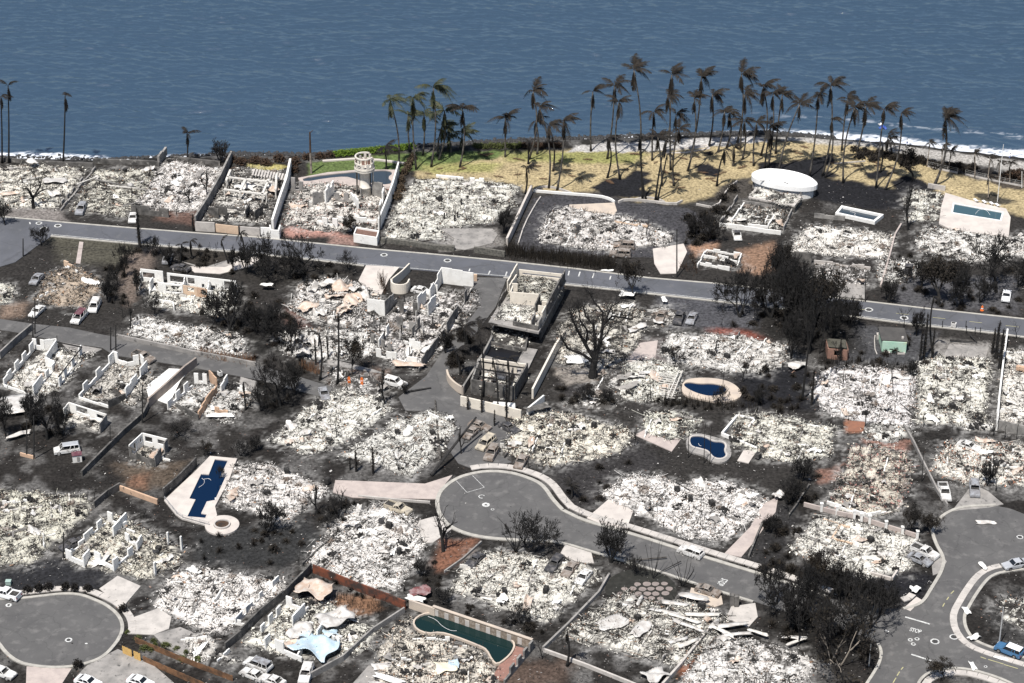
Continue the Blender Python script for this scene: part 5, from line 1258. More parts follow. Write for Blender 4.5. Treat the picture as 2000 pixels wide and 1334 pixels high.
for i, j in ((1, 2), (2, 3), (3, 0)): MB(root.location).wall(pp[i], pp[j], .25, [(.03, .97, [(-.1, 2.2)])]).build('wall', M_brick, root)
MB(root.location).prism([tuple(pp[0] + Vector((.0, .5))), tuple(pp[1] + Vector((-.1, .5))), tuple(pp[2]), tuple(pp[3])], 2.32, 2.45).build('roof', M('olive_felt', (.06, .058, .045), (.10, .095, .08), 1, .4, .7, .95), root)

# ================================================================== free-standing boundary walls
def bwall(pts, h, t, mat, label, name='boundary_wall', z0=-.2, cat='wall', round_=0):
    w = P2(pts)
    if round_: w = chaikin(w, round_)
    o = MB((*w[0], 0)).strip(w, -t / 2, t / 2, z0, h).build(name, mat)
    return tag(o, label, cat)
bwall([(-60, 318), (0, 314), (100, 322), (182, 325)], .9, .4, M_soot, 'dark sea wall at the far left shore', 'sea_wall')
bwall([(182, 318), (300, 322), (312, 325)], 1.1, .4, M_soot, 'dark sea wall behind the second seaside ruin', 'sea_wall')
bwall([(340, 312), (430, 322)], .9, .4, M_soot, 'dark sea wall behind the third seaside ruin', 'sea_wall')
bwall([(382, 440), (405, 404), (430, 360), (453, 312)], 2.3, .45, M_grey_wall, 'dark diagonal boundary wall left of the beamed ruin')
bwall([(533, 452), (546, 410), (560, 370), (568, 332)], 3.0, .5, M_white, 'pale boundary wall right of the beamed ruin')
bwall([(740, 452), (755, 415), (768, 380), (779, 340)], 3.2, .35, M_whiteclean, 'white boundary wall right of the round tower')
bwall([(990, 480), (1004, 450), (1022, 410), (1038, 376)], 1.9, .5, M_pale_deck, 'pale scorched wall left of the circular driveway')
bwall([(1042, 374), (1100, 379), (1170, 384), (1192, 390), (1200, 396)], .5, .35, M_whiteclean, 'low curved white kerb wall left of the lawn gap', 'garden_wall', round_=1)
bwall([(1208, 396), (1220, 391), (1260, 393), (1318, 401), (1332, 394)], .5, .35, M_concrete, 'low curved white kerb wall right of the lawn gap', 'garden_wall', round_=1)
bwall([(1044, 373), (1056, 366), (1080, 366), (1116, 378)], .4, .3, M_concrete, 'thin white arc planter kerb behind the left kerb wall', 'planter_kerb', round_=2)
bwall([(1240, 391), (1256, 387), (1280, 388), (1298, 396)], .4, .3, M_concrete, 'thin white arc planter kerb at the palm clump', 'planter_kerb', round_=2)
bwall([(1012, 478), (1024, 440), (1046, 400), (1056, 386)], .35, .25, M_concrete, 'thin white kerb line left of the circular driveway', 'garden_edging', round_=1)
bwall([(745, 472), (800, 478), (850, 486), (888, 488)], 1.0, .8, M('lava_stone_wall', (.16, .15, .13), (.08, .078, .07), 2, .4, .6, .95), 'rough dark stone wall along the street below the big seaside ruin', 'stone_wall')
bwall([(926, 492), (955, 496), (986, 501)], 1.3, .5, M('lava_stone_wall', (.2, .2, .2)), 'short stone wall left of the burnt cane hedge', 'stone_wall')
bwall([(1360, 400), (1400, 408), (1420, 370), (1440, 355)], .4, .3, M_concrete, 'pale curved edging left of the white curved roof', 'garden_edging', round_=1)
bwall([(1720, 560), (1735, 510), (1748, 460), (1760, 440)], .5, .35, M_pink, 'thin pink garden wall right of the rimmed pool', 'garden_wall')
bwall([(382, 450), (420, 452)], 2.2, .35, M_concrete, 'left piece of the cream street wall before the beamed ruin', 'street_wall')
bwall([(422, 452), (466, 457)], 1.9, .2, M_tan_wall, 'cream slatted gate in the street wall of the beamed ruin', 'gate', cat='gate')
bwall([(470, 458), (508, 461)], 2.0, .3, M_concrete, 'middle piece of the cream street wall before the beamed ruin', 'street_wall')
bwall([(510, 461), (528, 462)], 2.2, .3, M_whiteclean, 'right piece of the cream street wall before the beamed ruin', 'street_wall')
bwall([(528, 456), (530, 466), (545, 467), (548, 456)], 2.2, .3, M_whiteclean, 'white curved corner wall at the street by the beamed ruin', 'corner_wall')
bwall([(764, 562), (766, 571), (780, 574), (795, 572), (800, 562)], 2.2, .3, M_tan_pale, 'curved tan wall end above the thin walled ruin', 'curved_wall', round_=2)
bwall([(766, 560), (785, 545), (800, 530)], 2.0, .3, M_tan_pale, 'tan garden wall climbing to the street above the thin walled ruin', 'garden_wall')
bwall([(880, 544), (932, 549)], 1.6, .4, M_tan_wall, 'short peach wall beside the top of the access drive', 'entrance_wall')
bwall([(228, 660), (300, 675), (378, 692), (440, 703), (500, 715)], .9, .4, M_conc_dirty, 'low wall along the upper side of the lane', 'lane_wall')
bwall([(0, 700), (30, 672), (62, 645)], 1.5, .35, M_grey_wall, 'dark boundary wall at the far left below the lane')
bwall([(290, 795), (330, 760), (362, 730), (384, 714)], 1.9, .4, M('tan_block_wall', (.36, .30, .26), (.22, .19, .17), .5, .4, .7, .9), 'long tan boundary wall running down from the lane')
bwall([(160, 930), (200, 890), (240, 850), (280, 815), (290, 795)], 1.2, .35, M_soot, 'black diagonal boundary wall left of the small cottage')
bwall([(319, 972), (345, 950), (370, 925), (384, 910)], 2.0, .3, M_soot, 'black wall along the left side of the navy pool')
bwall([(235, 957), (270, 970), (308, 984)], 1.0, .35, M_orange_wall, 'low orange wall below the brown yard')
bwall([(184, 992), (210, 970), (235, 955)], 1.4, .3, M_soot, 'dark wall running down from the low orange wall')
bwall([(873, 735), (876, 748), (890, 762), (905, 770)], 1.6, .4, M_tan_deck, 'curved tan wall at the corner of the access drive', 'curved_wall', round_=2)
bwall([(900, 792), (960, 806), (1018, 820)], 2.2, .35, M_tan_pale, 'cream front wall of the low concrete house', 'front_wall')
bwall([(1030, 812), (1062, 786)], 1.7, .35, M_whiteclean, 'white sloping wall right of the cream front wall', 'side_wall')
bwall([(1040, 778), (1062, 735), (1085, 690), (1104, 662)], 2.2, .4, M_tan_pale, 'tall perimeter wall right of the concrete houses')
bwall([(903, 770), (925, 735), (945, 700), (962, 668)], 1.6, .35, M_grey_wall, 'scorched perimeter wall left of the black pool')
bwall([(1946, 840), (1950, 790), (1958, 720), (1966, 660)], 2.2, .35, M_white, 'tall white boundary wall at right running to the street')
bwall([(1950, 838), (2060, 862)], 2.0, .3, M_grey_wall, 'grey block wall at the right edge below the ash lot')
bwall([(1765, 833), (1785, 868), (1805, 910), (1830, 960), (1850, 990)], .7, .3, M_conc_dirty, 'thin pale garden wall right of the reddish rubble', 'garden_wall')
bwall([(1570, 988), (1640, 1006), (1670, 1012)], .8, .3, M_pink, 'left half of the orange post and rail wall', 'rail_wall')
bwall([(1684, 1016), (1740, 1034), (1792, 1050)], .8, .3, M_pink, 'right half of the orange post and rail wall', 'rail_wall')
for i, (x, y) in enumerate(((1604, 998), (1634, 1004), (1668, 1012), (1682, 1018), (1698, 1022), (1730, 1033), (1762, 1044), (1791, 1052))):
    p = G(x, y); o = MB(p).box(p.x, p.y, -.1, .45, .45, 1.7).box(p.x, p.y, 1.6, .6, .6, .15).build('gate_pillar', M_white)
    later(o, 'white square pillar on the orange rail wall', 'pillar', x, y, 'pillars of the orange rail wall')
bwall([(470, 1245), (510, 1205), (560, 1165), (600, 1125), (608, 1115)], 1.8, .3, M_soot, 'long black diagonal wall left of the blue roof ruin')
bwall([(440, 1270), (470, 1245)], 1.5, .3, M_soot, 'lower black end of the long diagonal wall')
bwall([(612, 1118), (690, 1150), (760, 1176), (792, 1190)], 1.7, .25, M_rustwall, 'rust red wall above the blue roof ruin')
bwall([(600, 1328), (670, 1290), (730, 1235), (790, 1196)], 1.1, .3, M_conc_dirty, 'pale low wall between the blue roof ruin and the green pool')
bwall([(800, 1186), (850, 1203)], 1.6, .4, M_tan_deck, 'pale capped wall end above the green pool')
bwall([(1060, 1270), (1110, 1222), (1170, 1160), (1190, 1125)], .7, .35, M_conc_dirty, 'long pale wall left of the flagstone patio')
bwall([(1062, 1272), (1140, 1300), (1240, 1340), (1300, 1370)], .6, .35, M_concrete, 'low white wall below the flagstone ruin')
bwall([(1290, 1345), (1330, 1300), (1370, 1250), (1392, 1225)], .7, .4, M_concrete, 'white diagonal wall right of the flagstone ruin')
bwall([(635, 1112), (700, 1060), (760, 1005)], .5, .25, M_conc_dirty, 'thin diagonal kerb left of the red soil lot', 'garden_edging')
bwall([(868, 1118), (905, 1092), (940, 1060)], .4, .25, M_conc_dirty, 'thin pale kerb right of the red soil bed', 'garden_edging')
bwall([(1540, 1010), (1555, 990), (1580, 950)], .6, .25, M_soot, 'thin dark wall left of the reddish rubble', 'garden_edging')
bwall([(590, 1105), (640, 1060), (660, 1040)], .6, .25, M_soot, 'thin dark fence wall below the navy pool lot')
bwall([(700, 970), (770, 977), (840, 982)], .35, .3, M_concrete, 'thin white kerb under the pinkish driveway', 'garden_edging')
bwall([(40, 889), (68, 896)], .6, .3, M_orange_wall, 'low orange garden wall at the left edge', 'garden_wall')
bwall([(1490, 1022), (1478, 1050), (1462, 1090)], .6, .3, M_soot, 'dark hedge kerb right of the pinkish driveway', 'garden_edging')
bwall([(1630, 320), (1690, 315)], .2, .2, M_concrete, 'short pale kerb on the burnt lawn', 'garden_edging')
bwall([(630, 315), (690, 311), (740, 313), (795, 320)], .25, .7, M_pale_deck, 'thin pale footpath across the green lawn', 'lawn_path')
bwall([(1290, 294), (1330, 290), (1380, 283), (1385, 290), (1340, 298), (1300, 299)], .12, .4, M_pale_deck, 'pale sand ramp edge at the lawn cove', 'cove_edge')
# arcade wall behind the green pool, with pale panels
p0, p1 = G(846, 1200), G(1040, 1266); root = empty('arcade_wall', p0); tag(root, 'brown capped wall with pale panels behind the long green pool', 'wall')
MB(p0).wall(p0.xy, p1.xy, .35, [(0, 1, [(-.2, 1.7)])]).build('wall_core', M('brown_stone_wall', (.20, .16, .125), (.34, .29, .24), 2.2, .45, .65, .95), root)
MB(p0).wall(p0.xy, p1.xy, .55, [(0, 1, [(1.7, 1.85)])]).build('capping', M_tan_deck, root)
d_ = (p1 - p0).xy; nrm = Vector((d_.y, -d_.x)).normalized()
for k in range(9):
    c_ = p0.xy + d_ * (.04 + k * .105) + nrm * .2
    MB(p0).box(c_.x, c_.y, .1, .8, .12, 1.25, math.atan2(d_.y, d_.x)).build('panel', M_concrete, root)
p0, p1 = G(1040, 1268), G(985, 1334); root = empty('arcade_wall', p0); tag(root, 'short panelled wall at the right end of the long green pool', 'wall')
MB(p0).wall(p0.xy, p1.xy, .35, [(0, .12, [(-.2, 1.9)]), (.12, .2, [(-.2, .5)]), (.2, .32, [(-.2, 1.9)]), (.32, .42, [(-.2, .5)]), (.42, .55, [(-.2, 1.9)]), (.55, .66, [(-.2, .5)]), (.66, .8, [(-.2, 1.8)]), (.8, 1, [(-.2, .6)])]).build('wall_core', M_grey_wall, root)
MB().prism(P2([(1004, 1262), (1030, 1268), (985, 1330), (960, 1325), (975, 1300), (1000, 1280)]), -.1, .1).build('red_terrace', M('red_brown_paving', (.28, .15, .12), (.2, .12, .1), 1.2, .4, .7, .9, c3=(.5, .44, .4), scale3=1.5, lo3=.62, hi3=.72))
tag(bpy.data.objects['red_terrace'], 'reddish terrace at the right end of the green pool', 'paving', kind='structure')
# white box enclosure at the street
p = [G(692, 472), G(736, 479), G(740, 466), G(697, 459)]
root = empty('planter_enclosure', p[0]); tag(root, 'white walled box enclosure filled with brown soil at the street', 'enclosure')
MB(p[0]).strip([tuple(v.xy) for v in p], -.12, .12, -.2, 2.0, True).build('wall', M_whiteclean, root)
MB(p[0]).prism([tuple(v.xy) for v in p], -.2, 1.6).build('soil', M('brown_soil', (.14, .085, .065), (.2, .12, .1), 2, .4, .7, .95), root)
# ================================================================== palms
def frond_mesh(name, L, droop, rise, nl, seed, hang=.55, thin=1.0):
    r = random.Random(seed); V = []; F = []
    pts = []
    for i in range(9):
        t = i / 8; pts.append(Vector((L * (t - .12 * t * t * droop), 0, L * (rise * t - droop * t * t))))
    def quadf(a, b, c, d):
        n = len(V); V.extend([a, b, c, d]); F.append((n, n + 1, n + 2, n + 3))
    for i in range(8):
        w = .05 * (1 - i / 9)
        quadf(pts[i] + Vector((0, -w, 0)), pts[i + 1] + Vector((0, -w * .85, 0)), pts[i + 1] + Vector((0, w * .85, 0)), pts[i] + Vector((0, w, 0)))
    for k in range(nl):
        t = .10 + .90 * k / nl
        i = min(7, int(t * 8)); p = pts[i].lerp(pts[i + 1], t * 8 - i)
        tg = (pts[i + 1] - pts[i]).normalized()
        ll = L * .27 * math.sin(math.pi * min(1, .18 + .80 * t)) * thin
        for s in (-1, 1):
            if r.random() < .08: continue
            tip = p + tg * ll * .55 + Vector((0, s * ll * r.uniform(.5, .85), -ll * r.uniform(hang * .6, hang * 1.3)))
            w = tg * .08
            quadf(p - w, p + w, tip + w * .35, tip - w * .35)
    return mesh(name, V, F)
FR_ARCH = [frond_mesh('frond_arch', 3.6, .75, .62, 26, s, .5) for s in range(3)]
FR_DROOP = [frond_mesh('frond_droop', 3.3, 1.35, .45, 24, s + 5, .7) for s in range(2)]
FR_HANG = [frond_mesh('frond_hang', 3.4, .25, -.05, 22, s + 9, .25, .7) for s in range(2)]
for m_ in FR_ARCH + FR_DROOP + FR_HANG: m_.materials.append(M_palmchar)
def frond(root, top, me, yaw, pitch, sc, mat):
    link('frond', me, root, mat, top, (random.uniform(-.25, .25), -pitch, yaw), (sc, sc, sc))
def palm(cx, cy, bx, by, style='burnt', size=1.0, zb=-.05, bend=None, up=7, hang=6, desc=None, group=None, trunkmat=None, r0=.22):
    size *= 1.25; hang = hang + 3 if hang > 4 else hang
    b = G(bx, by, zb); Xc, Zc = AD(cx, cy, b.y)
    if Zc < 1.2: Zc = 1.2
    root = empty('palm_tree', b)
    rr = random.Random(int(cx * 7 + cy))
    top = Vector((Xc - b.x, rr.uniform(-.3, .3), Zc - zb))
    bend = rr.uniform(-.05, .09) * top.z if bend is None else bend
    pts = []; rad = []
    n = 10
    for i in range(n + 1):
        t = i / n
        pts.append(Vector((top.x * t + bend * math.sin(math.pi * t), top.y * t, top.z * t)))
        rad.append(r0 * (1.5 - .5 * min(1, t * 8)) * (1 - .38 * t) * (1 + (.05 if i % 2 else -.03)))
    MB().tube([p + Vector((0, 0, -.2 if i == 0 else 0)) for i, p in enumerate(pts)], rad, 8).build('trunk', trunkmat or (M_bark_grey if style != 'black' else M_bark), root, True, False)
    mat = {'burnt': M_palmchar, 'black': M_palmblack, 'green': M_palmgreen}[style]
    for k in range(up):
        # most fronds swept down-wind, to the right of the picture
        if rr.random() < .68: yaw = rr.gauss(.1, .75)
        else: yaw = rr.uniform(0, 6.28)
        frond(root, top, rr.choice(FR_ARCH if rr.random() < .7 else FR_DROOP), yaw, rr.uniform(-.15, .75), size * rr.uniform(.72, 1.1), mat)
    for k in range(hang):
        yaw = rr.uniform(0, 6.28)
        frond(root, top - Vector((0, 0, rr.uniform(0, .9) * size)), rr.choice(FR_HANG), yaw, -rr.uniform(1.2, 1.5), size * rr.uniform(.6, 1.0), mat)
    later(root, desc or {'burnt': 'brown scorched coconut palm', 'black': 'short black charred palm', 'green': 'coconut palm with dull green fronds'}[style], 'palm tree', bx, by, group or 'palms along the shore')
    return root
for a in ((762, 197, 779, 327, 1.1), (806, 192, 813, 331, 1.1), (797, 226, 801, 296, 1.0), (828, 223, 826, 302, 1.0), (846, 171, 842, 326, 1.2), (868, 218, 857, 312, 1.2), (863, 246, 855, 304, 1.0)):
    palm(*a[:4], 'green', a[4], up=9, hang=7)
for a in ((876, 266, 881, 297, 1.0), (902, 262, 905, 300, 1.0)): palm(*a[:4], 'green', a[4], up=12, hang=4)
BURNT_P = [(903, 213, 898, 326, 1.1), (987, 231, 987, 306, 1.1), (1041, 179, 1033, 311, 1.05), (1054, 210, 1072, 367, .95), (1046, 236, 1049, 301, .9), (1072, 247, 1080, 334, 1.0), (1101, 236, 1088, 371, 1.05),
           (1158, 179, 1154, 295, .95), (1200, 168, 1186, 310, 1.1), (1209, 200, 1211, 350, .95), (1238, 137, 1251, 300, 1.15), (1277, 218, 1274, 313, .9), (1312, 147, 1310, 332, 1.1), (1304, 186, 1298, 290, 1.0), (1320, 223, 1314, 312, .9),
           (1326, 252, 1316, 363, .85), (1285, 268, 1293, 363, .85), (1370, 152, 1349, 308, 1.1), (1356, 192, 1343, 334, .9), (1391, 184, 1385, 284, 1.05), (1415, 218, 1402, 297, .9), (1425, 223, 1419, 288, .85), (1448, 145, 1440, 278, 1.15),
           (1454, 184, 1446, 290, 1.05), (1454, 236, 1450, 311, .9), (1491, 171, 1486, 304, 1.05), (1510, 184, 1500, 326, .95), (1528, 187, 1515, 300, 1.0), (1478, 242, 1472, 324, .85), (1562, 205, 1521, 332, .95), (1598, 187, 1581, 346, .9),
           (1623, 169, 1606, 343, 1.15), (1655, 193, 1644, 294, 1.0), (1669, 211, 1647, 357, 1.0), (1690, 206, 1674, 296, 1.15), (1727, 214, 1711, 367, .9), (1761, 222, 1729, 370, .85), (1434, 289, 1432, 324, .8), (1625, 234, 1612, 346, .75)]
for a in BURNT_P:
    palm(*a[:4], 'burnt', a[4], up=7 + int(a[4] * 2), hang=6)
for a in ((1505, 252, 1493, 329, 1.15, 11, 8), (1188, 268, 1186, 347, .75, 4, 6), (1250, 270, 1255, 389, .8, 4, 6), (1299, 276, 1280, 391, .9, 4, 8), (1033, 276, 1032, 320, .8, 4, 6), (1415, 292, 1400, 363, .8, 3, 7), (1724, 282, 1719, 336, .75, 4, 6), (1028, 330, 1026, 378, .8, 8, 4), (1733, 270, 1742, 300, .9, 7, 5), (752, 289, 754, 332, .8, 9, 3)):
    palm(*a[:4], 'black', a[4], up=a[5], hang=a[6], desc='black ragged charred palm')
palm(1252, 292, 1262, 390, 'black', .6, up=2, hang=3, desc='slim black palm in the arc planter'); palm(1303, 300, 1284, 392, 'black', .6, up=2, hang=3, desc='slim black palm in the arc planter')
palm(1846, 230, 1825, 362, 'burnt', 1.1, up=14, hang=3, desc='tall palm with shaggy dead skirt', r0=.3)
for a in ((2, 187, 4, 318), (16, 168, 17, 318), (127, 188, 123, 322), (365, 262, 366, 312)): palm(*a, 'black', .8, up=3 if a[0] < 300 else 6, hang=7, bend=.1, desc='lone tall black palm on the sea wall')
for a in ((1816, 278, 1810, 325), (1841, 285, 1838, 328), (1858, 295, 1852, 333), (1904, 300, 1904, 346), (1934, 311, 1929, 349), (1952, 316, 1950, 354), (1972, 319, 1972, 358), (2000, 340, 1998, 366), (1931, 345, 1930, 388)):
    palm(*a, 'burnt', .55, up=8, hang=2, desc='small slender palm with pale trunk', group='small palms by the right beach fence', trunkmat=M_palebark, r0=.13, bend=.05)
# burnt palms inside the town
for a in ((623, 650, 625, 742, .5, 1, 7), (660, 612, 659, 752, .6, 1, 8), (475, 748, 480, 800, .5, 1, 6), (934, 642, 942, 775, .9, 8, 3), (992, 700, 992, 790, .6, 4, 3), (905, 640, 914, 690, .9, 9, 2), (892, 686, 900, 730, .9, 9, 2), (355, 476, 352, 512, .5, 4, 4), (372, 470, 376, 505, .5, 4, 4), (470, 455, 474, 508, .5, 5, 3), (432, 470, 447, 515, .45, 3, 4), (1108, 1236, 1108, 1300, .55, 2, 8), (1824, 578, 1822, 690, .5, 1, 7), (1115, 952, 1116, 972, .6, 14, 0), (962, 700, 972, 800, .5, 2, 4)):
    palm(*a[:4], 'black', a[4], up=a[5], hang=a[6], desc='charred garden palm', group='burnt palms inside the town', trunkmat=M_bark)
# topless palm trunk by the lagoon pool
b = G(608, 338); root = empty('palm_snag', b); tag(root, 'topless pale palm trunk standing left of the lagoon pool', 'palm trunk')
Xt, Zt = AD(609, 258, b.y)
MB(b).tube([(b.x, b.y, -.2), (b.x, b.y, Zt * .5)], [.3, .25], 8).build('pale_lower_trunk', M_palebark, root)
MB(b).tube([(b.x, b.y, Zt * .5), (b.x + .1, b.y, Zt)], [.25, .18], 8).tube([(b.x, b.y, Zt - .3), (b.x + .9, b.y, Zt + .5)], [.12, .06], 5).build('charred_upper_trunk', M_brownscrub, root)

# ================================================================== bare trees
def make_tree(seed, levels=5, trunk=.28, n0=3, spread=.55, kids=(2, 3), shrink=.74, r0=.045, gn=.18, upb=.12, multi=1, leaves=0, lsize=.22, first=1.0, taper=.64):
    r = random.Random(seed); A = MB(); B = MB(); tips = []
    def perp(d, ang):
        ax = d.cross(Vector((r.gauss(0, 1), r.gauss(0, 1), r.gauss(0, 1)))).normalized()
        return Matrix.Rotation(ang, 3, ax) @ d
    def grow(p, d, L, rad, lv):
        ns = 3 if lv < 2 else 2
        pts = [p]; rr_ = [rad]; e = rad * (taper if lv < levels else .35)
        for i in range(ns):
            d = (perp(d, abs(r.gauss(0, gn))) + Vector((0, 0, upb * .4))).normalized()
            pts.append(pts[-1] + d * (L / ns)); rr_.append(rad + (e - rad) * (i + 1) / ns)
        (A if lv <= 1 else B).tube(pts, rr_, 7 if lv == 0 else (5 if lv == 1 else (4 if lv == 2 else 3)), cap=lv == 0)
        if lv >= levels: tips.append(pts[-1]); return
        k = r.randint(*kids) if lv else n0
        for j in range(k):
            dd = perp(d, r.uniform(.35, 1.25) * spread)
            dd = (dd + Vector((0, 0, upb))).normalized()
            grow(pts[-1], dd, L * shrink * r.uniform(.75, 1.2) * (first if lv == 0 else 1), max(.0044, e * r.uniform(.7, .95)), lv + 1)
        if lv >= 1 and r.random() < .7:
            grow(pts[-2], (perp(d, r.uniform(.6, 1.2)) + Vector((0, 0, upb))).normalized(), L * shrink * .8, max(.0042, e * .6), lv + 1)
    for m_ in range(multi):
        a = 6.283 * m_ / max(1, multi) + r.random()
        d = Vector((math.cos(a) * .45, math.sin(a) * .45, 1)) if multi > 1 else Vector((r.gauss(0, .08), r.gauss(0, .08), 1))
        grow(Vector((0, 0, -.03)), d.normalized(), trunk, r0 * (.6 if multi > 1 else 1), 0)
    Lf = None
    zs = [v[2] for v in B.V + A.V]; H = max(zs); W = max(max(abs(v[0]), abs(v[1])) for v in B.V + A.V)
    for Q in (A, B): Q.V = [tuple(c_ / H for c_ in v) for v in Q.V]
    if leaves:
        Lf = MB()
        for t in tips:
            for _ in range(leaves):
                c_ = t / H + Vector((r.gauss(0, .03), r.gauss(0, .03), r.gauss(0, .03)))
                u = Vector((r.gauss(0, 1), r.gauss(0, 1), r.gauss(0, 1))).normalized(); v = u.cross(Vector((r.gauss(0, 1), r.gauss(0, 1), r.gauss(0, 1)))).normalized()
                s = lsize * r.uniform(.5, 1.2) * .12
                Lf.add([c_ - u * s, c_ + v * s * .6, c_ + u * s, c_ - v * s * .6], [(0, 1, 2, 3)])
    return dict(t=mesh('trunk', A.V, A.F), b=mesh('branches', B.V, B.F), l=mesh('leaves', Lf.V, Lf.F) if Lf else None, w=W / H)
TREES = {
    'spread': [make_tree(1, 6, .22, 4, .85, r0=.034, first=1.3, upb=.10), make_tree(2, 6, .2, 4, .9, r0=.034, first=1.3, upb=.10)],
    'bushy': [make_tree(3, 6, .14, 3, .72, multi=3, r0=.040, first=1.3), make_tree(4, 6, .16, 3, .78, multi=2, r0=.044, first=1.35)],
    'poll': [make_tree(5, 4, .26, 4, .8, r0=.055, shrink=.72, kids=(1, 3), first=1.3, taper=.72), make_tree(6, 4, .3, 4, .85, r0=.05, shrink=.72, kids=(1, 3), first=1.2, taper=.72)],
    'thin': [make_tree(7, 4, .42, 3, .45, r0=.026, shrink=.7), make_tree(8, 4, .5, 3, .4, r0=.024, shrink=.66)],
    'leafy': [make_tree(9, 5, .3, 4, .8, r0=.036, leaves=4, lsize=.22, first=1.2, kids=(2, 4)), make_tree(10, 5, .24, 4, .85, r0=.036, leaves=4, lsize=.22, first=1.2, kids=(2, 4))],
    'dense': [make_tree(11, 6, .16, 4, .8, multi=2, r0=.038, first=1.4), make_tree(12, 6, .2, 5, .9, r0=.042, first=1.4)],
    'tall': [make_tree(13, 5, .55, 4, .35, r0=.020, shrink=.55, kids=(2, 3)), make_tree(14, 5, .6, 4, .38, r0=.02, shrink=.5)],
    'pale': [make_tree(15, 5, .42, 3, .5, multi=2, r0=.034, gn=.3, leaves=1, lsize=.2, first=1.2, taper=.72)],
    'cane': [make_tree(16, 2, .75, 1, .3, multi=7, r0=.016, shrink=.3, kids=(1, 1)), make_tree(17, 2, .8, 1, .3, multi=5, r0=.016, shrink=.25, kids=(1, 1))],
}
DESC = {'spread': 'bare black spreading tree', 'bushy': 'dense leafless multi-stemmed tree', 'poll': 'stubby bare tree with thick limbs', 'thin': 'thin leafless tree', 'leafy': 'dark tree with scorched leaves', 'dense': 'dense black scorched tree', 'big': 'huge bare tree with heavy twisting limbs', 'tall': 'tall narrow bare tree', 'pale': 'pale trunked tree with sparse dark leaves', 'cane': 'clump of bare upright stems'}
_tc = [0]
def tree(bx, by, ty, kind, wpx=None, lean=0.0, group=None, label=None, mats=None):
    b = G(bx, by); _, h_ = AD(bx, ty, b.y); _tc[0] += 1
    v = TREES[kind][_tc[0] % len(TREES[kind])]
    s = max(h_, .8); sw = s
    if wpx: sw = (wpx / px_per_m(bx, by) / 2) / v['w'] * 1.15
    sw = min(max(sw, s * .35), s * 1.9)
    root = empty('bare_tree' if kind not in ('leafy', 'pale', 'dense') else 'scorched_tree', b, random.uniform(0, 6.28))
    root.rotation_euler = (0, 0, random.uniform(0, 6.28)) if not lean else (0, lean, 0)
    tm, bm_ = mats or ((M_palebark, M_bark) if kind == 'pale' else (M_bark, M_bark))
    link('trunk', v['t'], root, tm, sc=(sw, sw, s)); link('branches', v['b'], root, bm_, sc=(sw, sw, s))
    if v['l']: link('leaves', v['l'], root, M_leafchar, sc=(sw, sw, s))
    if label: tag(root, label, 'tree', group)
    else: later(root, DESC[kind], 'tree', bx, by, group or 'burnt trees')
    return root
def big_tree():
    r = random.Random(12); b = G(1157, 736); A = MB(b); B = MB(b)
    def at(x, y, dy): X_, Z_ = AD(850 + x / 4.765, 500 + y / 4.765, b.y + dy); return Vector((X_, b.y + dy, Z_))
    def twig(p, d, L, rad, lv):
        pts = [p]; rs_ = [rad]
        for i in range(3):
            d = (d + Vector((r.gauss(0, .28), r.gauss(0, .28), r.gauss(.06, .2)))).normalized(); pts.append(pts[-1] + d * L / 3); rs_.append(rad * (1 - .2 * (i + 1)))
        B.tube(pts, rs_, 4 if lv == 0 else 3, cap=False)
        if lv < 3:
            for k in range(3): twig(pts[r.choice((1, 2, 3, 3))], (d + Vector((r.gauss(0, .7), r.gauss(0, .7), r.gauss(.15, .4)))).normalized(), L * r.uniform(.6, .85), rad * .55, lv + 1)
    tr = [at(1465, 1125, 0), at(1470, 1040, 0), at(1488, 960, 0)]
    A.tube(tr, [.95, .7, .68], 10)
    for pts, dy, r0_ in (([(1490, 965), (1540, 800), (1560, 640), (1650, 560), (1840, 590)], 1.5, .42), ([(1478, 960), (1400, 830), (1340, 720), (1280, 600), (1260, 530)], -1.5, .40), ([(1470, 985), (1380, 920), (1230, 860), (1170, 740)], -2.5, .36), ([(1485, 940), (1490, 780), (1470, 640), (1400, 560), (1380, 470)], 3.0, .36), ([(1556, 680), (1560, 520), (1480, 430), (1440, 350)], 2.2, .26), ([(1570, 640), (1640, 470), (1710, 430)], .5, .24), ([(1400, 840), (1420, 700), (1350, 600), (1330, 480)], -3, .24), ([(1540, 800), (1600, 720), (1640, 640)], -2, .2)):
        n = len(pts); P_ = [at(x, y, dy * i / (n - 1)) for i, (x, y) in enumerate(pts)]
        A.tube(P_, [r0_ * (1 - .62 * i / (n - 1)) for i in range(n)], 7)
        for i in range(1, n):
            for k in range(4 if i < n - 1 else 7):
                q = P_[i - 1].lerp(P_[i], r.uniform(.35, 1)); d = (P_[i] - P_[i - 1]).normalized()
                twig(q, (d * .7 + Vector((r.gauss(0, .7), r.gauss(0, .7), r.gauss(.35, .4)))).normalized(), r.uniform(1.2, 2.3), r0_ * .26, 0)
    root = empty('bare_tree', b); tag(root, 'huge bare tree with heavy twisting limbs right of the concrete house', 'tree')
    A.build('trunk', M_bark, root, False, False); B.build('branches', M_bark, root, False, False)
big_tree()
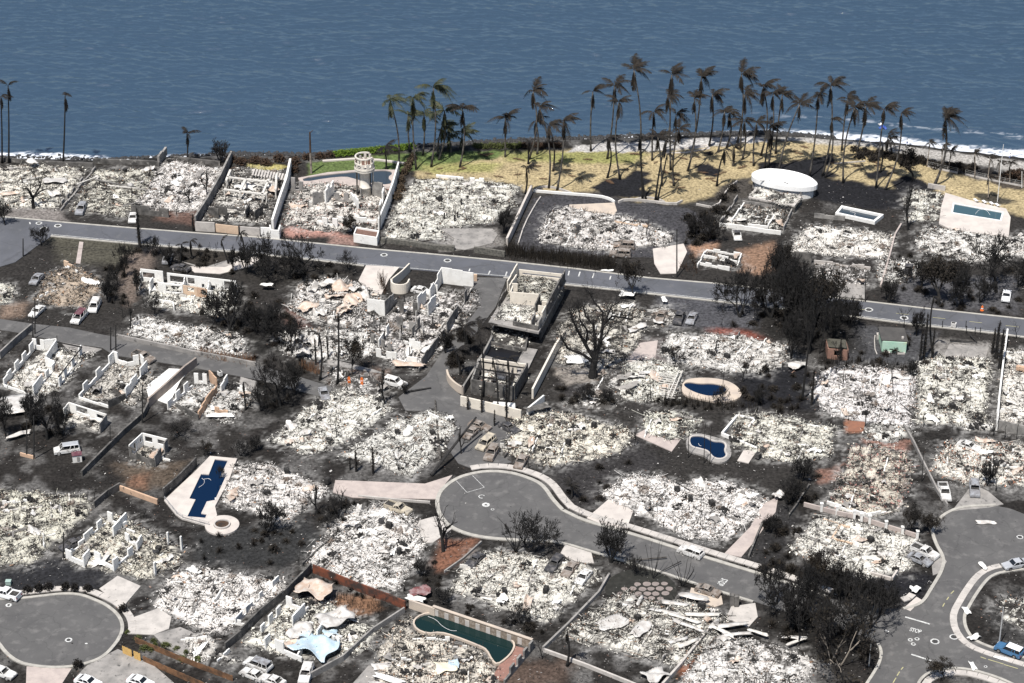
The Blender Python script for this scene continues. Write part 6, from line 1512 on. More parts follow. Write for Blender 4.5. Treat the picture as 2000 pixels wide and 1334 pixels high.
for t in ((65, 406, 338, 'poll', 62), (106, 412, 392, 'thin', 20), (292, 372, 322, 'thin', 18), (404, 381, 328, 'poll', 34), (370, 400, 352, 'poll', 26), (344, 418, 372, 'thin', 30), (378, 452, 410, 'thin', 12), (430, 318, 272, 'bushy', 50),
          (523, 540, 455, 'bushy', 84), (594, 534, 452, 'spread', 92), (683, 532, 490, 'spread', 48), (244, 540, 490, 'bushy', 26), (218, 568, 530, 'spread', 40), (268, 578, 520, 'dense', 40), (302, 618, 570, 'spread', 44), (254, 642, 575, 'poll', 30), (449, 645, 545, 'bushy', 96), (540, 662, 582, 'dense', 90), (547, 792, 685, 'dense', 96), (688, 734, 662, 'leafy', 56), (722, 738, 690, 'thin', 18), (751, 790, 705, 'poll', 28), (510, 802, 740, 'bushy', 40),
          (1236, 582, 508, 'leafy', 62), (1444, 618, 520, 'bushy', 86), (1530, 645, 500, 'dense', 90), (1572, 655, 520, 'bushy', 90), (1612, 640, 530, 'leafy', 90), (1520, 570, 470, 'bushy', 60), (1636, 610, 545, 'leafy', 66), (1490, 600, 540, 'dense', 60), (1566, 780, 560, 'tall', 60), (1600, 690, 590, 'tall', 50), (1545, 700, 600, 'dense', 70),
          (1833, 595, 508, 'leafy', 96), (1878, 598, 518, 'dense', 76), (1946, 570, 462, 'spread', 110), (1773, 449, 350, 'poll', 44), (1783, 352, 292, 'leafy', 66), (1744, 770, 690, 'thin', 26), (1690, 833, 765, 'thin', 36), (1804, 833, 802, 'poll', 16), (1940, 842, 800, 'cane', 42), (1928, 948, 900, 'bushy', 44), (1945, 958, 900, 'thin', 40), (1632, 730, 670, 'tall', 26), (1654, 715, 655, 'thin', 14), (1687, 704, 664, 'thin', 12), (1722, 722, 690, 'thin', 10), (1780, 735, 700, 'bushy', 26), (1770, 552, 520, 'bushy', 40), (1735, 590, 540, 'bushy', 50),
          (866, 1076, 990, 'poll', 66), (1007, 1077, 1008, 'cane', 70), (1032, 1076, 992, 'bushy', 96), (1193, 1098, 1018, 'bushy', 88), (1276, 1130, 1060, 'cane', 50), (1333, 1144, 1090, 'cane', 60), (1240, 1120, 1080, 'bushy', 40), (1545, 1232, 1120, 'bushy', 110), (1700, 1225, 1125, 'dense', 110), (1640, 1180, 1090, 'dense', 80), (1590, 1160, 1080, 'leafy', 70), (1778, 1040, 985, 'leafy', 44), (1817, 1046, 1010, 'leafy', 50), (1843, 1326, 1290, 'leafy', 66),
          (523, 1040, 975, 'bushy', 72), (619, 1002, 940, 'poll', 44), (668, 984, 950, 'poll', 26), (901, 886, 825, 'poll', 24), (92, 858, 752, 'dense', 84), (12, 855, 760, 'dense', 60), (584, 1104, 1070, 'thin', 24), (1059, 1286, 1230, 'thin', 36), (1023, 1218, 1180, 'bushy', 60), (1095, 1215, 1185, 'cane', 24), (1315, 706, 672, 'bushy', 40), (1239, 870, 838, 'poll', 16), (1450, 745, 705, 'thin', 60), (1360, 735, 708, 'thin', 20), (1410, 640, 600, 'thin', 20),
          (185, 975, 940, 'thin', 26), (110, 972, 935, 'thin', 18), (280, 1010, 985, 'thin', 30), (230, 560, 505, 'dense', 30), (330, 520, 478, 'bushy', 46), (300, 500, 460, 'bushy', 40), (390, 525, 478, 'thin', 20), (420, 520, 470, 'thin', 20), (455, 530, 480, 'bushy', 34), (1380, 470, 405, 'bushy', 60), (1350, 462, 415, 'bushy', 44), (690, 455, 420, 'leafy', 44), (985, 455, 400, 'bushy', 52), (960, 418, 385, 'thin', 20), (912, 425, 400, 'thin', 12), (1010, 360, 330, 'thin', 14), (10, 440, 385, 'dense', 44), (80, 480, 440, 'bushy', 50), (1985, 660, 625, 'thin', 30), (1765, 640, 600, 'thin', 34), (1790, 655, 600, 'bushy', 44),
          (1505, 620, 510, 'bushy', 80), (1555, 600, 490, 'dense', 90), (1590, 625, 520, 'bushy', 90), (1625, 670, 570, 'bushy', 80), (1580, 690, 590, 'dense', 80), (1660, 640, 570, 'bushy', 60), (1535, 560, 480, 'leafy', 60), (1560, 640, 540, 'bushy', 100), (1515, 1180, 1095, 'bushy', 90), (1575, 1200, 1100, 'dense', 100), (1665, 1200, 1110, 'bushy', 110), (1610, 1250, 1150, 'bushy', 100), (1670, 1270, 1160, 'dense', 110), (1720, 1200, 1130, 'bushy', 90), (1560, 1260, 1180, 'thin', 60), (480, 535, 470, 'bushy', 50), (560, 545, 480, 'bushy', 60), (500, 650, 590, 'bushy', 60), (570, 690, 620, 'bushy', 70), (575, 770, 700, 'bushy', 70), (420, 630, 570, 'spread', 50), (1870, 560, 505, 'bushy', 60), (1990, 560, 500, 'bushy', 60), (1800, 560, 505, 'bushy', 50), (1915, 590, 540, 'bushy', 60), (210, 590, 540, 'bushy', 40), (240, 515, 470, 'bushy', 40), (1565, 940, 890, 'bushy', 60), (660, 1010, 970, 'bushy', 50), (60, 830, 760, 'bushy', 60), (125, 850, 790, 'bushy', 50),
          (790, 770, 745, 'bushy', 24), (780, 920, 870, 'cane', 50), (870, 690, 640, 'bushy', 40), (1140, 785, 750, 'bushy', 46), (1185, 786, 760, 'bushy', 36), (1410, 790, 750, 'bushy', 30), (1480, 790, 755, 'bushy', 40), (1540, 985, 930, 'bushy', 70), (1505, 1040, 1000, 'bushy', 50), (430, 935, 905, 'bushy', 18), (400, 890, 862, 'leafy', 30), (470, 890, 855, 'bushy', 40), (500, 880, 850, 'bushy', 36), (350, 850, 820, 'spread', 56), (640, 1030, 1000, 'spread', 40), (590, 1000, 970, 'thin', 24), (1130, 1010, 980, 'thin', 14), (760, 1130, 1100, 'thin', 20), (820, 1125, 1090, 'bushy', 40), (865, 1180, 1150, 'bushy', 50), (1980, 1180, 1140, 'thin', 44), (1860, 905, 880, 'thin', 20)):
    tree(*t[:4], wpx=t[4])
tree(1623, 1296, 1165, 'pale', 110, label='pale trunked tree leaning at the left of the lower right thicket'); tree(1640, 1300, 1150, 'pale', 150, label='pale trunked tree with crown spreading over the lower right junction')
# columnar charred cypresses and snags
M_cyp = M_leafchar
def snag(bx, by, ty, r_=.35, furry=True, desc='charred black columnar snag'):
    b = G(bx, by); X_, h_ = AD(bx, ty, b.y); root = empty('charred_snag', b); rr = random.Random(int(bx))
    pts = [(0, 0, -.2), (rr.uniform(-.1, .1), 0, h_ * .4), (rr.uniform(-.15, .15), 0, h_ * .75), (rr.uniform(-.2, .2), 0, h_)]
    MB().tube(pts, [r_ * .6, r_ * .5, r_ * .35, .05], 6).build('trunk', M_bark, root, False, False)
    if furry:
        m_ = MB()
        for k in range(int(26 * h_)):
            z = rr.uniform(.12, .95) * h_; a = rr.uniform(0, 6.28); L = r_ * rr.uniform(.8, 2.0) * (1 - .5 * z / h_); 
            p_ = Vector((0, 0, z)); q_ = p_ + Vector((math.cos(a) * L, math.sin(a) * L, rr.uniform(-.2, .5) * L)); w_ = Vector((-math.sin(a), math.cos(a), 0)) * .07
            m_.add([p_ - w_, p_ + w_, q_ + w_ * .4, q_ - w_ * .4], [(0, 1, 2, 3)])
        m_.build('charred_foliage', M_leafchar, root, False, False)
    later(root, desc, 'snag', bx, by, 'charred snags')
for a in ((273, 478, 404, .6), (378, 450, 418, .45), (696, 920, 878, .4), (729, 924, 872, .4), (684, 917, 893, .25), (941, 806, 760, .3), (914, 800, 775, .35), (956, 803, 778, .3), (972, 806, 780, .3), (989, 815, 730, .3), (966, 832, 800, .25), (1804, 700, 610, .5), (1797, 705, 640, .4), (1945, 700, 625, .6), (1952, 720, 640, .6), (1938, 690, 640, .5), (641, 700, 655, .3), (1820, 700, 640, .35), (1585, 790, 720, .4), (617, 712, 660, .35), (1640, 705, 660, .3), (1398, 690, 668, .25)):
    snag(*a)
for a in ((658, 858, 817), (1344, 894, 822), (1375, 904, 826), (1386, 906, 834), (1410, 800, 718), (1800, 940, 880), (1032, 915, 890), (1065, 900, 880), (1330, 800, 760), (890, 430, 400), (240, 620, 590), (770, 1300, 1270), (1646, 760, 720), (1270, 780, 740), (1300, 790, 752), (1700, 900, 870), (1940, 850, 825), (1962, 855, 830), (1985, 860, 828)):
    snag(a[0], a[1], a[2], .14, False, 'thin bare charred stem')

# ================================================================== shrubs, hedges
def shrub_mesh(seed, n=140, leaf=1, up=.6):
    r = random.Random(seed); m_ = MB()
    for k in range(n):
        a = r.uniform(0, 6.28); e = r.uniform(.15, 1.45); L = r.uniform(.6, 1.05)
        q_ = Vector((math.cos(a) * math.cos(e), math.sin(a) * math.cos(e), max(.05, math.sin(e)))) * L; p_ = q_ * r.uniform(0, .5); w_ = Vector((-math.sin(a), math.cos(a), 0)) * .022
        m_.add([p_ - w_, p_ + w_, q_ + w_ * .5, q_ - w_ * .5], [(0, 1, 2, 3)])
        for _ in range(leaf):
            c_ = q_ * r.uniform(.7, 1.0) + Vector((r.gauss(0, .06), r.gauss(0, .06), r.gauss(0, .06))); u = Vector((r.gauss(0, 1), r.gauss(0, 1), r.gauss(0, 1))).normalized() * r.uniform(.05, .13); v = u.cross(Vector((r.gauss(0, 1), r.gauss(0, 1), 1))).normalized() * .07
            m_.add([c_ - u, c_ + v, c_ + u, c_ - v], [(0, 1, 2, 3)])
    return mesh('shrub', m_.V, m_.F)
SHR = [shrub_mesh(i, 150, 2) for i in range(3)]; SHR_BARE = [shrub_mesh(i + 9, 130, 0) for i in range(3)]; SHR_LEAF = [shrub_mesh(i + 20, 120, 6) for i in range(3)]
def shrub(px, py, rad, hh, mat=None, kind='leaf', desc='scorched black shrub', group='scorched shrubs', name='shrub'):
    b = G(px, py); me = random.choice({'leaf': SHR, 'bare': SHR_BARE, 'full': SHR_LEAF}[kind])
    o = link(name, me, None, mat or M_leafchar, b - Vector((0, 0, .08)), (0, 0, random.uniform(0, 6.28)), (rad, rad * random.uniform(.8, 1.2), hh))
    later(o, desc, 'shrub', px, py, group); return o
for x, y in ((54, 1156), (76, 1153), (95, 1150), (128, 1150), (146, 1152), (171, 1154), (241, 1193), (152, 1302)): shrub(x, y, 1.15, 1.5, M_palmblack, 'full', 'rounded black bush at the kerb', 'bushes at the left cul-de-sac kerb')
for x, y, r_ in ((470, 318, 2.2), (500, 316, 2.2), (520, 320, 1.8), (545, 312, 2.0), (575, 318, 2.0), (600, 310, 1.8), (625, 308, 1.8), (645, 306, 1.6), (450, 312, 1.8), (575, 335, 1.6)): shrub(x, y, r_, 1.5, M_brownscrub, 'full', 'brown scorched shore bush', 'scorched bushes on the shore')
for i in range(20):
    x = 656 + i * 7.8; shrub(x, 304 - i * .78, 1.25, 1.5, M_hedge, 'full', 'bright green hedge bush', 'green shore hedge')
for i in range(18):
    x = 930 + i * 9.4; shrub(x, 287 - i * .15 + (i % 3), 1.2, 1.2, M_olive if i < 10 else M_brownscrub, 'full', 'olive shore hedge bush' if i < 10 else 'brown shore hedge bush', 'olive shore hedge')
for i in range(26):
    t = i / 25; shrub(1670 + 230 * t, 300 + 30 * t + random.uniform(-6, 8), 1.7, 1.3, M_leafchar, 'full', 'charred beach shrub', 'charred beach shrubs')
for x, y in ((1975, 345), (1990, 342), (1998, 350), (1960, 350)): shrub(x, y, 2.0, 1.8, M_brownscrub, 'full', 'brown round beach shrub', 'charred beach shrubs')
for x, y in ((785, 355), (790, 340), (796, 330), (783, 372), (776, 388), (800, 322), (806, 312)): shrub(x, y, 1.3, 2.0, M('dry_brown_fronds', (.12, .085, .055), (.05, .04, .03), 2, .4, .7, .9), 'full', 'brown shaggy bush', 'bushes along the tower wall')
for x, y in ((1345, 430), (1362, 445), (1375, 425), (1390, 440), (1352, 462), (1372, 470), (1388, 460), (1400, 415), (1412, 390), (1430, 372)): shrub(x, y, 2.0, 2.0, M_leafchar, 'leaf', 'charred driveway bush', 'scorched shrubs')
UNDER = []
def scatter_shrubs(poly_px, n, rad, hh, desc, kind='bare', mat=None, seed=1):
    r = random.Random(seed); P_ = np.array(poly_px, float); c_ = 0
    while c_ < n:
        x = r.uniform(P_[:, 0].min(), P_[:, 0].max()); y = r.uniform(P_[:, 1].min(), P_[:, 1].max())
        if sdist(poly_px, np.array([x]), np.array([y]))[0] > 0:
            c_ += 1
            if seed >= 40 or seed in (2, 4, 5, 7, 18): UNDER.append((G(x, y), rad * r.uniform(.6, 1.3), hh * r.uniform(.6, 1.3), r.uniform(0, 6.28), r.choice(SHR + SHR_BARE)))
            else: shrub(x, y, rad * r.uniform(.6, 1.3), hh * r.uniform(.6, 1.3), mat, r.choice(['bare', 'leaf']) if kind == 'mix' else kind, desc)
scatter_shrubs([(1445, 712), (1580, 725), (1600, 800), (1500, 806), (1450, 775)], 26, 1.2, 1.3, 'black leafless scrub bush', 'mix', seed=2)
scatter_shrubs([(1255, 776), (1420, 786), (1490, 800), (1480, 808), (1255, 792)], 20, .8, 1.4, 'bare hedge shrub', 'bare', seed=3)
scatter_shrubs([(1500, 1100), (1640, 1120), (1760, 1165), (1750, 1185), (1600, 1160), (1480, 1110)], 24, 1.5, 1.6, 'dark scrub bush', 'mix', seed=4)
scatter_shrubs([(1480, 1190), (1600, 1200), (1700, 1260), (1690, 1320), (1600, 1300), (1520, 1240)], 20, 1.4, 1.6, 'dark undergrowth bush', 'mix', seed=5)
scatter_shrubs([(875, 655), (925, 645), (900, 720), (880, 730)], 12, 1.4, 1.8, 'black charred bush', 'leaf', seed=6)
scatter_shrubs([(1500, 560), (1650, 580), (1640, 690), (1500, 650)], 22, 1.6, 1.6, 'black undergrowth bush', 'mix', seed=7)
scatter_shrubs([(1600, 700), (1730, 705), (1800, 720), (1790, 735), (1610, 722)], 14, .9, 1.1, 'black shrub below the green shed', 'bare', seed=8)
scatter_shrubs([(480, 690), (600, 700), (600, 730), (500, 715)], 12, 1.2, 1.2, 'charred shrub above the lane end', 'mix', seed=9)
scatter_shrubs([(240, 1230), (330, 1262), (420, 1290), (400, 1300), (250, 1262)], 12, .9, .9, 'olive shrub beside the timber fence', 'leaf', M_olive, 10)
scatter_shrubs([(620, 1120), (790, 1180), (780, 1195), (630, 1140)], 14, .7, 1.0, 'dead shrub along the rust red wall', 'bare', seed=11)
scatter_shrubs([(640, 1100), (860, 1090), (860, 1150), (800, 1170)], 12, .8, .9, 'charred low shrub by the red soil lot', 'mix', seed=12)
scatter_shrubs([(880, 1170), (1060, 1225), (1060, 1250), (900, 1195)], 14, .8, .9, 'charred shrub behind the panelled pool wall', 'mix', seed=13)
scatter_shrubs([(340, 470), (480, 495), (450, 520), (345, 505)], 14, .8, 1.2, 'black garden shrub beside the turning circle', 'mix', seed=14)
scatter_shrubs([(1540, 930), (1600, 930), (1600, 985), (1530, 985)], 12, 1.2, 1.2, 'black shrub left of the reddish rubble', 'mix', seed=15)
scatter_shrubs([(100, 780), (140, 800), (120, 850), (30, 850), (20, 790)], 12, 1.6, 1.6, 'black bush among the far left trees', 'leaf', seed=16)
scatter_shrubs([(560, 640), (500, 660), (420, 650), (400, 600), (480, 620)], 12, 1.2, 1.2, 'black bush between the middle ruins', 'mix', seed=17)
scatter_shrubs([(1800, 590), (1990, 600), (1990, 616), (1800, 602)], 12, 1.0, 1.0, 'black verge bush', 'mix', seed=18)
scatter_shrubs([(490, 1000), (640, 1000), (600, 1080), (480, 1060)], 12, 1.0, .8, 'charred shrub below the navy pool lot', 'mix', seed=19)
scatter_shrubs([(1650, 1110), (1700, 1060), (1720, 1040), (1720, 1100)], 5, .7, .8, 'small charred bush in the right ash lot', 'mix', seed=20)
for i_, (pg_, n_) in enumerate((([(270, 480), (480, 500), (470, 535), (260, 545)], 16), ([(490, 500), (720, 520), (700, 548), (500, 545)], 16), ([(200, 520), (260, 500), (250, 620), (210, 600)], 12), ([(380, 575), (500, 570), (500, 650), (400, 650)], 14), ([(500, 590), (580, 590), (600, 690), (500, 690)], 14), ([(1400, 540), (1680, 590), (1660, 660), (1430, 640)], 26), ([(1500, 470), (1540, 480), (1560, 560), (1500, 560)], 10), ([(1740, 500), (1990, 500), (1990, 590), (1760, 580)], 20), ([(1640, 640), (1830, 650), (1830, 720), (1640, 720)], 12), ([(500, 720), (590, 730), (560, 800), (500, 790)], 12), ([(1080, 740), (1220, 750), (1200, 800), (1090, 790)], 14), ([(1500, 1000), (1570, 960), (1560, 1100), (1470, 1090)], 14), ([(1100, 930), (1230, 900), (1180, 1000), (1120, 990)], 8), ([(380, 1050), (620, 1040), (600, 1110), (400, 1100)], 10), ([(640, 990), (700, 970), (640, 1080), (600, 1080)], 10), ([(1330, 480), (1400, 410), (1430, 400), (1400, 480)], 10))):
    scatter_shrubs(pg_, n_, 1.15, 1.2, 'charred black bush', 'mix', seed=40 + i_)
def build_under():
    cache = {}; V = []; F = []; nv = 0
    for b, rad, hh, a, me in UNDER:
        if me.name not in cache:
            v = np.empty(len(me.vertices) * 3, np.float32); me.vertices.foreach_get('co', v); f = np.empty(len(me.loops), np.int32); me.loops.foreach_get('vertex_index', f); cache[me.name] = (v.reshape(-1, 3), f.reshape(-1, 4))
        v, f = cache[me.name]; c_, s_ = math.cos(a), math.sin(a)
        V.append(np.stack([(v[:, 0] * c_ - v[:, 1] * s_) * rad + b.x, (v[:, 0] * s_ + v[:, 1] * c_) * rad + b.y, v[:, 2] * hh - .08], -1)); F.append(f + nv); nv += len(v)
    tag(link('undergrowth', np_mesh('undergrowth', np.concatenate(V), np.concatenate(F), M_leafchar)), 'charred black undergrowth between the lots and along the streets', 'undergrowth', kind='stuff')
build_under()
def stalks(name, line, n, h_, label, mat, spread=1.2, cat='hedge', lean=.18):
    w = P2(line); r = random.Random(n); V = []; F = []; o_ = Vector((*w[0], 0))
    rs_ = resample(w, .3)
    for k in range(n):
        p_ = Vector((*rs_[r.randrange(len(rs_))], 0)) + Vector((r.gauss(0, .3), r.gauss(0, spread), -.1)) - o_
        hh = h_ * r.uniform(.45, 1.15); q_ = p_ + Vector((r.gauss(0, lean) * hh, r.gauss(0, lean) * hh, hh)); w_ = .035
        n0 = len(V); V += [p_ + Vector((-w_, 0, 0)), p_ + Vector((w_, 0, 0)), q_ + Vector((w_ * .5, 0, 0)), q_ + Vector((-w_ * .5, 0, 0)), p_ + Vector((0, -w_, 0)), p_ + Vector((0, w_, 0)), q_ + Vector((0, w_ * .5, 0)), q_ + Vector((0, -w_ * .5, 0))]
        F += [(n0, n0 + 1, n0 + 2, n0 + 3), (n0 + 4, n0 + 5, n0 + 6, n0 + 7)]
    o = link(name, mesh(name, V, F, mat), loc=o_); tag(o, label, cat, kind='stuff')
stalks('cane_hedge', [(990, 492), (1050, 502), (1120, 512), (1202, 522)], 1500, 2.6, 'burnt black cane hedge along the street below the circular driveway', M_leafchar, 1.3)
stalks('dry_stalks', [(395, 690), (440, 700), (495, 708)], 420, 1.3, 'rusty brown dried stalks beside the lane wall', M_drystalk, .7, 'stalks', .5)
stalks('dry_stalks', [(590, 720), (625, 728)], 120, 2.0, 'rusty dried stalks by the charred garden palms', M_drystalk, .4, 'stalks')
stalks('bare_stems', [(1255, 782), (1340, 786), (1480, 800)], 330, 1.7, 'bare black hedge stems under the kidney pool', M_leafchar, .9)
stalks('bare_stems', [(1600, 708), (1700, 712), (1790, 728)], 240, 1.6, 'bare black stems below the green shed', M_leafchar, .8)
stalks('bare_stems', [(650, 1165), (700, 1185), (745, 1195)], 110, 1.3, 'bare dead stems in the brown yard below the rust wall', M_leafchar, 1.2)
stalks('bare_stems', [(820, 1110), (860, 1140)], 90, 1.0, 'bare stems in the red soil lot', M_leafchar, 1.6)
stalks('dry_stalks', [(745, 545), (752, 570)], 90, 2.4, 'pale bent stems beside the curved tan wall', M_brownscrub, .5, 'stalks', .3)
stalks('dry_stalks', [(1330, 520), (1360, 530), (1350, 500)], 150, 1.0, 'brown scrub stems at the foot of the street pole', M_brownscrub, .8, 'stalks', .5)
# fallen fronds on the lawn
FFM = frond_mesh('fallen', 2.6, .06, .05, 16, 44, .02)
FFM.materials.append(M('dead_frond', (.13, .075, .04), (.07, .045, .03), 2, .4, .7, .9))
r = random.Random(8)
for i, (x, y) in enumerate([(866, 328), (893, 333), (912, 330), (945, 302), (955, 306), (845, 340), (985, 347), (1000, 309), (1012, 312), (1060, 325), (1070, 350), (1098, 318), (1108, 342), (1118, 332), (1232, 300), (1228, 302), (1262, 324), (1230, 330), (1276, 320), (1305, 355), (1332, 352), (1340, 366), (1356, 306), (1360, 336), (1375, 350), (1388, 352), (1345, 312), (1420, 336), (1440, 330), (1462, 318), (1410, 340), (1540, 296), (1570, 302), (1580, 290), (1640, 318), (1664, 326), (1702, 316), (1706, 322), (1690, 330), (1730, 324), (1755, 338), (1330, 340), (1310, 340), (1160, 312), (1200, 360), (1140, 345), (1020, 340)]):
    o = link('fallen_frond', FFM, None, None, G(x, y) + Vector((0, 0, .12)), (r.uniform(-.1, .1), 0, r.choice([0, math.pi]) + r.gauss(0, .5)), (r.uniform(.7, 1.3),) * 3)
    later(o, 'brown fallen palm frond', 'frond', x, y, 'fallen fronds on the lawn')
# ================================================================== cars
def car_parts(kind):
    """returns dict of meshes; car points to +x, length about 4.6"""
    S = {'sedan': dict(L=4.6, W=1.8, H=1.42, belt=.92, hood=(1.05, 2.15), cab=(-1.75, .95), roof=(-1.0, .25), tail=.95, wb=(-1.35, 1.38)),
         'suv': dict(L=4.8, W=1.9, H=1.75, belt=1.08, hood=(1.0, 2.2), cab=(-2.3, 1.0), roof=(-2.15, .35), tail=1.05, wb=(-1.4, 1.45)),
         'van': dict(L=5.0, W=1.95, H=1.8, belt=1.0, hood=(1.5, 2.35), cab=(-2.4, 1.55), roof=(-2.25, .75), tail=1.0, wb=(-1.5, 1.6)),
         'pickup': dict(L=5.3, W=1.9, H=1.7, belt=1.08, hood=(1.1, 2.45), cab=(-.75, 1.15), roof=(-.55, .5), tail=1.05, wb=(-1.65, 1.65))}[kind]
    L, W, H, bz = S['L'] / 2, S['W'] / 2, S['H'], S['belt']; wr = .34; out = {}
    # lower body as side outline with wheel arches
    pr = [(-L, .35), (-L - .02, .62), (-L + .05, S['tail'] - .04)]
    pr += [(-L + .12, S['tail'])]
    if kind == 'sedan': pr += [(-1.7, .98)]
    pr += [(S['cab'][0], bz), (S['cab'][1], bz), (S['hood'][1] - .35, bz - .10), (L - .05, bz - .22), (L + .02, .58), (L, .32)]
    def arch(cx): return [(cx + (wr + .09) * math.cos(a), max(.22, .34 + (wr + .09) * math.sin(a))) for a in [math.pi * k / 6 for k in range(7)]]
    pr += [(S['wb'][1] + wr + .1, .22)] + arch(S['wb'][1])[0:] + [(S['wb'][1] - wr - .1, .22), (S['wb'][0] + wr + .1, .22)] + arch(S['wb'][0]) + [(S['wb'][0] - wr - .1, .22)]
    n = len(pr); V = []
    for sgn in (-1, 1):
        V += [(x * .985, sgn * W * (.90 if z < .3 else (1.0 if z < .8 else .955)), z) for x, z in pr]
    F = [(i, (i + 1) % n, n + (i + 1) % n, n + i) for i in range(n)]
    if kind == 'pickup':
        # open bed: drop the deck between cab and tail
        F = [f for f in F]
    F += [tuple(range(n))[::-1], tuple(range(n, 2 * n))]
    out['body'] = (V, F)
    # roof and pillars
    r0, r1 = S['roof']; c0, c1 = S['cab']; m = MB(); wt = W * .80
    m.add([(r0, -wt, H - .05), (r1, -wt, H - .05), (r1, wt, H - .05), (r0, wt, H - .05), (r0 + .1, -wt + .12, H + .02), (r1 - .12, -wt + .12, H + .02), (r1 - .12, wt - .12, H + .02), (r0 + .1, wt - .12, H + .02)], [(3, 2, 1, 0), (4, 5, 6, 7), (0, 1, 5, 4), (1, 2, 6, 5), (2, 3, 7, 6), (3, 0, 4, 7)])
    out['roof'] = (m.V, m.F)
    m = MB(); wbt = W * .93
    for s in (-1, 1):
        for a, b in (((c1 - .05, bz - .02), (r1, H - .04)), ((c0 + .05, bz - .02), (r0, H - .04)), (((c0 + c1) / 2 - .1, bz - .02), ((r0 + r1) / 2 - .05, H - .04))):
            m.beam((a[0], s * wbt, a[1]), (b[0], s * wt, b[1]), .09)
        if kind in ('suv', 'van'): m.beam((c0 + .95, s * wbt, bz - .02), (r0 + .85, s * wt, H - .04), .09)
    out['pillars'] = (m.V, m.F)
    m = MB()
    m.box((c0 + c1) / 2, 0, bz + .005, (c1 - c0) * .86, W * 1.62, .03)
    for x_ in ([-.35, .45] if kind != 'pickup' else [.15]):
        for s in (-1, 1): m.box(x_ + (c0 + c1) / 2 - .1, s * .42, bz + .03, .16, .5, .22, 0, (0, -.25, 0))
    if kind == 'pickup': m.box(-1.72, 0, 1.055, 1.65, 1.5, .03)
    out['interior'] = (m.V, m.F)
    if kind == 'pickup':
        m = MB()
        for s in (-1, 1): m.box(-1.68, s * .86, 1.03, 1.86, .12, .26)
        m.box(-2.56, 0, 1.03, .1, 1.6, .26); out['bed_rail'] = (m.V, m.F)
    m = MB(); t = []
    ws = [(c1 - .12, bz + .05, r1 + .04, H - .08), (c0 + .12, bz + .05, r0 - .02, H - .08)]
    for xa, za, xb, zb in ws:
        m.add([(xa, -wbt + .1, za), (xa, wbt - .1, za), (xb, wt - .1, zb), (xb, -wt + .1, zb)], [(0, 1, 2, 3)])
    for s in (-1, 1):
        m.add([(c0 + .2, s * (wbt - .02), bz + .02), (c1 - .2, s * (wbt - .02), bz + .02), (r1 - .02, s * (wt - .02), H - .07), (r0 + .1, s * (wt - .02), H - .07)], [(0, 1, 2, 3)])
    out['glass'] = (m.V, m.F)
    M_ = MB(); M_.lathe(0, 0, [(.01, -.11), (.30, -.11), (.34, -.07), (.34, .07), (.30, .11), (.2, .11)], 14); out['tyre'] = ([(v[0], v[2], v[1]) for v in M_.V], M_.F)
    M_ = MB(); M_.lathe(0, 0, [(.0, .105), (.2, .115), (.21, .06)], 10); out['rim'] = ([(v[0], -v[2], v[1]) for v in M_.V], M_.F)
    out['_S'] = S
    return out
CARS = {}
for k in ('sedan', 'suv', 'van', 'pickup'):
    d_ = car_parts(k); S = d_.pop('_S'); CARS[k] = ({n_: mesh(n_, *v) for n_, v in d_.items()}, S)
for k in CARS:
    for n_, me in CARS[k][0].items():
        bm = bmesh.new(); bm.from_mesh(me); bmesh.ops.recalc_face_normals(bm, faces=bm.faces); bm.to_mesh(me); bm.free()
        me.materials.append(M_rust)
def car(cx, cy, fx, fy, kind, mat, label, roofmat=None, glass=False, z=.06, burnt=True, name=None, rims=None):
    """cx,cy centre; fx,fy a pixel towards the nose"""
    c_ = G(cx, cy); d_ = (G(fx, fy) - c_).xy; yaw = math.atan2(d_.y, d_.x)
    ms, S = CARS[kind]
    root = empty(name or ('burnt_car' if burnt else 'parked_car'), (c_.x, c_.y, z - (.16 if burnt else 0)), yaw); tag(root, label, {'sedan': 'car', 'suv': 'SUV', 'van': 'van', 'pickup': 'pickup'}[kind], 'vehicles in the burnt town')
    link('body', ms['body'], root, mat); link('roof', ms['roof'], root, roofmat or mat); link('pillars', ms['pillars'], root, mat); link('interior', ms['interior'], root, M_interior)
    if 'bed_rail' in ms: link('bed_rail', ms['bed_rail'], root, mat)
    if glass:
        link('windows', ms['glass'], root, M_glass)
        for s in (-1, 1):
            MB().box(S['L'] / 2 - .02, s * .68, .62, .06, .34, .16).build('headlight', M_lamp_clear, root); MB().box(-S['L'] / 2 + .02, s * .72, .66, .06, .22, .22).build('tail_light', M_lamp_red, root)
    W = S['W'] / 2
    for x_ in S['wb']:
        for s in (-1, 1):
            w_ = link('wheel', ms['tyre'], root, M_tyre if not burnt else M_rim, (x_, s * (W - .09), .34 if not burnt else .30), (0, 0, 0 if s < 0 else math.pi), (1, 1, 1) if not burnt else (.82, 1, .82))
            link('rim', ms['rim'], w_, rims or M_rim)
    return root
car(159, 413, 155, 420, 'suv', M_greycar, 'burnt dark SUV before the second seaside ruin')
car(260, 429, 258, 438, 'sedan', M_ashcar, 'white burnt sedan at the street below the third seaside ruin')
car(1439, 463, 1441, 470, 'sedan', M_ashcar, 'small white burnt car below the foundation left of the rimmed pool', M_blackcar)
car(1219, 484, 1200, 483, 'suv', M_rust, 'rusty burnt SUV, upper of two behind the cane hedge')
car(1211, 500, 1192, 499, 'suv', M_rust, 'rusty burnt SUV, lower of two behind the cane hedge')
car(1291, 622, 1286, 632, 'sedan', M_rust, 'rusty burnt sedan, left of the three on the grey lot')
car(1326, 626, 1321, 638, 'suv', M_blackcar, 'blackened SUV, middle of the three on the grey lot')
car(1351, 626, 1345, 638, 'sedan', M_greycar, 'bluish grey burnt sedan, right of the three on the grey lot')
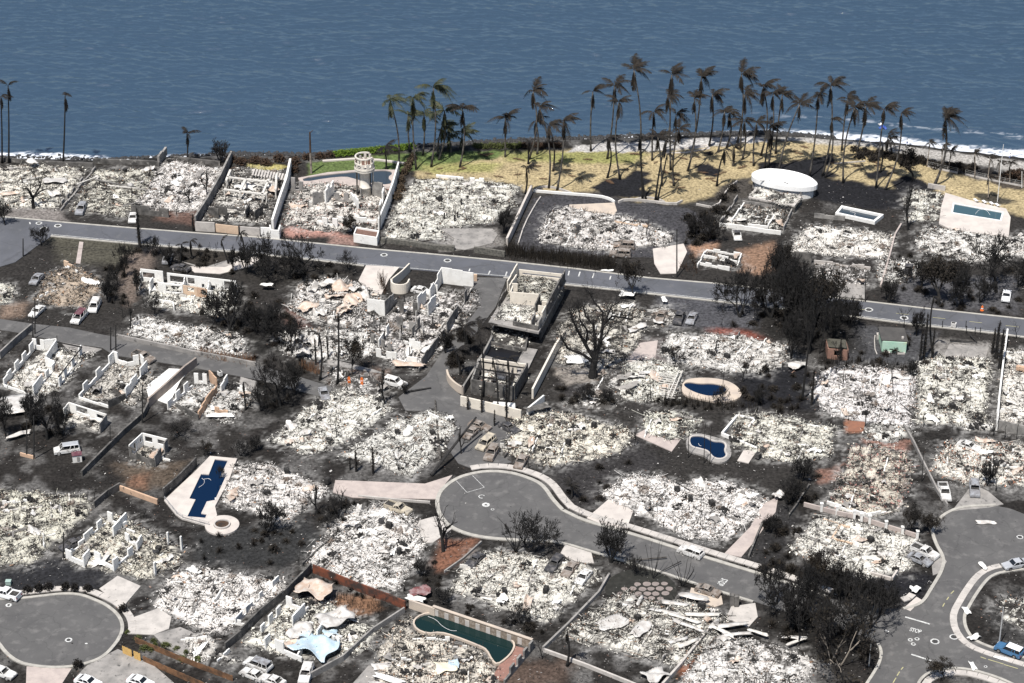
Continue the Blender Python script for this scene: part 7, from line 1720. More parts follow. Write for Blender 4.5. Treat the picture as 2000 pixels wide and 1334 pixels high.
car(1965, 583, 1963, 594, 'sedan', M_whitecar, 'white intact car parked above the main street at right', glass=True, burnt=False)
car(1774, 530, 1772, 540, 'sedan', M_blackcar, 'blackened sedan under the trees right of the garden wall')
car(72, 549, 64, 558, 'sedan', M_greycar, 'grey burnt sedan left of the tan rubble mound', M_greycar)
car(73, 612, 63, 621, 'sedan', M_ashcar, 'white burnt sedan under the tan rubble mound')
car(155, 624, 146, 634, 'van', M_ashcar, 'burnt van with maroon roof above the lane', M_maroon)
car(185, 602, 180, 612, 'van', M_ashcar, 'white burnt van right of the maroon roofed van')
car(328, 509, 332, 500, 'sedan', M_greycar, 'grey burnt sedan beside the turning circle')
car(353, 527, 340, 524, 'sedan', M_blackcar, 'small blackened car behind the long white walled ruin')
car(281, 702, 296, 708, 'pickup', M_rust, 'rusty burnt pickup beside the lane')
car(131, 882, 116, 884, 'van', M_ashcar, 'pale silver burnt minivan in the far left yard', M_silver)
car(824, 572, 842, 576, 'sedan', M_ashcar, 'white burnt car above the thin walled ruin')
car(633, 773, 637, 784, 'sedan', M_greycar, 'grey burnt car at the lower end of the lane')
car(772, 752, 790, 757, 'suv', M_ashcar, 'pale burnt SUV at the bottom of the thin walled ruin')
car(937, 836, 950, 840, 'sedan', M_rust, 'rusty burnt sedan at the top of the car cluster')
car(921, 849, 912, 857, 'sedan', M_rust, 'rusty burnt sedan at the left of the car cluster')
car(949, 870, 940, 878, 'van', M_tancar, 'beige burnt van in the car cluster')
car(960, 890, 954, 900, 'suv', M_rust, 'rusty burnt SUV, lowest of the car cluster')
car(995, 840, 1005, 845, 'sedan', M_blackcar, 'blackened wreck right of the car cluster')
car(1018, 906, 1012, 916, 'sedan', M_rust, 'rusty wreck above the central cul-de-sac')
car(778, 998, 796, 1004, 'pickup', M_tancar, 'tan burnt pickup left of the central cul-de-sac')
car(928, 1099, 918, 1108, 'sedan', M_blackcar, 'blackened car at the left of the lower ash lot')
car(1083, 1108, 1074, 1118, 'suv', M_blackcar, 'blackened SUV, left of three in the lower ash lot')
car(1113, 1117, 1104, 1128, 'sedan', M_rust, 'rusty burnt car, middle of three in the lower ash lot')
car(1139, 1132, 1129, 1144, 'sedan', M_ashcar, 'whitish burnt car, right of three in the lower ash lot')
car(1349, 1083, 1330, 1076, 'suv', M_ashcar, 'white burnt SUV standing on the cul-de-sac street', M_ashcar)
car(1383, 1158, 1402, 1164, 'sedan', M_rust, 'grey burnt sedan on the tan carport slab')
car(1806, 1083, 1822, 1090, 'pickup', M_ashcar, 'white burnt pickup beside the right cul-de-sac')
car(1796, 1097, 1812, 1104, 'sedan', M_greycar, 'grey burnt sedan beside the white burnt pickup')
car(1982, 1108, 1962, 1112, 'sedan', M_silver, 'silver sedan at the right edge above the corner island', glass=True, burnt=False)
car(1970, 1276, 1950, 1268, 'suv', M_bluecar, 'blue SUV with white roof at the lower right kerb', M_whitecar, True, burnt=False)
car(1844, 966, 1848, 980, 'pickup', M_ashcar, 'white burnt pickup above the right cul-de-sac')
car(1903, 960, 1904, 974, 'suv', M_greycar, 'grey burnt SUV on the drive above the right cul-de-sac')
car(504, 1303, 488, 1297, 'van', M_ashcar, 'white burnt van at the bottom by the blue roof ruin', M_greycar)
car(494, 1322, 480, 1316, 'sedan', M_ashcar, 'white burnt sedan below the burnt van at bottom')
car(532, 1334, 516, 1328, 'sedan', M_ashcar, 'white burnt sedan cut by the bottom edge')
car(598, 1322, 594, 1334, 'suv', M_ashcar, 'pale burnt SUV at the bottom below the blue roof sheet')
car(13, 1166, -10, 1160, 'pickup', M_whitecar, 'clean white pickup at the left cul-de-sac kerb', glass=True, burnt=False)
car(6, 1318, 24, 1324, 'sedan', M_ashcar, 'pale burnt car at the lower left corner')
car(173, 1338, 185, 1342, 'sedan', M_whitecar, 'white car cut by the bottom edge at left', glass=True, burnt=False)
car(275, 1338, 290, 1343, 'sedan', M_whitecar, 'white car cut by the bottom edge near the timber fence', glass=True, burnt=False)
car(140, 1068, 126, 1074, 'sedan', M_blackcar, 'blackened car left of the white stub walled ruin', M_blackcar)
car(1892, 876, 1904, 880, 'sedan', M_ashcar, 'pale wreck in the ash lot at the right edge')

# ================================================================== poles
def pole(bx, by, ty, label, arm=False, mat=None, r_=.16, tx=None, cat='pole', name='utility_pole'):
    b = G(bx, by); X_, h_ = AD(tx if tx else bx, ty, b.y); root = empty(name, b); tag(root, label, cat)
    MB(b).tube([(b.x, b.y, -.2), (X_, b.y, h_)], [r_, r_ * .7], 8).build('shaft', mat or M_char, root)
    if arm: MB(b).beam((X_ - 1.0, b.y + .1, h_ - .5), (X_ + 1.0, b.y - .1, h_ - .5), .13).build('crossarm', mat or M_char, root)
pole(1322, 541, 447, 'lone black utility pole at the street below the pale driveway')
pole(742, 483, 402, 'black utility pole at the white box enclosure', False)
pole(45, 500, 466, 'short black pole beside the far left side street')
pole(68, 652, 584, 'black pole left of the burnt van above the lane')
pole(64, 662, 615, 'short black pole at the far left lane corner')
pole(216, 684, 638, 'left of the twin black poles beside the lane', True); pole(226, 684, 634, 'right of the twin black poles beside the lane')
pole(111, 669, 655, 'short lamp post above the stub walled house', r_=.08)
pole(66, 896, 812, 'right of two black poles in the far left yard'); pole(52, 892, 820, 'left of two black poles in the far left yard')
pole(278, 825, 752, 'black pole beside the long tan boundary wall'); pole(124, 1090, 1040, 'black pole left of the stub walled ruin', False)
pole(215, 872, 830, 'thin black pole left of the small cottage', r_=.1)
pole(1690, 590, 535, 'thin black pole above the main street at right', r_=.12)
pole(1948, 394, 282, 'tall white flagpole leaning over the right lawn', mat=M_whiteclean, r_=.09, tx=1960, name='flagpole'); 
pole(1951, 1260, 1186, 'white leaning lamp post above the blue SUV', mat=M_pole_steel, r_=.12, tx=1960, name='lamp_post', cat='lamp post')
pole(1697, 1300, 1258, 'white sign post at the thicket corner', mat=M_pole_steel, r_=.09, tx=1701, name='sign_post')
pole(1106, 983, 971, 'tiny pale marker post beside the footpath bend', mat=M_pole_steel, r_=.06, name='marker_post')
for i, x in enumerate((1996,)): pole(x, 366, 335, 'white fence post at the right edge of the beach lawn', mat=M_whiteclean, r_=.1, name='fence_post')
pole(884, 935, 910, 'thin dark post at the upper left of the central cul-de-sac', r_=.06, name='sign_post')
pole(238, 1262, 1238, 'thin dark post at the right kerb of the left cul-de-sac', r_=.06, name='sign_post')
# fallen poles and leaning trunks
def fallen(a, za, b, zb, w, label, mat=None, name='fallen_pole', cat='pole'):
    A_, B_ = G(*a, za), G(*b, zb); o = MB(A_).tube([A_, A_.lerp(B_, .5), B_], [w, w * .85, w * .6], 7).build(name, mat or M_char); tag(o, label, cat)
fallen((860, 902), .3, (850, 782), .35, .24, 'long fallen utility pole lying across the ash lot', M_bark_grey)
fallen((842, 928), .2, (930, 815), 5.0, .3, 'leaning black trunk above the central cul-de-sac', name='leaning_snag', cat='trunk')
fallen((790, 766), .3, (842, 757), .3, .2, 'black fallen pole on the access drive')
fallen((1302, 1088), .5, (1225, 1095), .5, .14, 'thin fallen branch reaching over the cul-de-sac street', M_bark_grey, 'fallen_branch', 'branch')
fallen((1330, 1096), .6, (1280, 1122), .4, .1, 'bent black branch beside the cul-de-sac street', None, 'fallen_branch', 'branch')
fallen((1855, 664), .3, (1906, 668), .3, .18, 'black fallen pole on the grey driveway at right')
fallen((1895, 655), .3, (1908, 668), .4, .16, 'short black fallen pole end on the right driveway')
fallen((1758, 788), .3, (1782, 808), .3, .12, 'dark fallen bar in the pale slab lot')
fallen((1320, 942), .5, (1348, 958), .5, .12, 'dark fallen bar in the ash lot above the white SUV')
fallen((985, 893), .2, (994, 880), .3, .12, 'short dark bar right of the car cluster')
fallen((900, 495), .2, (800, 488), .3, .06, 'loose black cable along the street kerb', None, 'fallen_cable', 'cable')
fallen((265, 490), .3, (60, 480), .6, .05, 'black cable sagging over the garden below the main street', None, 'fallen_cable', 'cable')
for i, (a, b) in enumerate((((185, 350), (290, 372)), ((210, 362), (270, 368)), ((240, 402), (275, 394)), ((150, 360), (190, 345)), ((20, 395), (60, 384)), ((45, 352), (80, 345)))):
    A_, B_ = G(*a, .8), G(*b, .7); o = MB(A_).beam(A_, B_, .28, .22).build('fallen_beam', [M_grey_wall, M_beam_white][i % 2]); later(o, 'long fallen roof beam on the rubble', 'beam', *a, group='fallen beams')

# ================================================================== crumpled sheets
def sheet(px, py, w, d_, mat, label=None, ridge=.5, yaw=0.0, z=.6, seed=0, corr=True, name='roof_sheet', nx=12, ny=9, tiltx=0, desc=None):
    r = np.random.default_rng(seed + 50); c_ = G(px, py, z)
    u, v = np.meshgrid(np.linspace(-1, 1, nx), np.linspace(-1, 1, ny)); ph = r.uniform(0, 6, 4)
    zz = ridge * (.6 * np.abs(np.sin(u * 2.1 + ph[0])) + .5 * np.sin(v * 2.3 + u * 1.4 + ph[1]) + .3 * np.sin(u * 5 + v * 3 + ph[2]))
    if corr: zz = zz + .05 * ((np.arange(nx) % 2) * 2 - 1)[None]
    zz += tiltx * v
    ed = 1 + .12 * np.sin(v * 4 + ph[3]); X_ = u * w / 2 * ed; Y_ = v * d_ / 2 * (1 + .15 * np.sin(u * 3 + ph[2]))
    X2 = X_ * math.cos(yaw) - Y_ * math.sin(yaw); Y2 = X_ * math.sin(yaw) + Y_ * math.cos(yaw)
    i = np.arange((ny - 1) * (nx - 1)); a = (i // (nx - 1)) * nx + i % (nx - 1); F_ = np.stack([a, a + 1, a + nx + 1, a + nx], 1)
    me = np_mesh(name, np.stack([X2, Y2, zz], -1).reshape(-1, 3), F_, mat); o = link(name, me, loc=c_)
    sd = o.modifiers.new('thickness', 'SOLIDIFY'); sd.thickness = .03
    if label: tag(o, label, 'roof sheet', 'loose roof sheets')
    else: later(o, desc or 'crumpled pale metal sheet', 'roof sheet', px, py, 'loose roof sheets')
for i, (x, y, w, d_, mt, yw) in enumerate(((640, 556, 4.5, 3, M_sheet, .3), (668, 562, 5, 3.5, M_sheet_tan, -.4), (700, 566, 4, 3, M_sheet, -.2), (612, 566, 3.2, 1.4, M_sheet, .8), (655, 580, 4.5, 2.6, M_sheet_tan, .1), (690, 590, 4.2, 4, M_sheet_tan, .5), (600, 600, 4.6, 3.2, M_sheet_tan, .9), (625, 612, 3.2, 2, M_sheet, -.2), (672, 606, 3.6, 3, M_sheet_tan, 1.2), (708, 582, 3, 2.4, M_sheet, .2), (585, 660, 4, 3, M_sheet, .4), (610, 668, 3.5, 2.5, M_sheet, -.5), (590, 690, 3.6, 2.4, M_sheet, .2), (555, 662, 2.4, 2, M_sheet, .7))):
    sheet(x, y, w * .9, d_ * .9, mt, None, .85, yw, 1.0, i, nx=18, ny=12, tiltx=.45 if i % 2 else -.2)
sheet(521, 556, 2.6, 1.2, M_whiteclean, 'white curved sheet left of the crumpled metal ruin', .15, -.1, 1.2, 3, False)
sheet(613, 1150, 6.2, 4.2, M_sheet_tan, 'tan folded roof sheet standing above the blue roof ruin', .7, -.35, 1.7, 41)
sheet(655, 1208, 6.0, 4.6, M_sheet, 'white bulging roof sheet on the blue roof ruin', .8, .5, 1.3, 43, False)
sheet(615, 1262, 7.0, 5.2, M_sheet_blue, 'light blue crumpled roof sheet on the ruin at bottom', .8, -.5, 1.1, 44, nx=34, ny=16)
sheet(586, 1235, 4.5, 3.2, M_sheet, 'grey folded roof sheet left of the blue sheet', .6, .9, 1.0, 45)
sheet(575, 1258, 3.4, 2.2, M_sheet_tan, 'tan curled sheet left of the blue sheet', .5, .4, .8, 46); sheet(645, 1236, 2.4, 2, M_sheet_blue, 'small pale blue sheet under the white bulging sheet', .3, .2, 1.0, 47)
sheet(820, 1155, 3.6, 2.4, M('red_sheet', (.16, .06, .06), (.28, .2, .2), 1, .4, .6, .6), 'red corrugated sheet above the pool wall end', .25, .4, 1.0, 48); sheet(812, 1168, 3.2, 1.6, M_whiteclean, 'white panel under the red corrugated sheet', .1, -.4, 1.0, 49, False)
sheet(870, 1302, 3.4, 3.0, M('cream_panel', (.74, .66, .50), (.6, .54, .44), 1, .4, .7, .7), 'cream panel lying in the ash below the green pool', .25, .2, .8, 51, False); sheet(886, 1296, 1.7, 2.2, M_sheet_blue, 'small blue corrugated sheet beside the cream panel', .12, .1, .9, 52)
sheet(760, 1325, 5.2, 1.3, M_whiteclean, 'long white panel at the bottom below the green pool', .08, -.45, .7, 53, False); sheet(745, 1338, 4.6, 1.3, M_sheet, 'second long pale panel at the bottom edge', .08, -.4, .6, 54, False)
sheet(1196, 1216, 5.2, 3.2, M_sheet, 'grey blue ribbed panel on the flagstone ruin', .12, .5, .9, 55, nx=24); sheet(1252, 1228, 4.6, 2.2, M_sheet, 'pale ribbed panel right of the grey blue panel', .15, 1.0, .9, 56, nx=20)
sheet(1280, 1318, 3.8, 3.2, M_sheet, 'fan of bent corrugated sheet at the bottom below the flagstone ruin', .5, .5, .8, 57, nx=20)
for i, (x, y, w, d_, yw) in enumerate(((1330, 1205, 7, .7, -.5), (1345, 1222, 6.5, .6, -.6), (1300, 1195, 5.5, .6, -.35), (1372, 1200, 6, .7, .0), (1430, 1220, 5.5, .7, .2), (1440, 1238, 5, .6, .1), (1410, 1232, 5, .6, -.7), (1318, 1178, 4.5, .8, -.2), (1355, 1165, 5, 1.2, -.3), (1480, 1235, 3.6, .5, -.5), (1395, 1218, 3.2, .6, 1.0), (1325, 1250, 3.6, .6, .4), (1345, 1255, 4, .7, .6), (1250, 1172, 3, .5, 1.2), (1550, 1245, 4, .5, -.1), (1556, 1252, 4, .45, .5))):
    sheet(x, y, w, d_, M_sheet if i % 3 else M_beam_white, None, .1, yw, .9, 60 + i, False, 'fallen_plank', 6, 3, .1, 'long fallen white plank')
sheet(107, 352, 5.4, 2.6, M_sheet, 'flat pale sheet on the far left seaside ruin', .15, -.05, 1.0, 90, False); sheet(62, 316, 2.0, 2.6, M_sheet, 'white sheet caught on the far left sea wall', .5, .9, 1.6, 91, False)
sheet(105, 378, 2.6, 2.2, M_sheet, 'bent sheet in the middle of the far left seaside ruin', .6, .4, .9, 92, False); sheet(20, 378, 4, 1.4, M_sheet_tan, 'pinkish long sheet at the far left edge', .25, .4, .8, 93, False)
sheet(535, 370, 3, 2, M_sheet_tan, 'tan curled sheet in the beamed ruin', .4, -.6, 1.2, 94, False); sheet(800, 711, 6.5, 1.8, M_sheet_tan, 'long tan tank like sheet at the foot of the thin walled ruin', .35, -.12, .7, 95, False)
sheet(1556, 712, 3.6, 2.6, M_sheet, 'silver folded sheet in the black scrub', .4, .4, .6, 96); sheet(1262, 728, 3.2, 1.2, M_sheet, 'pale blue sheet on the joist ruin', .2, .1, .7, 97); sheet(1245, 735, 3, .9, M_sheet, 'white sheet on the joist ruin', .2, 0, .7, 98, False)
sheet(1130, 700, 5, 3.4, M_whiteclean, 'large white board under the huge bare tree', .15, .2, .5, 99, False); sheet(1245, 640, 4.6, 1.6, M_sheet, 'crumpled white strip right of the huge bare tree', .3, .8, .6, 100, False)
sheet(1225, 574, 3, 2.2, M_whiteclean, 'white awning sheet under the street tree', .35, -.2, .9, 101, False); sheet(1297, 584, 1.0, 2.4, M_whiteclean, 'upright white panel at the main street verge', .15, .2, .8, 102, False)
sheet(1186, 528, 2.6, .8, M_whiteclean, 'long white sheet at the kerb below the burnt SUVs', .1, -.1, .3, 103, False); sheet(1520, 968, 2.2, 2.0, M_sheet, 'pale bluish heap of sheets left of the reddish rubble', .5, .3, .6, 104)
sheet(430, 812, 5.0, 1.2, M_whiteclean, 'white curved strip below the orange walls', .3, .1, .5, 105, False); sheet(12, 792, 12, 6, M_sheet, 'grey blue roof sheet at the left edge beside black trees', .2, .3, .8, 106); sheet(35, 850, 5, 1.0, M_sheet, 'broken white lattice strip in the far left yard', .4, .6, .5, 107, False)
sheet(1888, 1192, 1.0, 2.0, M_whiteclean, 'white loose board at the corner island kerb', .05, .2, .3, 108, False); sheet(1920, 1105, .9, 2.4, M_whiteclean, 'white bent debris panel on the wide road', .2, .3, .3, 109, False); sheet(1903, 1245, 2.2, 1.2, M_whiteclean, 'white debris heap at the island kerb', .3, .5, .35, 110, False); sheet(1954, 1285, 2.4, .7, M_whiteclean, 'white board lying beside the blue SUV', .05, -.4, .15, 111, False); sheet(1900, 1300, .8, 2.2, M_whiteclean, 'white board lying at the bottom right kerb', .1, .15, .25, 112, False)
sheet(1926, 1020, 3.4, 1.0, M_sheet, 'low debris heap on the right cul-de-sac', .2, .0, .2, 113, False); sheet(1788, 1150, 1.9, 1.6, M_whiteclean, 'white triangular frame sheet at the corner above the junction', .4, .2, .4, 114, False)
sheet(1050, 795, 5.0, 2.0, M_soot, 'charred flat awning right of the white tank', .15, .4, 1.6, 115, False)

# hoses and scum in the pools
for i, (pts, z) in enumerate((([(1660, 413), (1672, 416), (1668, 420), (1676, 424)], .26), ([(1905, 418), (1912, 409), (1926, 409), (1934, 420)], .18), ([(388, 952), (398, 946), (400, 938), (394, 934)], .2), ([(836, 1204), (852, 1210), (862, 1222), (880, 1232), (892, 1232)], .2), ([(1364, 866), (1366, 870), (1370, 871)], .16), ([(398, 936), (408, 934), (412, 938)], .2))):
    w_ = chaikin([tuple(G(x, y, z).xy) for x, y in pts], 2); o = MB((*w_[0], z)).tube([(x, y, z) for x, y in w_], .028, 5).build('pool_hose', M_whiteplast); later(o, 'thin white hose floating in the pool', 'hose', *pts[0], group='pool hoses')

# ================================================================== flagstone patio
c = G(1252, 1152); root = empty('flagstone_patio', c); tag(root, 'oval patio of pinkish flagstones beside the cul-de-sac street', 'patio')
MB(c).lathe(c.x, c.y, [(.01, .04), (6.2, .04), (6.2, -.1)], 30).build('bedding', M('dark_green_soil', (.02, .02, .017), (.035, .034, .03), 1, .4, .7, .95), root)
r = random.Random(4)
for j in range(-2, 3):
    for i in range(-3, 4):
        x_ = i * 1.55 + (j % 2) * .75 + 1.0; y_ = j * 1.4 - 1.2
        if (x_ / 5.6) ** 2 + (y_ / 4.8) ** 2 > 1 or (x_ < -1 and y_ > .5): continue
        n = 9; pts = []; sz_ = r.uniform(.58, .76); jx = r.uniform(-.12, .12); jy = r.uniform(-.12, .12)
        for k in range(n):
            a = 6.283 * k / n; rr_ = sz_ * r.uniform(.86, 1.04); pts.append((c.x + x_ + jx + rr_ * 1.02 * math.cos(a), c.y + y_ + jy + rr_ * .92 * math.sin(a)))
        MB(c).prism(chaikin(pts, 1, True), 0, .10 + r.uniform(0, .03)).build('flagstone', M_flag, root)
# ================================================================== small things
for i, (x, y) in enumerate(((1905, 395), (1922, 398), (1936, 401), (1947, 404))):
    b = G(x, y); o = empty('sun_lounger', (b.x, b.y, .3), -1.2); later(o, 'white sun lounger beside the teal pool', 'lounger', x, y, 'loungers at the teal pool')
    MB().box(0, 0, .28, 1.3, .62, .07).build('seat', M_whiteplast, o); MB().box(.85, 0, .42, .75, .62, .06, 0, (0, -.6, 0)).build('backrest', M_whiteplast, o)
    for sx_ in (-.55, .5):
        for sy_ in (-.26, .26): MB().box(sx_, sy_, 0, .06, .06, .29).build('leg', M_whiteplast, o)
for i, (x, y) in enumerate(((682, 752), (707, 753))):
    b = G(x, y); o = empty('traffic_barrier', b); tag(o, ('left' if i == 0 else 'right') + ' of the two upright orange barrier panels below the ruins', 'barrier', 'orange barrier panels')
    MB(b).box(b.x, b.y, .15, .55, .08, 1.55).box(b.x, b.y, 1.7, .3, .08, .2).build('panel', M_orange, o); MB(b).box(b.x, b.y, -.05, .7, .5, .2).build('base', M_tyre, o); MB(b).box(b.x, b.y - .05, 1.0, .2, .02, .2).build('reflector', M_whiteplast, o)
b = G(1918, 606); o = empty('traffic_barrel', b); tag(o, 'orange and white traffic barrel above the main street at right', 'traffic barrel')
MB(b).lathe(b.x, b.y, [(.4, -.05), (.4, .08), (.3, .1), (.28, .42)], 12).lathe(b.x, b.y, [(.26, .62), (.24, .85), (.0, .86)], 12).build('barrel', M_orange, o); MB(b).lathe(b.x, b.y, [(.28, .42), (.26, .62)], 12).build('white_band', M_whiteplast, o); MB(b).lathe(b.x, b.y, [(.12, .85), (.12, 1.1), (0, 1.12)], 8).build('lamp', M_orange, o)
b = G(151, 899); o = empty('utility_box', b); tag(o, 'small white utility hut with reddish lid beside the minivan', 'utility hut')
MB(b).box(b.x, b.y, -.1, 1.7, 1.3, 1.5, .25).build('walls', M_white, o); MB(b).box(b.x, b.y, 1.4, 1.9, 1.5, .14, .25).build('lid', M_maroon, o); MB(b).box(b.x + .35, b.y - .62, .2, .5, .06, .9, .25).build('door', M_conc_dirty, o)
b = G(984, 803); o = empty('storage_tank', b); tag(o, 'white rounded tank in front of the low concrete house', 'tank')
tk = MB(b)
for k in range(9): pass
tk.tube([(b.x - 2.3, b.y + .3, .9), (b.x - 2.1, b.y + .3, .9), (b.x + 2.1, b.y - .3, .9), (b.x + 2.3, b.y - .3, .9)], [.5, 1.0, 1.0, .5], 16).build('tank_shell', M_whiteclean, o, True)
for s in (-1.3, 1.3): MB(b).box(b.x + s, b.y - s * .15, -.1, .3, 1.3, .5).build('saddle', M_conc_dirty, o)
# charred gate posts
for i, (x, y) in enumerate(((1429, 1182), (1438, 1184))):
    b = G(x, y); o = MB(b).box(b.x, b.y, -.1, .75, .75, 2.2).box(b.x, b.y, 2.1, .85, .85, .12).build('gate_post', M_soot); tag(o, ('left' if i == 0 else 'right') + ' charred square gate post at the cul-de-sac street', 'gate post', 'charred gate posts')
b = G(28, 1140); o = empty('meter_box', b); tag(o, 'pale green transformer box above the white pickup', 'meter box'); MB(b).box(b.x - 1, b.y, -.1, .9, .8, .7).build('box', M('pale_green_box', (.32, .42, .38)), o); MB(b).box(b.x - 1, b.y, .6, .98, .88, .06).build('lid', M('pale_green_box', (.3, .4, .36)), o)
# timber fence bottom left: planks
def plank_fence(a, b_, n, h_, mat, label, name='timber_fence'):
    A_, B_ = G(*a), G(*b_); root = empty(name, A_); tag(root, label, 'fence'); d_ = (B_ - A_).xy; yw = math.atan2(d_.y, d_.x); w_ = d_.length / n
    for k in range(n):
        c_ = A_.xy + d_ * ((k + .5) / n); MB(A_).box(c_.x, c_.y, -.1, w_ * .92, .05, h_ * random.uniform(.94, 1.03), yw).build('plank', mat, root)
    for z in (.4, h_ - .5):
        MB(A_).beam((A_.x - .06 * math.sin(yw) * -1, A_.y + .07, z), (B_.x, B_.y + .07, z), .06, .1).build('rail', mat, root)
plank_fence((240, 1276), (258, 1284), 9, 1.7, M_wood_new, 'left bright yellow plank gate by the left cul-de-sac'); plank_fence((262, 1286), (275, 1292), 7, 1.7, M_wood_new, 'right bright yellow plank gate by the left cul-de-sac')
plank_fence((264, 1254), (345, 1288), 34, 1.2, M_wood_red, 'upper reddish timber fence at bottom left'); plank_fence((345, 1288), (455, 1330), 44, 1.2, M_wood_red, 'lower reddish timber fence at bottom left'); plank_fence((280, 1292), (400, 1345), 46, 1.3, M_wood_red, 'nearest reddish timber fence at the bottom edge')
# wire fence behind the right beach lawn
def wire_fence(pts, label, h_=1.3, step=2.4):
    w = resample(P2(pts), step); root = empty('wire_fence', (*w[0], 0)); tag(root, label, 'fence')
    for p in w: MB(root.location).tube([(p[0], p[1], -.1), (p[0], p[1], h_)], .045, 5).build('post', M_pole_steel, root)
    for z in (.45, .85, h_ - .04):
        m_ = MB(root.location)
        for p, q in zip(w[:-1], w[1:]): m_.beam((*p, z), (*q, z), .03)
        m_.build('wire', M_pole_steel, root)
    m_ = MB(root.location).strip(w, -.15, .15, -.1, .22); m_.build('base_kerb', M_concrete, root)
wire_fence([(1812, 325), (1850, 334), (1870, 338)], 'wire fence on a white kerb, left part behind the right lawn'); wire_fence([(1885, 341), (1935, 352), (1998, 364), (2060, 378)], 'wire fence on a white kerb, right part behind the right lawn')
wire_fence([(322, 978), (350, 1012), (408, 1028)], 'thin dark fence round the lower end of the navy pool', 1.0, 1.8)
for i, (x, y) in enumerate(((1690, 640), (1715, 644), (1740, 648), (1766, 652), (1668, 634))):
    b = G(x, y); o = MB(b).box(b.x, b.y, -.1, .14, .14, 1.1).build('fence_post', M_char); later(o, 'short charred fence post above the green shed', 'fence post', x, y, 'charred fence posts')
for i, (x, y) in enumerate(((1887, 650), (1904, 652), (1914, 653), (1886, 640), (1840, 640))):
    b = G(x, y); o = MB(b).box(b.x, b.y, -.1, .14, .14, 1.7).build('fence_post', M_char); later(o, 'charred fence post beside the main street', 'fence post', x, y, 'charred fence posts')
# appliances and dark lumps standing in the ash
def appliance(px, py, w, d_, h_, yaw, mat, desc):
    b = G(px, py); o = empty('burnt_appliance', (b.x, b.y, .25), yaw)
    MB().box(0, 0, 0, w, d_, h_).build('casing', mat, o); MB().box(0, -d_ / 2 - .015, h_ * .12, w * .8, .04, h_ * .7).build('door', M_interior, o); MB().box(w * .05, 0, h_, w * .7, d_ * .6, .06).build('top', M_interior, o)
    later(o, desc, 'appliance', px, py, 'burnt appliances')
for x, y, m_ in ((1390, 990, M_char), (1322, 962, M_char), (1348, 982, M_char), (625, 802, M_char), (780, 1085, M_char), (700, 1036, M_blackcar), (745, 1025, M_blackcar), (760, 1032, M_char), (985, 1160, M_char), (1066, 1160, M_char), (1370, 1190, M_char), (305, 1085, M_blackcar), (310, 1078, M_char), (1130, 452, M_blackcar), (1250, 452, M_ashcar), (1160, 838, M_char), (1110, 870, M_char), (1480, 895, M_soot), (845, 852, M_char), (776, 850, M_char), (1945, 912, M_char), (690, 1245, M_char), (560, 925, M_char), (522, 968, M_char), (240, 760, M_char), (400, 790, M_blackcar), (1700, 1060, M_char), (1245, 1215, M_char), (860, 395, M_char), (350, 350, M_ashcar), (245, 340, M_char), (1490, 885, M_soot), (905, 1320, M_char), (1862, 640, M_ashcar), (430, 735, M_ashcar), (1420, 700, M_char), (1860, 800, M_char), (640, 945, M_char)):
    appliance(x, y, random.uniform(.8, 1.3), random.uniform(.7, .9), random.uniform(.8, 1.3), random.uniform(0, 3), m_, 'charred boxy appliance')
# blue and white cloth caught in a palm
sheet(1724, 250, 1.6, 1.0, M_bluetarp, 'blue cloth caught in a palm behind the beach', .5, .3, 9.2, 120, False, 'cloth'); sheet(1719, 244, .9, .8, M_whiteplast, 'white cloth caught in a palm beside the blue cloth', .4, .1, 9.6, 121, False, 'cloth')
# two walkers on the beach
def person(px, py, label, top, facing=0):
    b = G(px, py, -.6); root = empty('person', b, facing); tag(root, label, 'person')
    J = dict(pel=(0, 0, .95), ch=(0, 0, 1.3), nk=(0, 0, 1.48), hd=(.02, 0, 1.62), cr=(.02, 0, 1.74), ls=(0, .19, 1.40), le=(-.05, .25, 1.12), lh=(.05, .26, .88), rs=(0, -.19, 1.40), re=(.04, -.25, 1.12), rh=(.14, -.24, .90), lk=(.12, .10, .52), lf=(.10, .10, .06), lt=(.24, .10, .03), rk=(-.02, -.10, .50), rf=(-.16, -.10, .08), rt=(-.03, -.10, .03))
    R_ = dict(pel=.15, ch=.17, nk=.06, hd=.10, cr=.06, ls=.07, le=.05, lh=.04, rs=.07, re=.05, rh=.04, lk=.07, lf=.05, lt=.035, rk=.07, rf=.05, rt=.035)
    E = [('pel', 'ch'), ('ch', 'nk'), ('nk', 'hd'), ('hd', 'cr'), ('ch', 'ls'), ('ls', 'le'), ('le', 'lh'), ('ch', 'rs'), ('rs', 're'), ('re', 'rh'), ('pel', 'lk'), ('lk', 'lf'), ('lf', 'lt'), ('pel', 'rk'), ('rk', 'rf'), ('rf', 'rt')]
    ks = list(J); me = bpy.data.meshes.new('body'); me.from_pydata([J[k] for k in ks], [(ks.index(a), ks.index(b_)) for a, b_ in E], []); me.materials.append(top)
    o = link('body', me, root); sk = o.modifiers.new('skin', 'SKIN')
    for i, k in enumerate(ks): me.skin_vertices[0].data[i].radius = (R_[k], R_[k]); me.skin_vertices[0].data[i].use_root = (k == 'pel')
    ss = o.modifiers.new('sub', 'SUBSURF'); ss.levels = 1; ss.render_levels = 1
    MB().tube([(.03, 0, 1.52), (.03, 0, 1.62), (.02, 0, 1.75)], [.075, .105, .05], 8).build('head', M_skin, root, True); MB().tube([(0, 0, 1.64), (-.01, 0, 1.72), (0, 0, 1.79)], [.112, .11, .03], 8).build('hair', M_char, root, True)
    MB().tube([(.0, .0, .95), (.05, 0, .75), (.06, 0, .62)], [.17, .19, .20], 8).build('shorts', M_bluetarp, root)
person(1771, 284, 'person in white walking along the beach behind the palms', M_whiteplast, .3); person(1972, 312, 'person in white walking at the far right of the beach', M_whiteplast, 2.8)

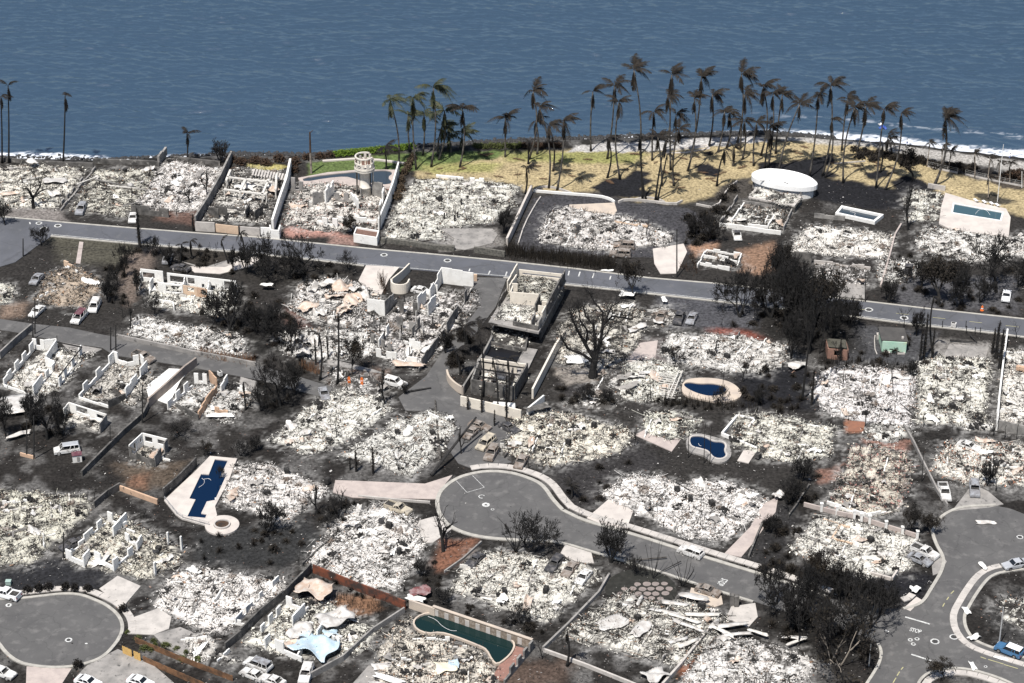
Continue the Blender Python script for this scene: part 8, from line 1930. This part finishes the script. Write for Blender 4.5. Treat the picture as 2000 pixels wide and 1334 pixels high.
# ================================================================== loose debris over the scorched ground
def debris(n, seed):
    r = np.random.default_rng(seed); px = r.uniform(-40, 2040, n); py = r.uniform(330, 1400, n) ** 1.0
    d_ = np.array([G(a, b_) for a, b_ in zip(px, py)])
    dn = fbm(d_[:, 0] * .12, d_[:, 1] * .12, 3); k = dn + r.normal(0, .08, n) > .46; d_ = d_[k]; n = len(d_)
    d_ = d_[(d_[:, 1] < shore_y(d_[:, 0]) - 14)]
    for pg in CLEAR:
        pw = P2(pg); bb = np.array(pw); k = (d_[:, 0] > bb[:, 0].min()) & (d_[:, 0] < bb[:, 0].max()) & (d_[:, 1] > bb[:, 1].min()) & (d_[:, 1] < bb[:, 1].max())
        ins = np.zeros(len(d_), bool); ins[k] = sdist(pw, d_[k, 0], d_[k, 1]) > -.3
        d_ = d_[~ins | (r.random(len(d_)) < .03)]
    n = len(d_)
    T = np.array([(-1, -1, 0), (0, -1, .3), (1, -1, 0), (-1, 1, 0), (0, 1, .3), (1, 1, 0)], float); Q = np.array([(0, 1, 4, 3), (1, 2, 5, 4)])
    S = np.stack([r.gamma(1.3, .045, n) + .025, r.gamma(1.3, .03, n) + .02, r.uniform(.02, .12, n)], 1); a = r.uniform(0, 6.28, n); tl = r.normal(0, .3, n)
    P_ = T[None] * S[:, None]; X1, Y1, Z1 = P_[..., 0], P_[..., 1], P_[..., 2]; Z1 = Z1 + Y1 * np.sin(tl)[:, None]
    V = np.stack([X1 * np.cos(a)[:, None] - Y1 * np.sin(a)[:, None] + d_[:, :1], X1 * np.sin(a)[:, None] + Y1 * np.cos(a)[:, None] + d_[:, 1:2], Z1 + .06], -1).reshape(-1, 3)
    F_ = (Q[None] + (np.arange(n) * 6)[:, None, None]).reshape(-1, 4); u = r.random((n, 1))
    c_ = np.where(u < .38, np.array((.45, .43, .41)) * r.uniform(.3, 1.1, (n, 1)), np.where(u < .9, np.array((.03, .028, .027)), np.array((.2, .13, .1))))
    return np_mesh('debris', V, F_, M_flake, np.repeat(c_, 6, 0))
tag(link('scattered_debris', debris(30000, 3)), 'loose ash flakes and charred bits over the scorched ground', 'debris', kind='stuff')

# ================================================================== labels that single each thing out
LM = [(715, 360, 'the round white tower'), (480, 390, 'the beamed walled ruin'), (60, 370, 'the far left seaside ruin'), (225, 370, 'the second seaside ruin'), (350, 365, 'the third seaside ruin'), (890, 400, 'the big seaside ruin'), (1180, 450, 'the circular driveway ruin'), (1530, 365, 'the white curved roof'), (1680, 425, 'the white rimmed pool'), (1905, 415, 'the pool with loungers'),
      (700, 300, 'the green hedge lawn'), (830, 320, 'the green lawn'), (900, 330, 'the upper lawn'), (1000, 310, 'the middle of the lawn'), (1080, 350, 'the left arc planter'), (1180, 320, 'the pale sand cove'), (1265, 380, 'the arc planter palm clump'), (1310, 320, 'the sandy ramp'), (1400, 310, 'the small scorch marks'), (1480, 310, 'the palm crowded lawn'), (1590, 335, 'the blackened lawn'), (1680, 330, 'the golden lawn patch'), (1750, 340, 'the black lawn at right'), (1830, 330, 'the left beach fence'), (1930, 360, 'the far right lawn'), (540, 320, 'the brown shore scrub'), (100, 318, 'the far left sea wall'),
      (140, 555, 'the tan rubble mound'), (370, 570, 'the long white walled ruin'), (350, 655, 'the lane ash heap'), (420, 515, 'the turning circle'), (560, 520, 'the street verge'), (650, 575, 'the crumpled metal ruin'), (640, 680, 'the grey debris field'), (850, 630, 'the thin walled ruin'), (1030, 590, 'the two storey concrete shell'), (960, 740, 'the low concrete house'), (1160, 680, 'the huge bare tree'), (1400, 680, 'the upper bright ash lot'), (1265, 745, 'the joist ruin'), (1390, 765, 'the tan decked pool'), (1380, 875, 'the second kidney pool'), (1745, 665, 'the green shed'), (1690, 770, 'the pale slab lot'), (1865, 765, 'the mottled right ash lot'), (1570, 590, 'the street thicket'), (1520, 760, 'the black scrub'), (1880, 570, 'the white intact car'), (1330, 610, 'the three parked burnt cars'), (1950, 680, 'the tall white boundary wall'),
      (80, 720, 'the far left stub walled house'), (230, 750, 'the burnt pickup house'), (420, 780, 'the orange walled ruin'), (290, 880, 'the small white cottage'), (90, 850, 'the burnt minivan'), (60, 480, 'the far left side street'), (390, 960, 'the navy stepped pool'), (540, 960, 'the navy pool ash lot'), (640, 830, 'the lane end ash lot'), (770, 870, 'the fallen pole ash lot'), (960, 990, 'the central cul-de-sac'), (950, 860, 'the car cluster'), (1110, 850, 'the cream ash lot'), (1330, 990, 'the SUV ash lot'), (1530, 860, 'the greyish ash lot'), (1700, 930, 'the reddish rubble'), (1920, 900, 'the right edge ash lot'), (1680, 1070, 'the bright right ash lot'), (1920, 1060, 'the right cul-de-sac'), (1970, 1200, 'the corner island'), (1840, 1280, 'the lower right junction'), (1250, 1110, 'the cul-de-sac street'),
      (60, 1020, 'the lower left ash lot'), (245, 1065, 'the stub walled ruin'), (110, 1200, 'the left cul-de-sac'), (420, 1170, 'the lower left bright lot'), (610, 1220, 'the blue roof ruin'), (710, 1070, 'the red soil lot'), (900, 1240, 'the long green pool'), (1010, 1140, 'the lower central ash lot'), (1250, 1210, 'the flagstone ruin'), (1450, 1290, 'the bottom ash lot'), (1620, 1220, 'the lower right thicket'), (330, 1290, 'the timber fences'), (520, 1050, 'the black yard'), (1620, 1130, 'the street scrub')]
ORD = ['leftmost', 'second', 'third', 'fourth', 'fifth', 'sixth', 'seventh', 'eighth', 'ninth', 'tenth', 'eleventh', 'twelfth', 'thirteenth', 'fourteenth', 'fifteenth', 'sixteenth', 'seventeenth', 'eighteenth', 'nineteenth', 'twentieth', 'twenty-first', 'twenty-second', 'twenty-third', 'twenty-fourth', 'twenty-fifth', 'twenty-sixth', 'twenty-seventh', 'twenty-eighth', 'twenty-ninth', 'thirtieth']
from collections import defaultdict
groups = defaultdict(list)
for o, desc, px, py in LAB:
    lm = min(LM, key=lambda l: (l[0] - px) ** 2 + ((l[1] - py) * 1.9) ** 2)[2]
    groups[(desc, lm)].append((px, py, o))
by_desc = defaultdict(int)
for (desc, lm), L in groups.items(): by_desc[desc] += len(L)
for (desc, lm), L in groups.items():
    if len(desc.split()) + len(lm.split()) > 11: desc = ' '.join(desc.split()[-3:])
    L.sort(key=lambda t: (t[0], t[1]))
    for i, (px, py, o) in enumerate(L):
        if len(L) == 1: o['label'] = f'{desc} near {lm}'
        elif len(L) == 2: o['label'] = f'{desc}, {("left", "right")[i]} of two near {lm}'
        elif i == 0: o['label'] = f'{desc}, leftmost near {lm}'
        elif i == len(L) - 1: o['label'] = f'{desc}, rightmost near {lm}'
        else: o['label'] = f'{desc}, {ORD[min(i, 29)]} from left near {lm}'
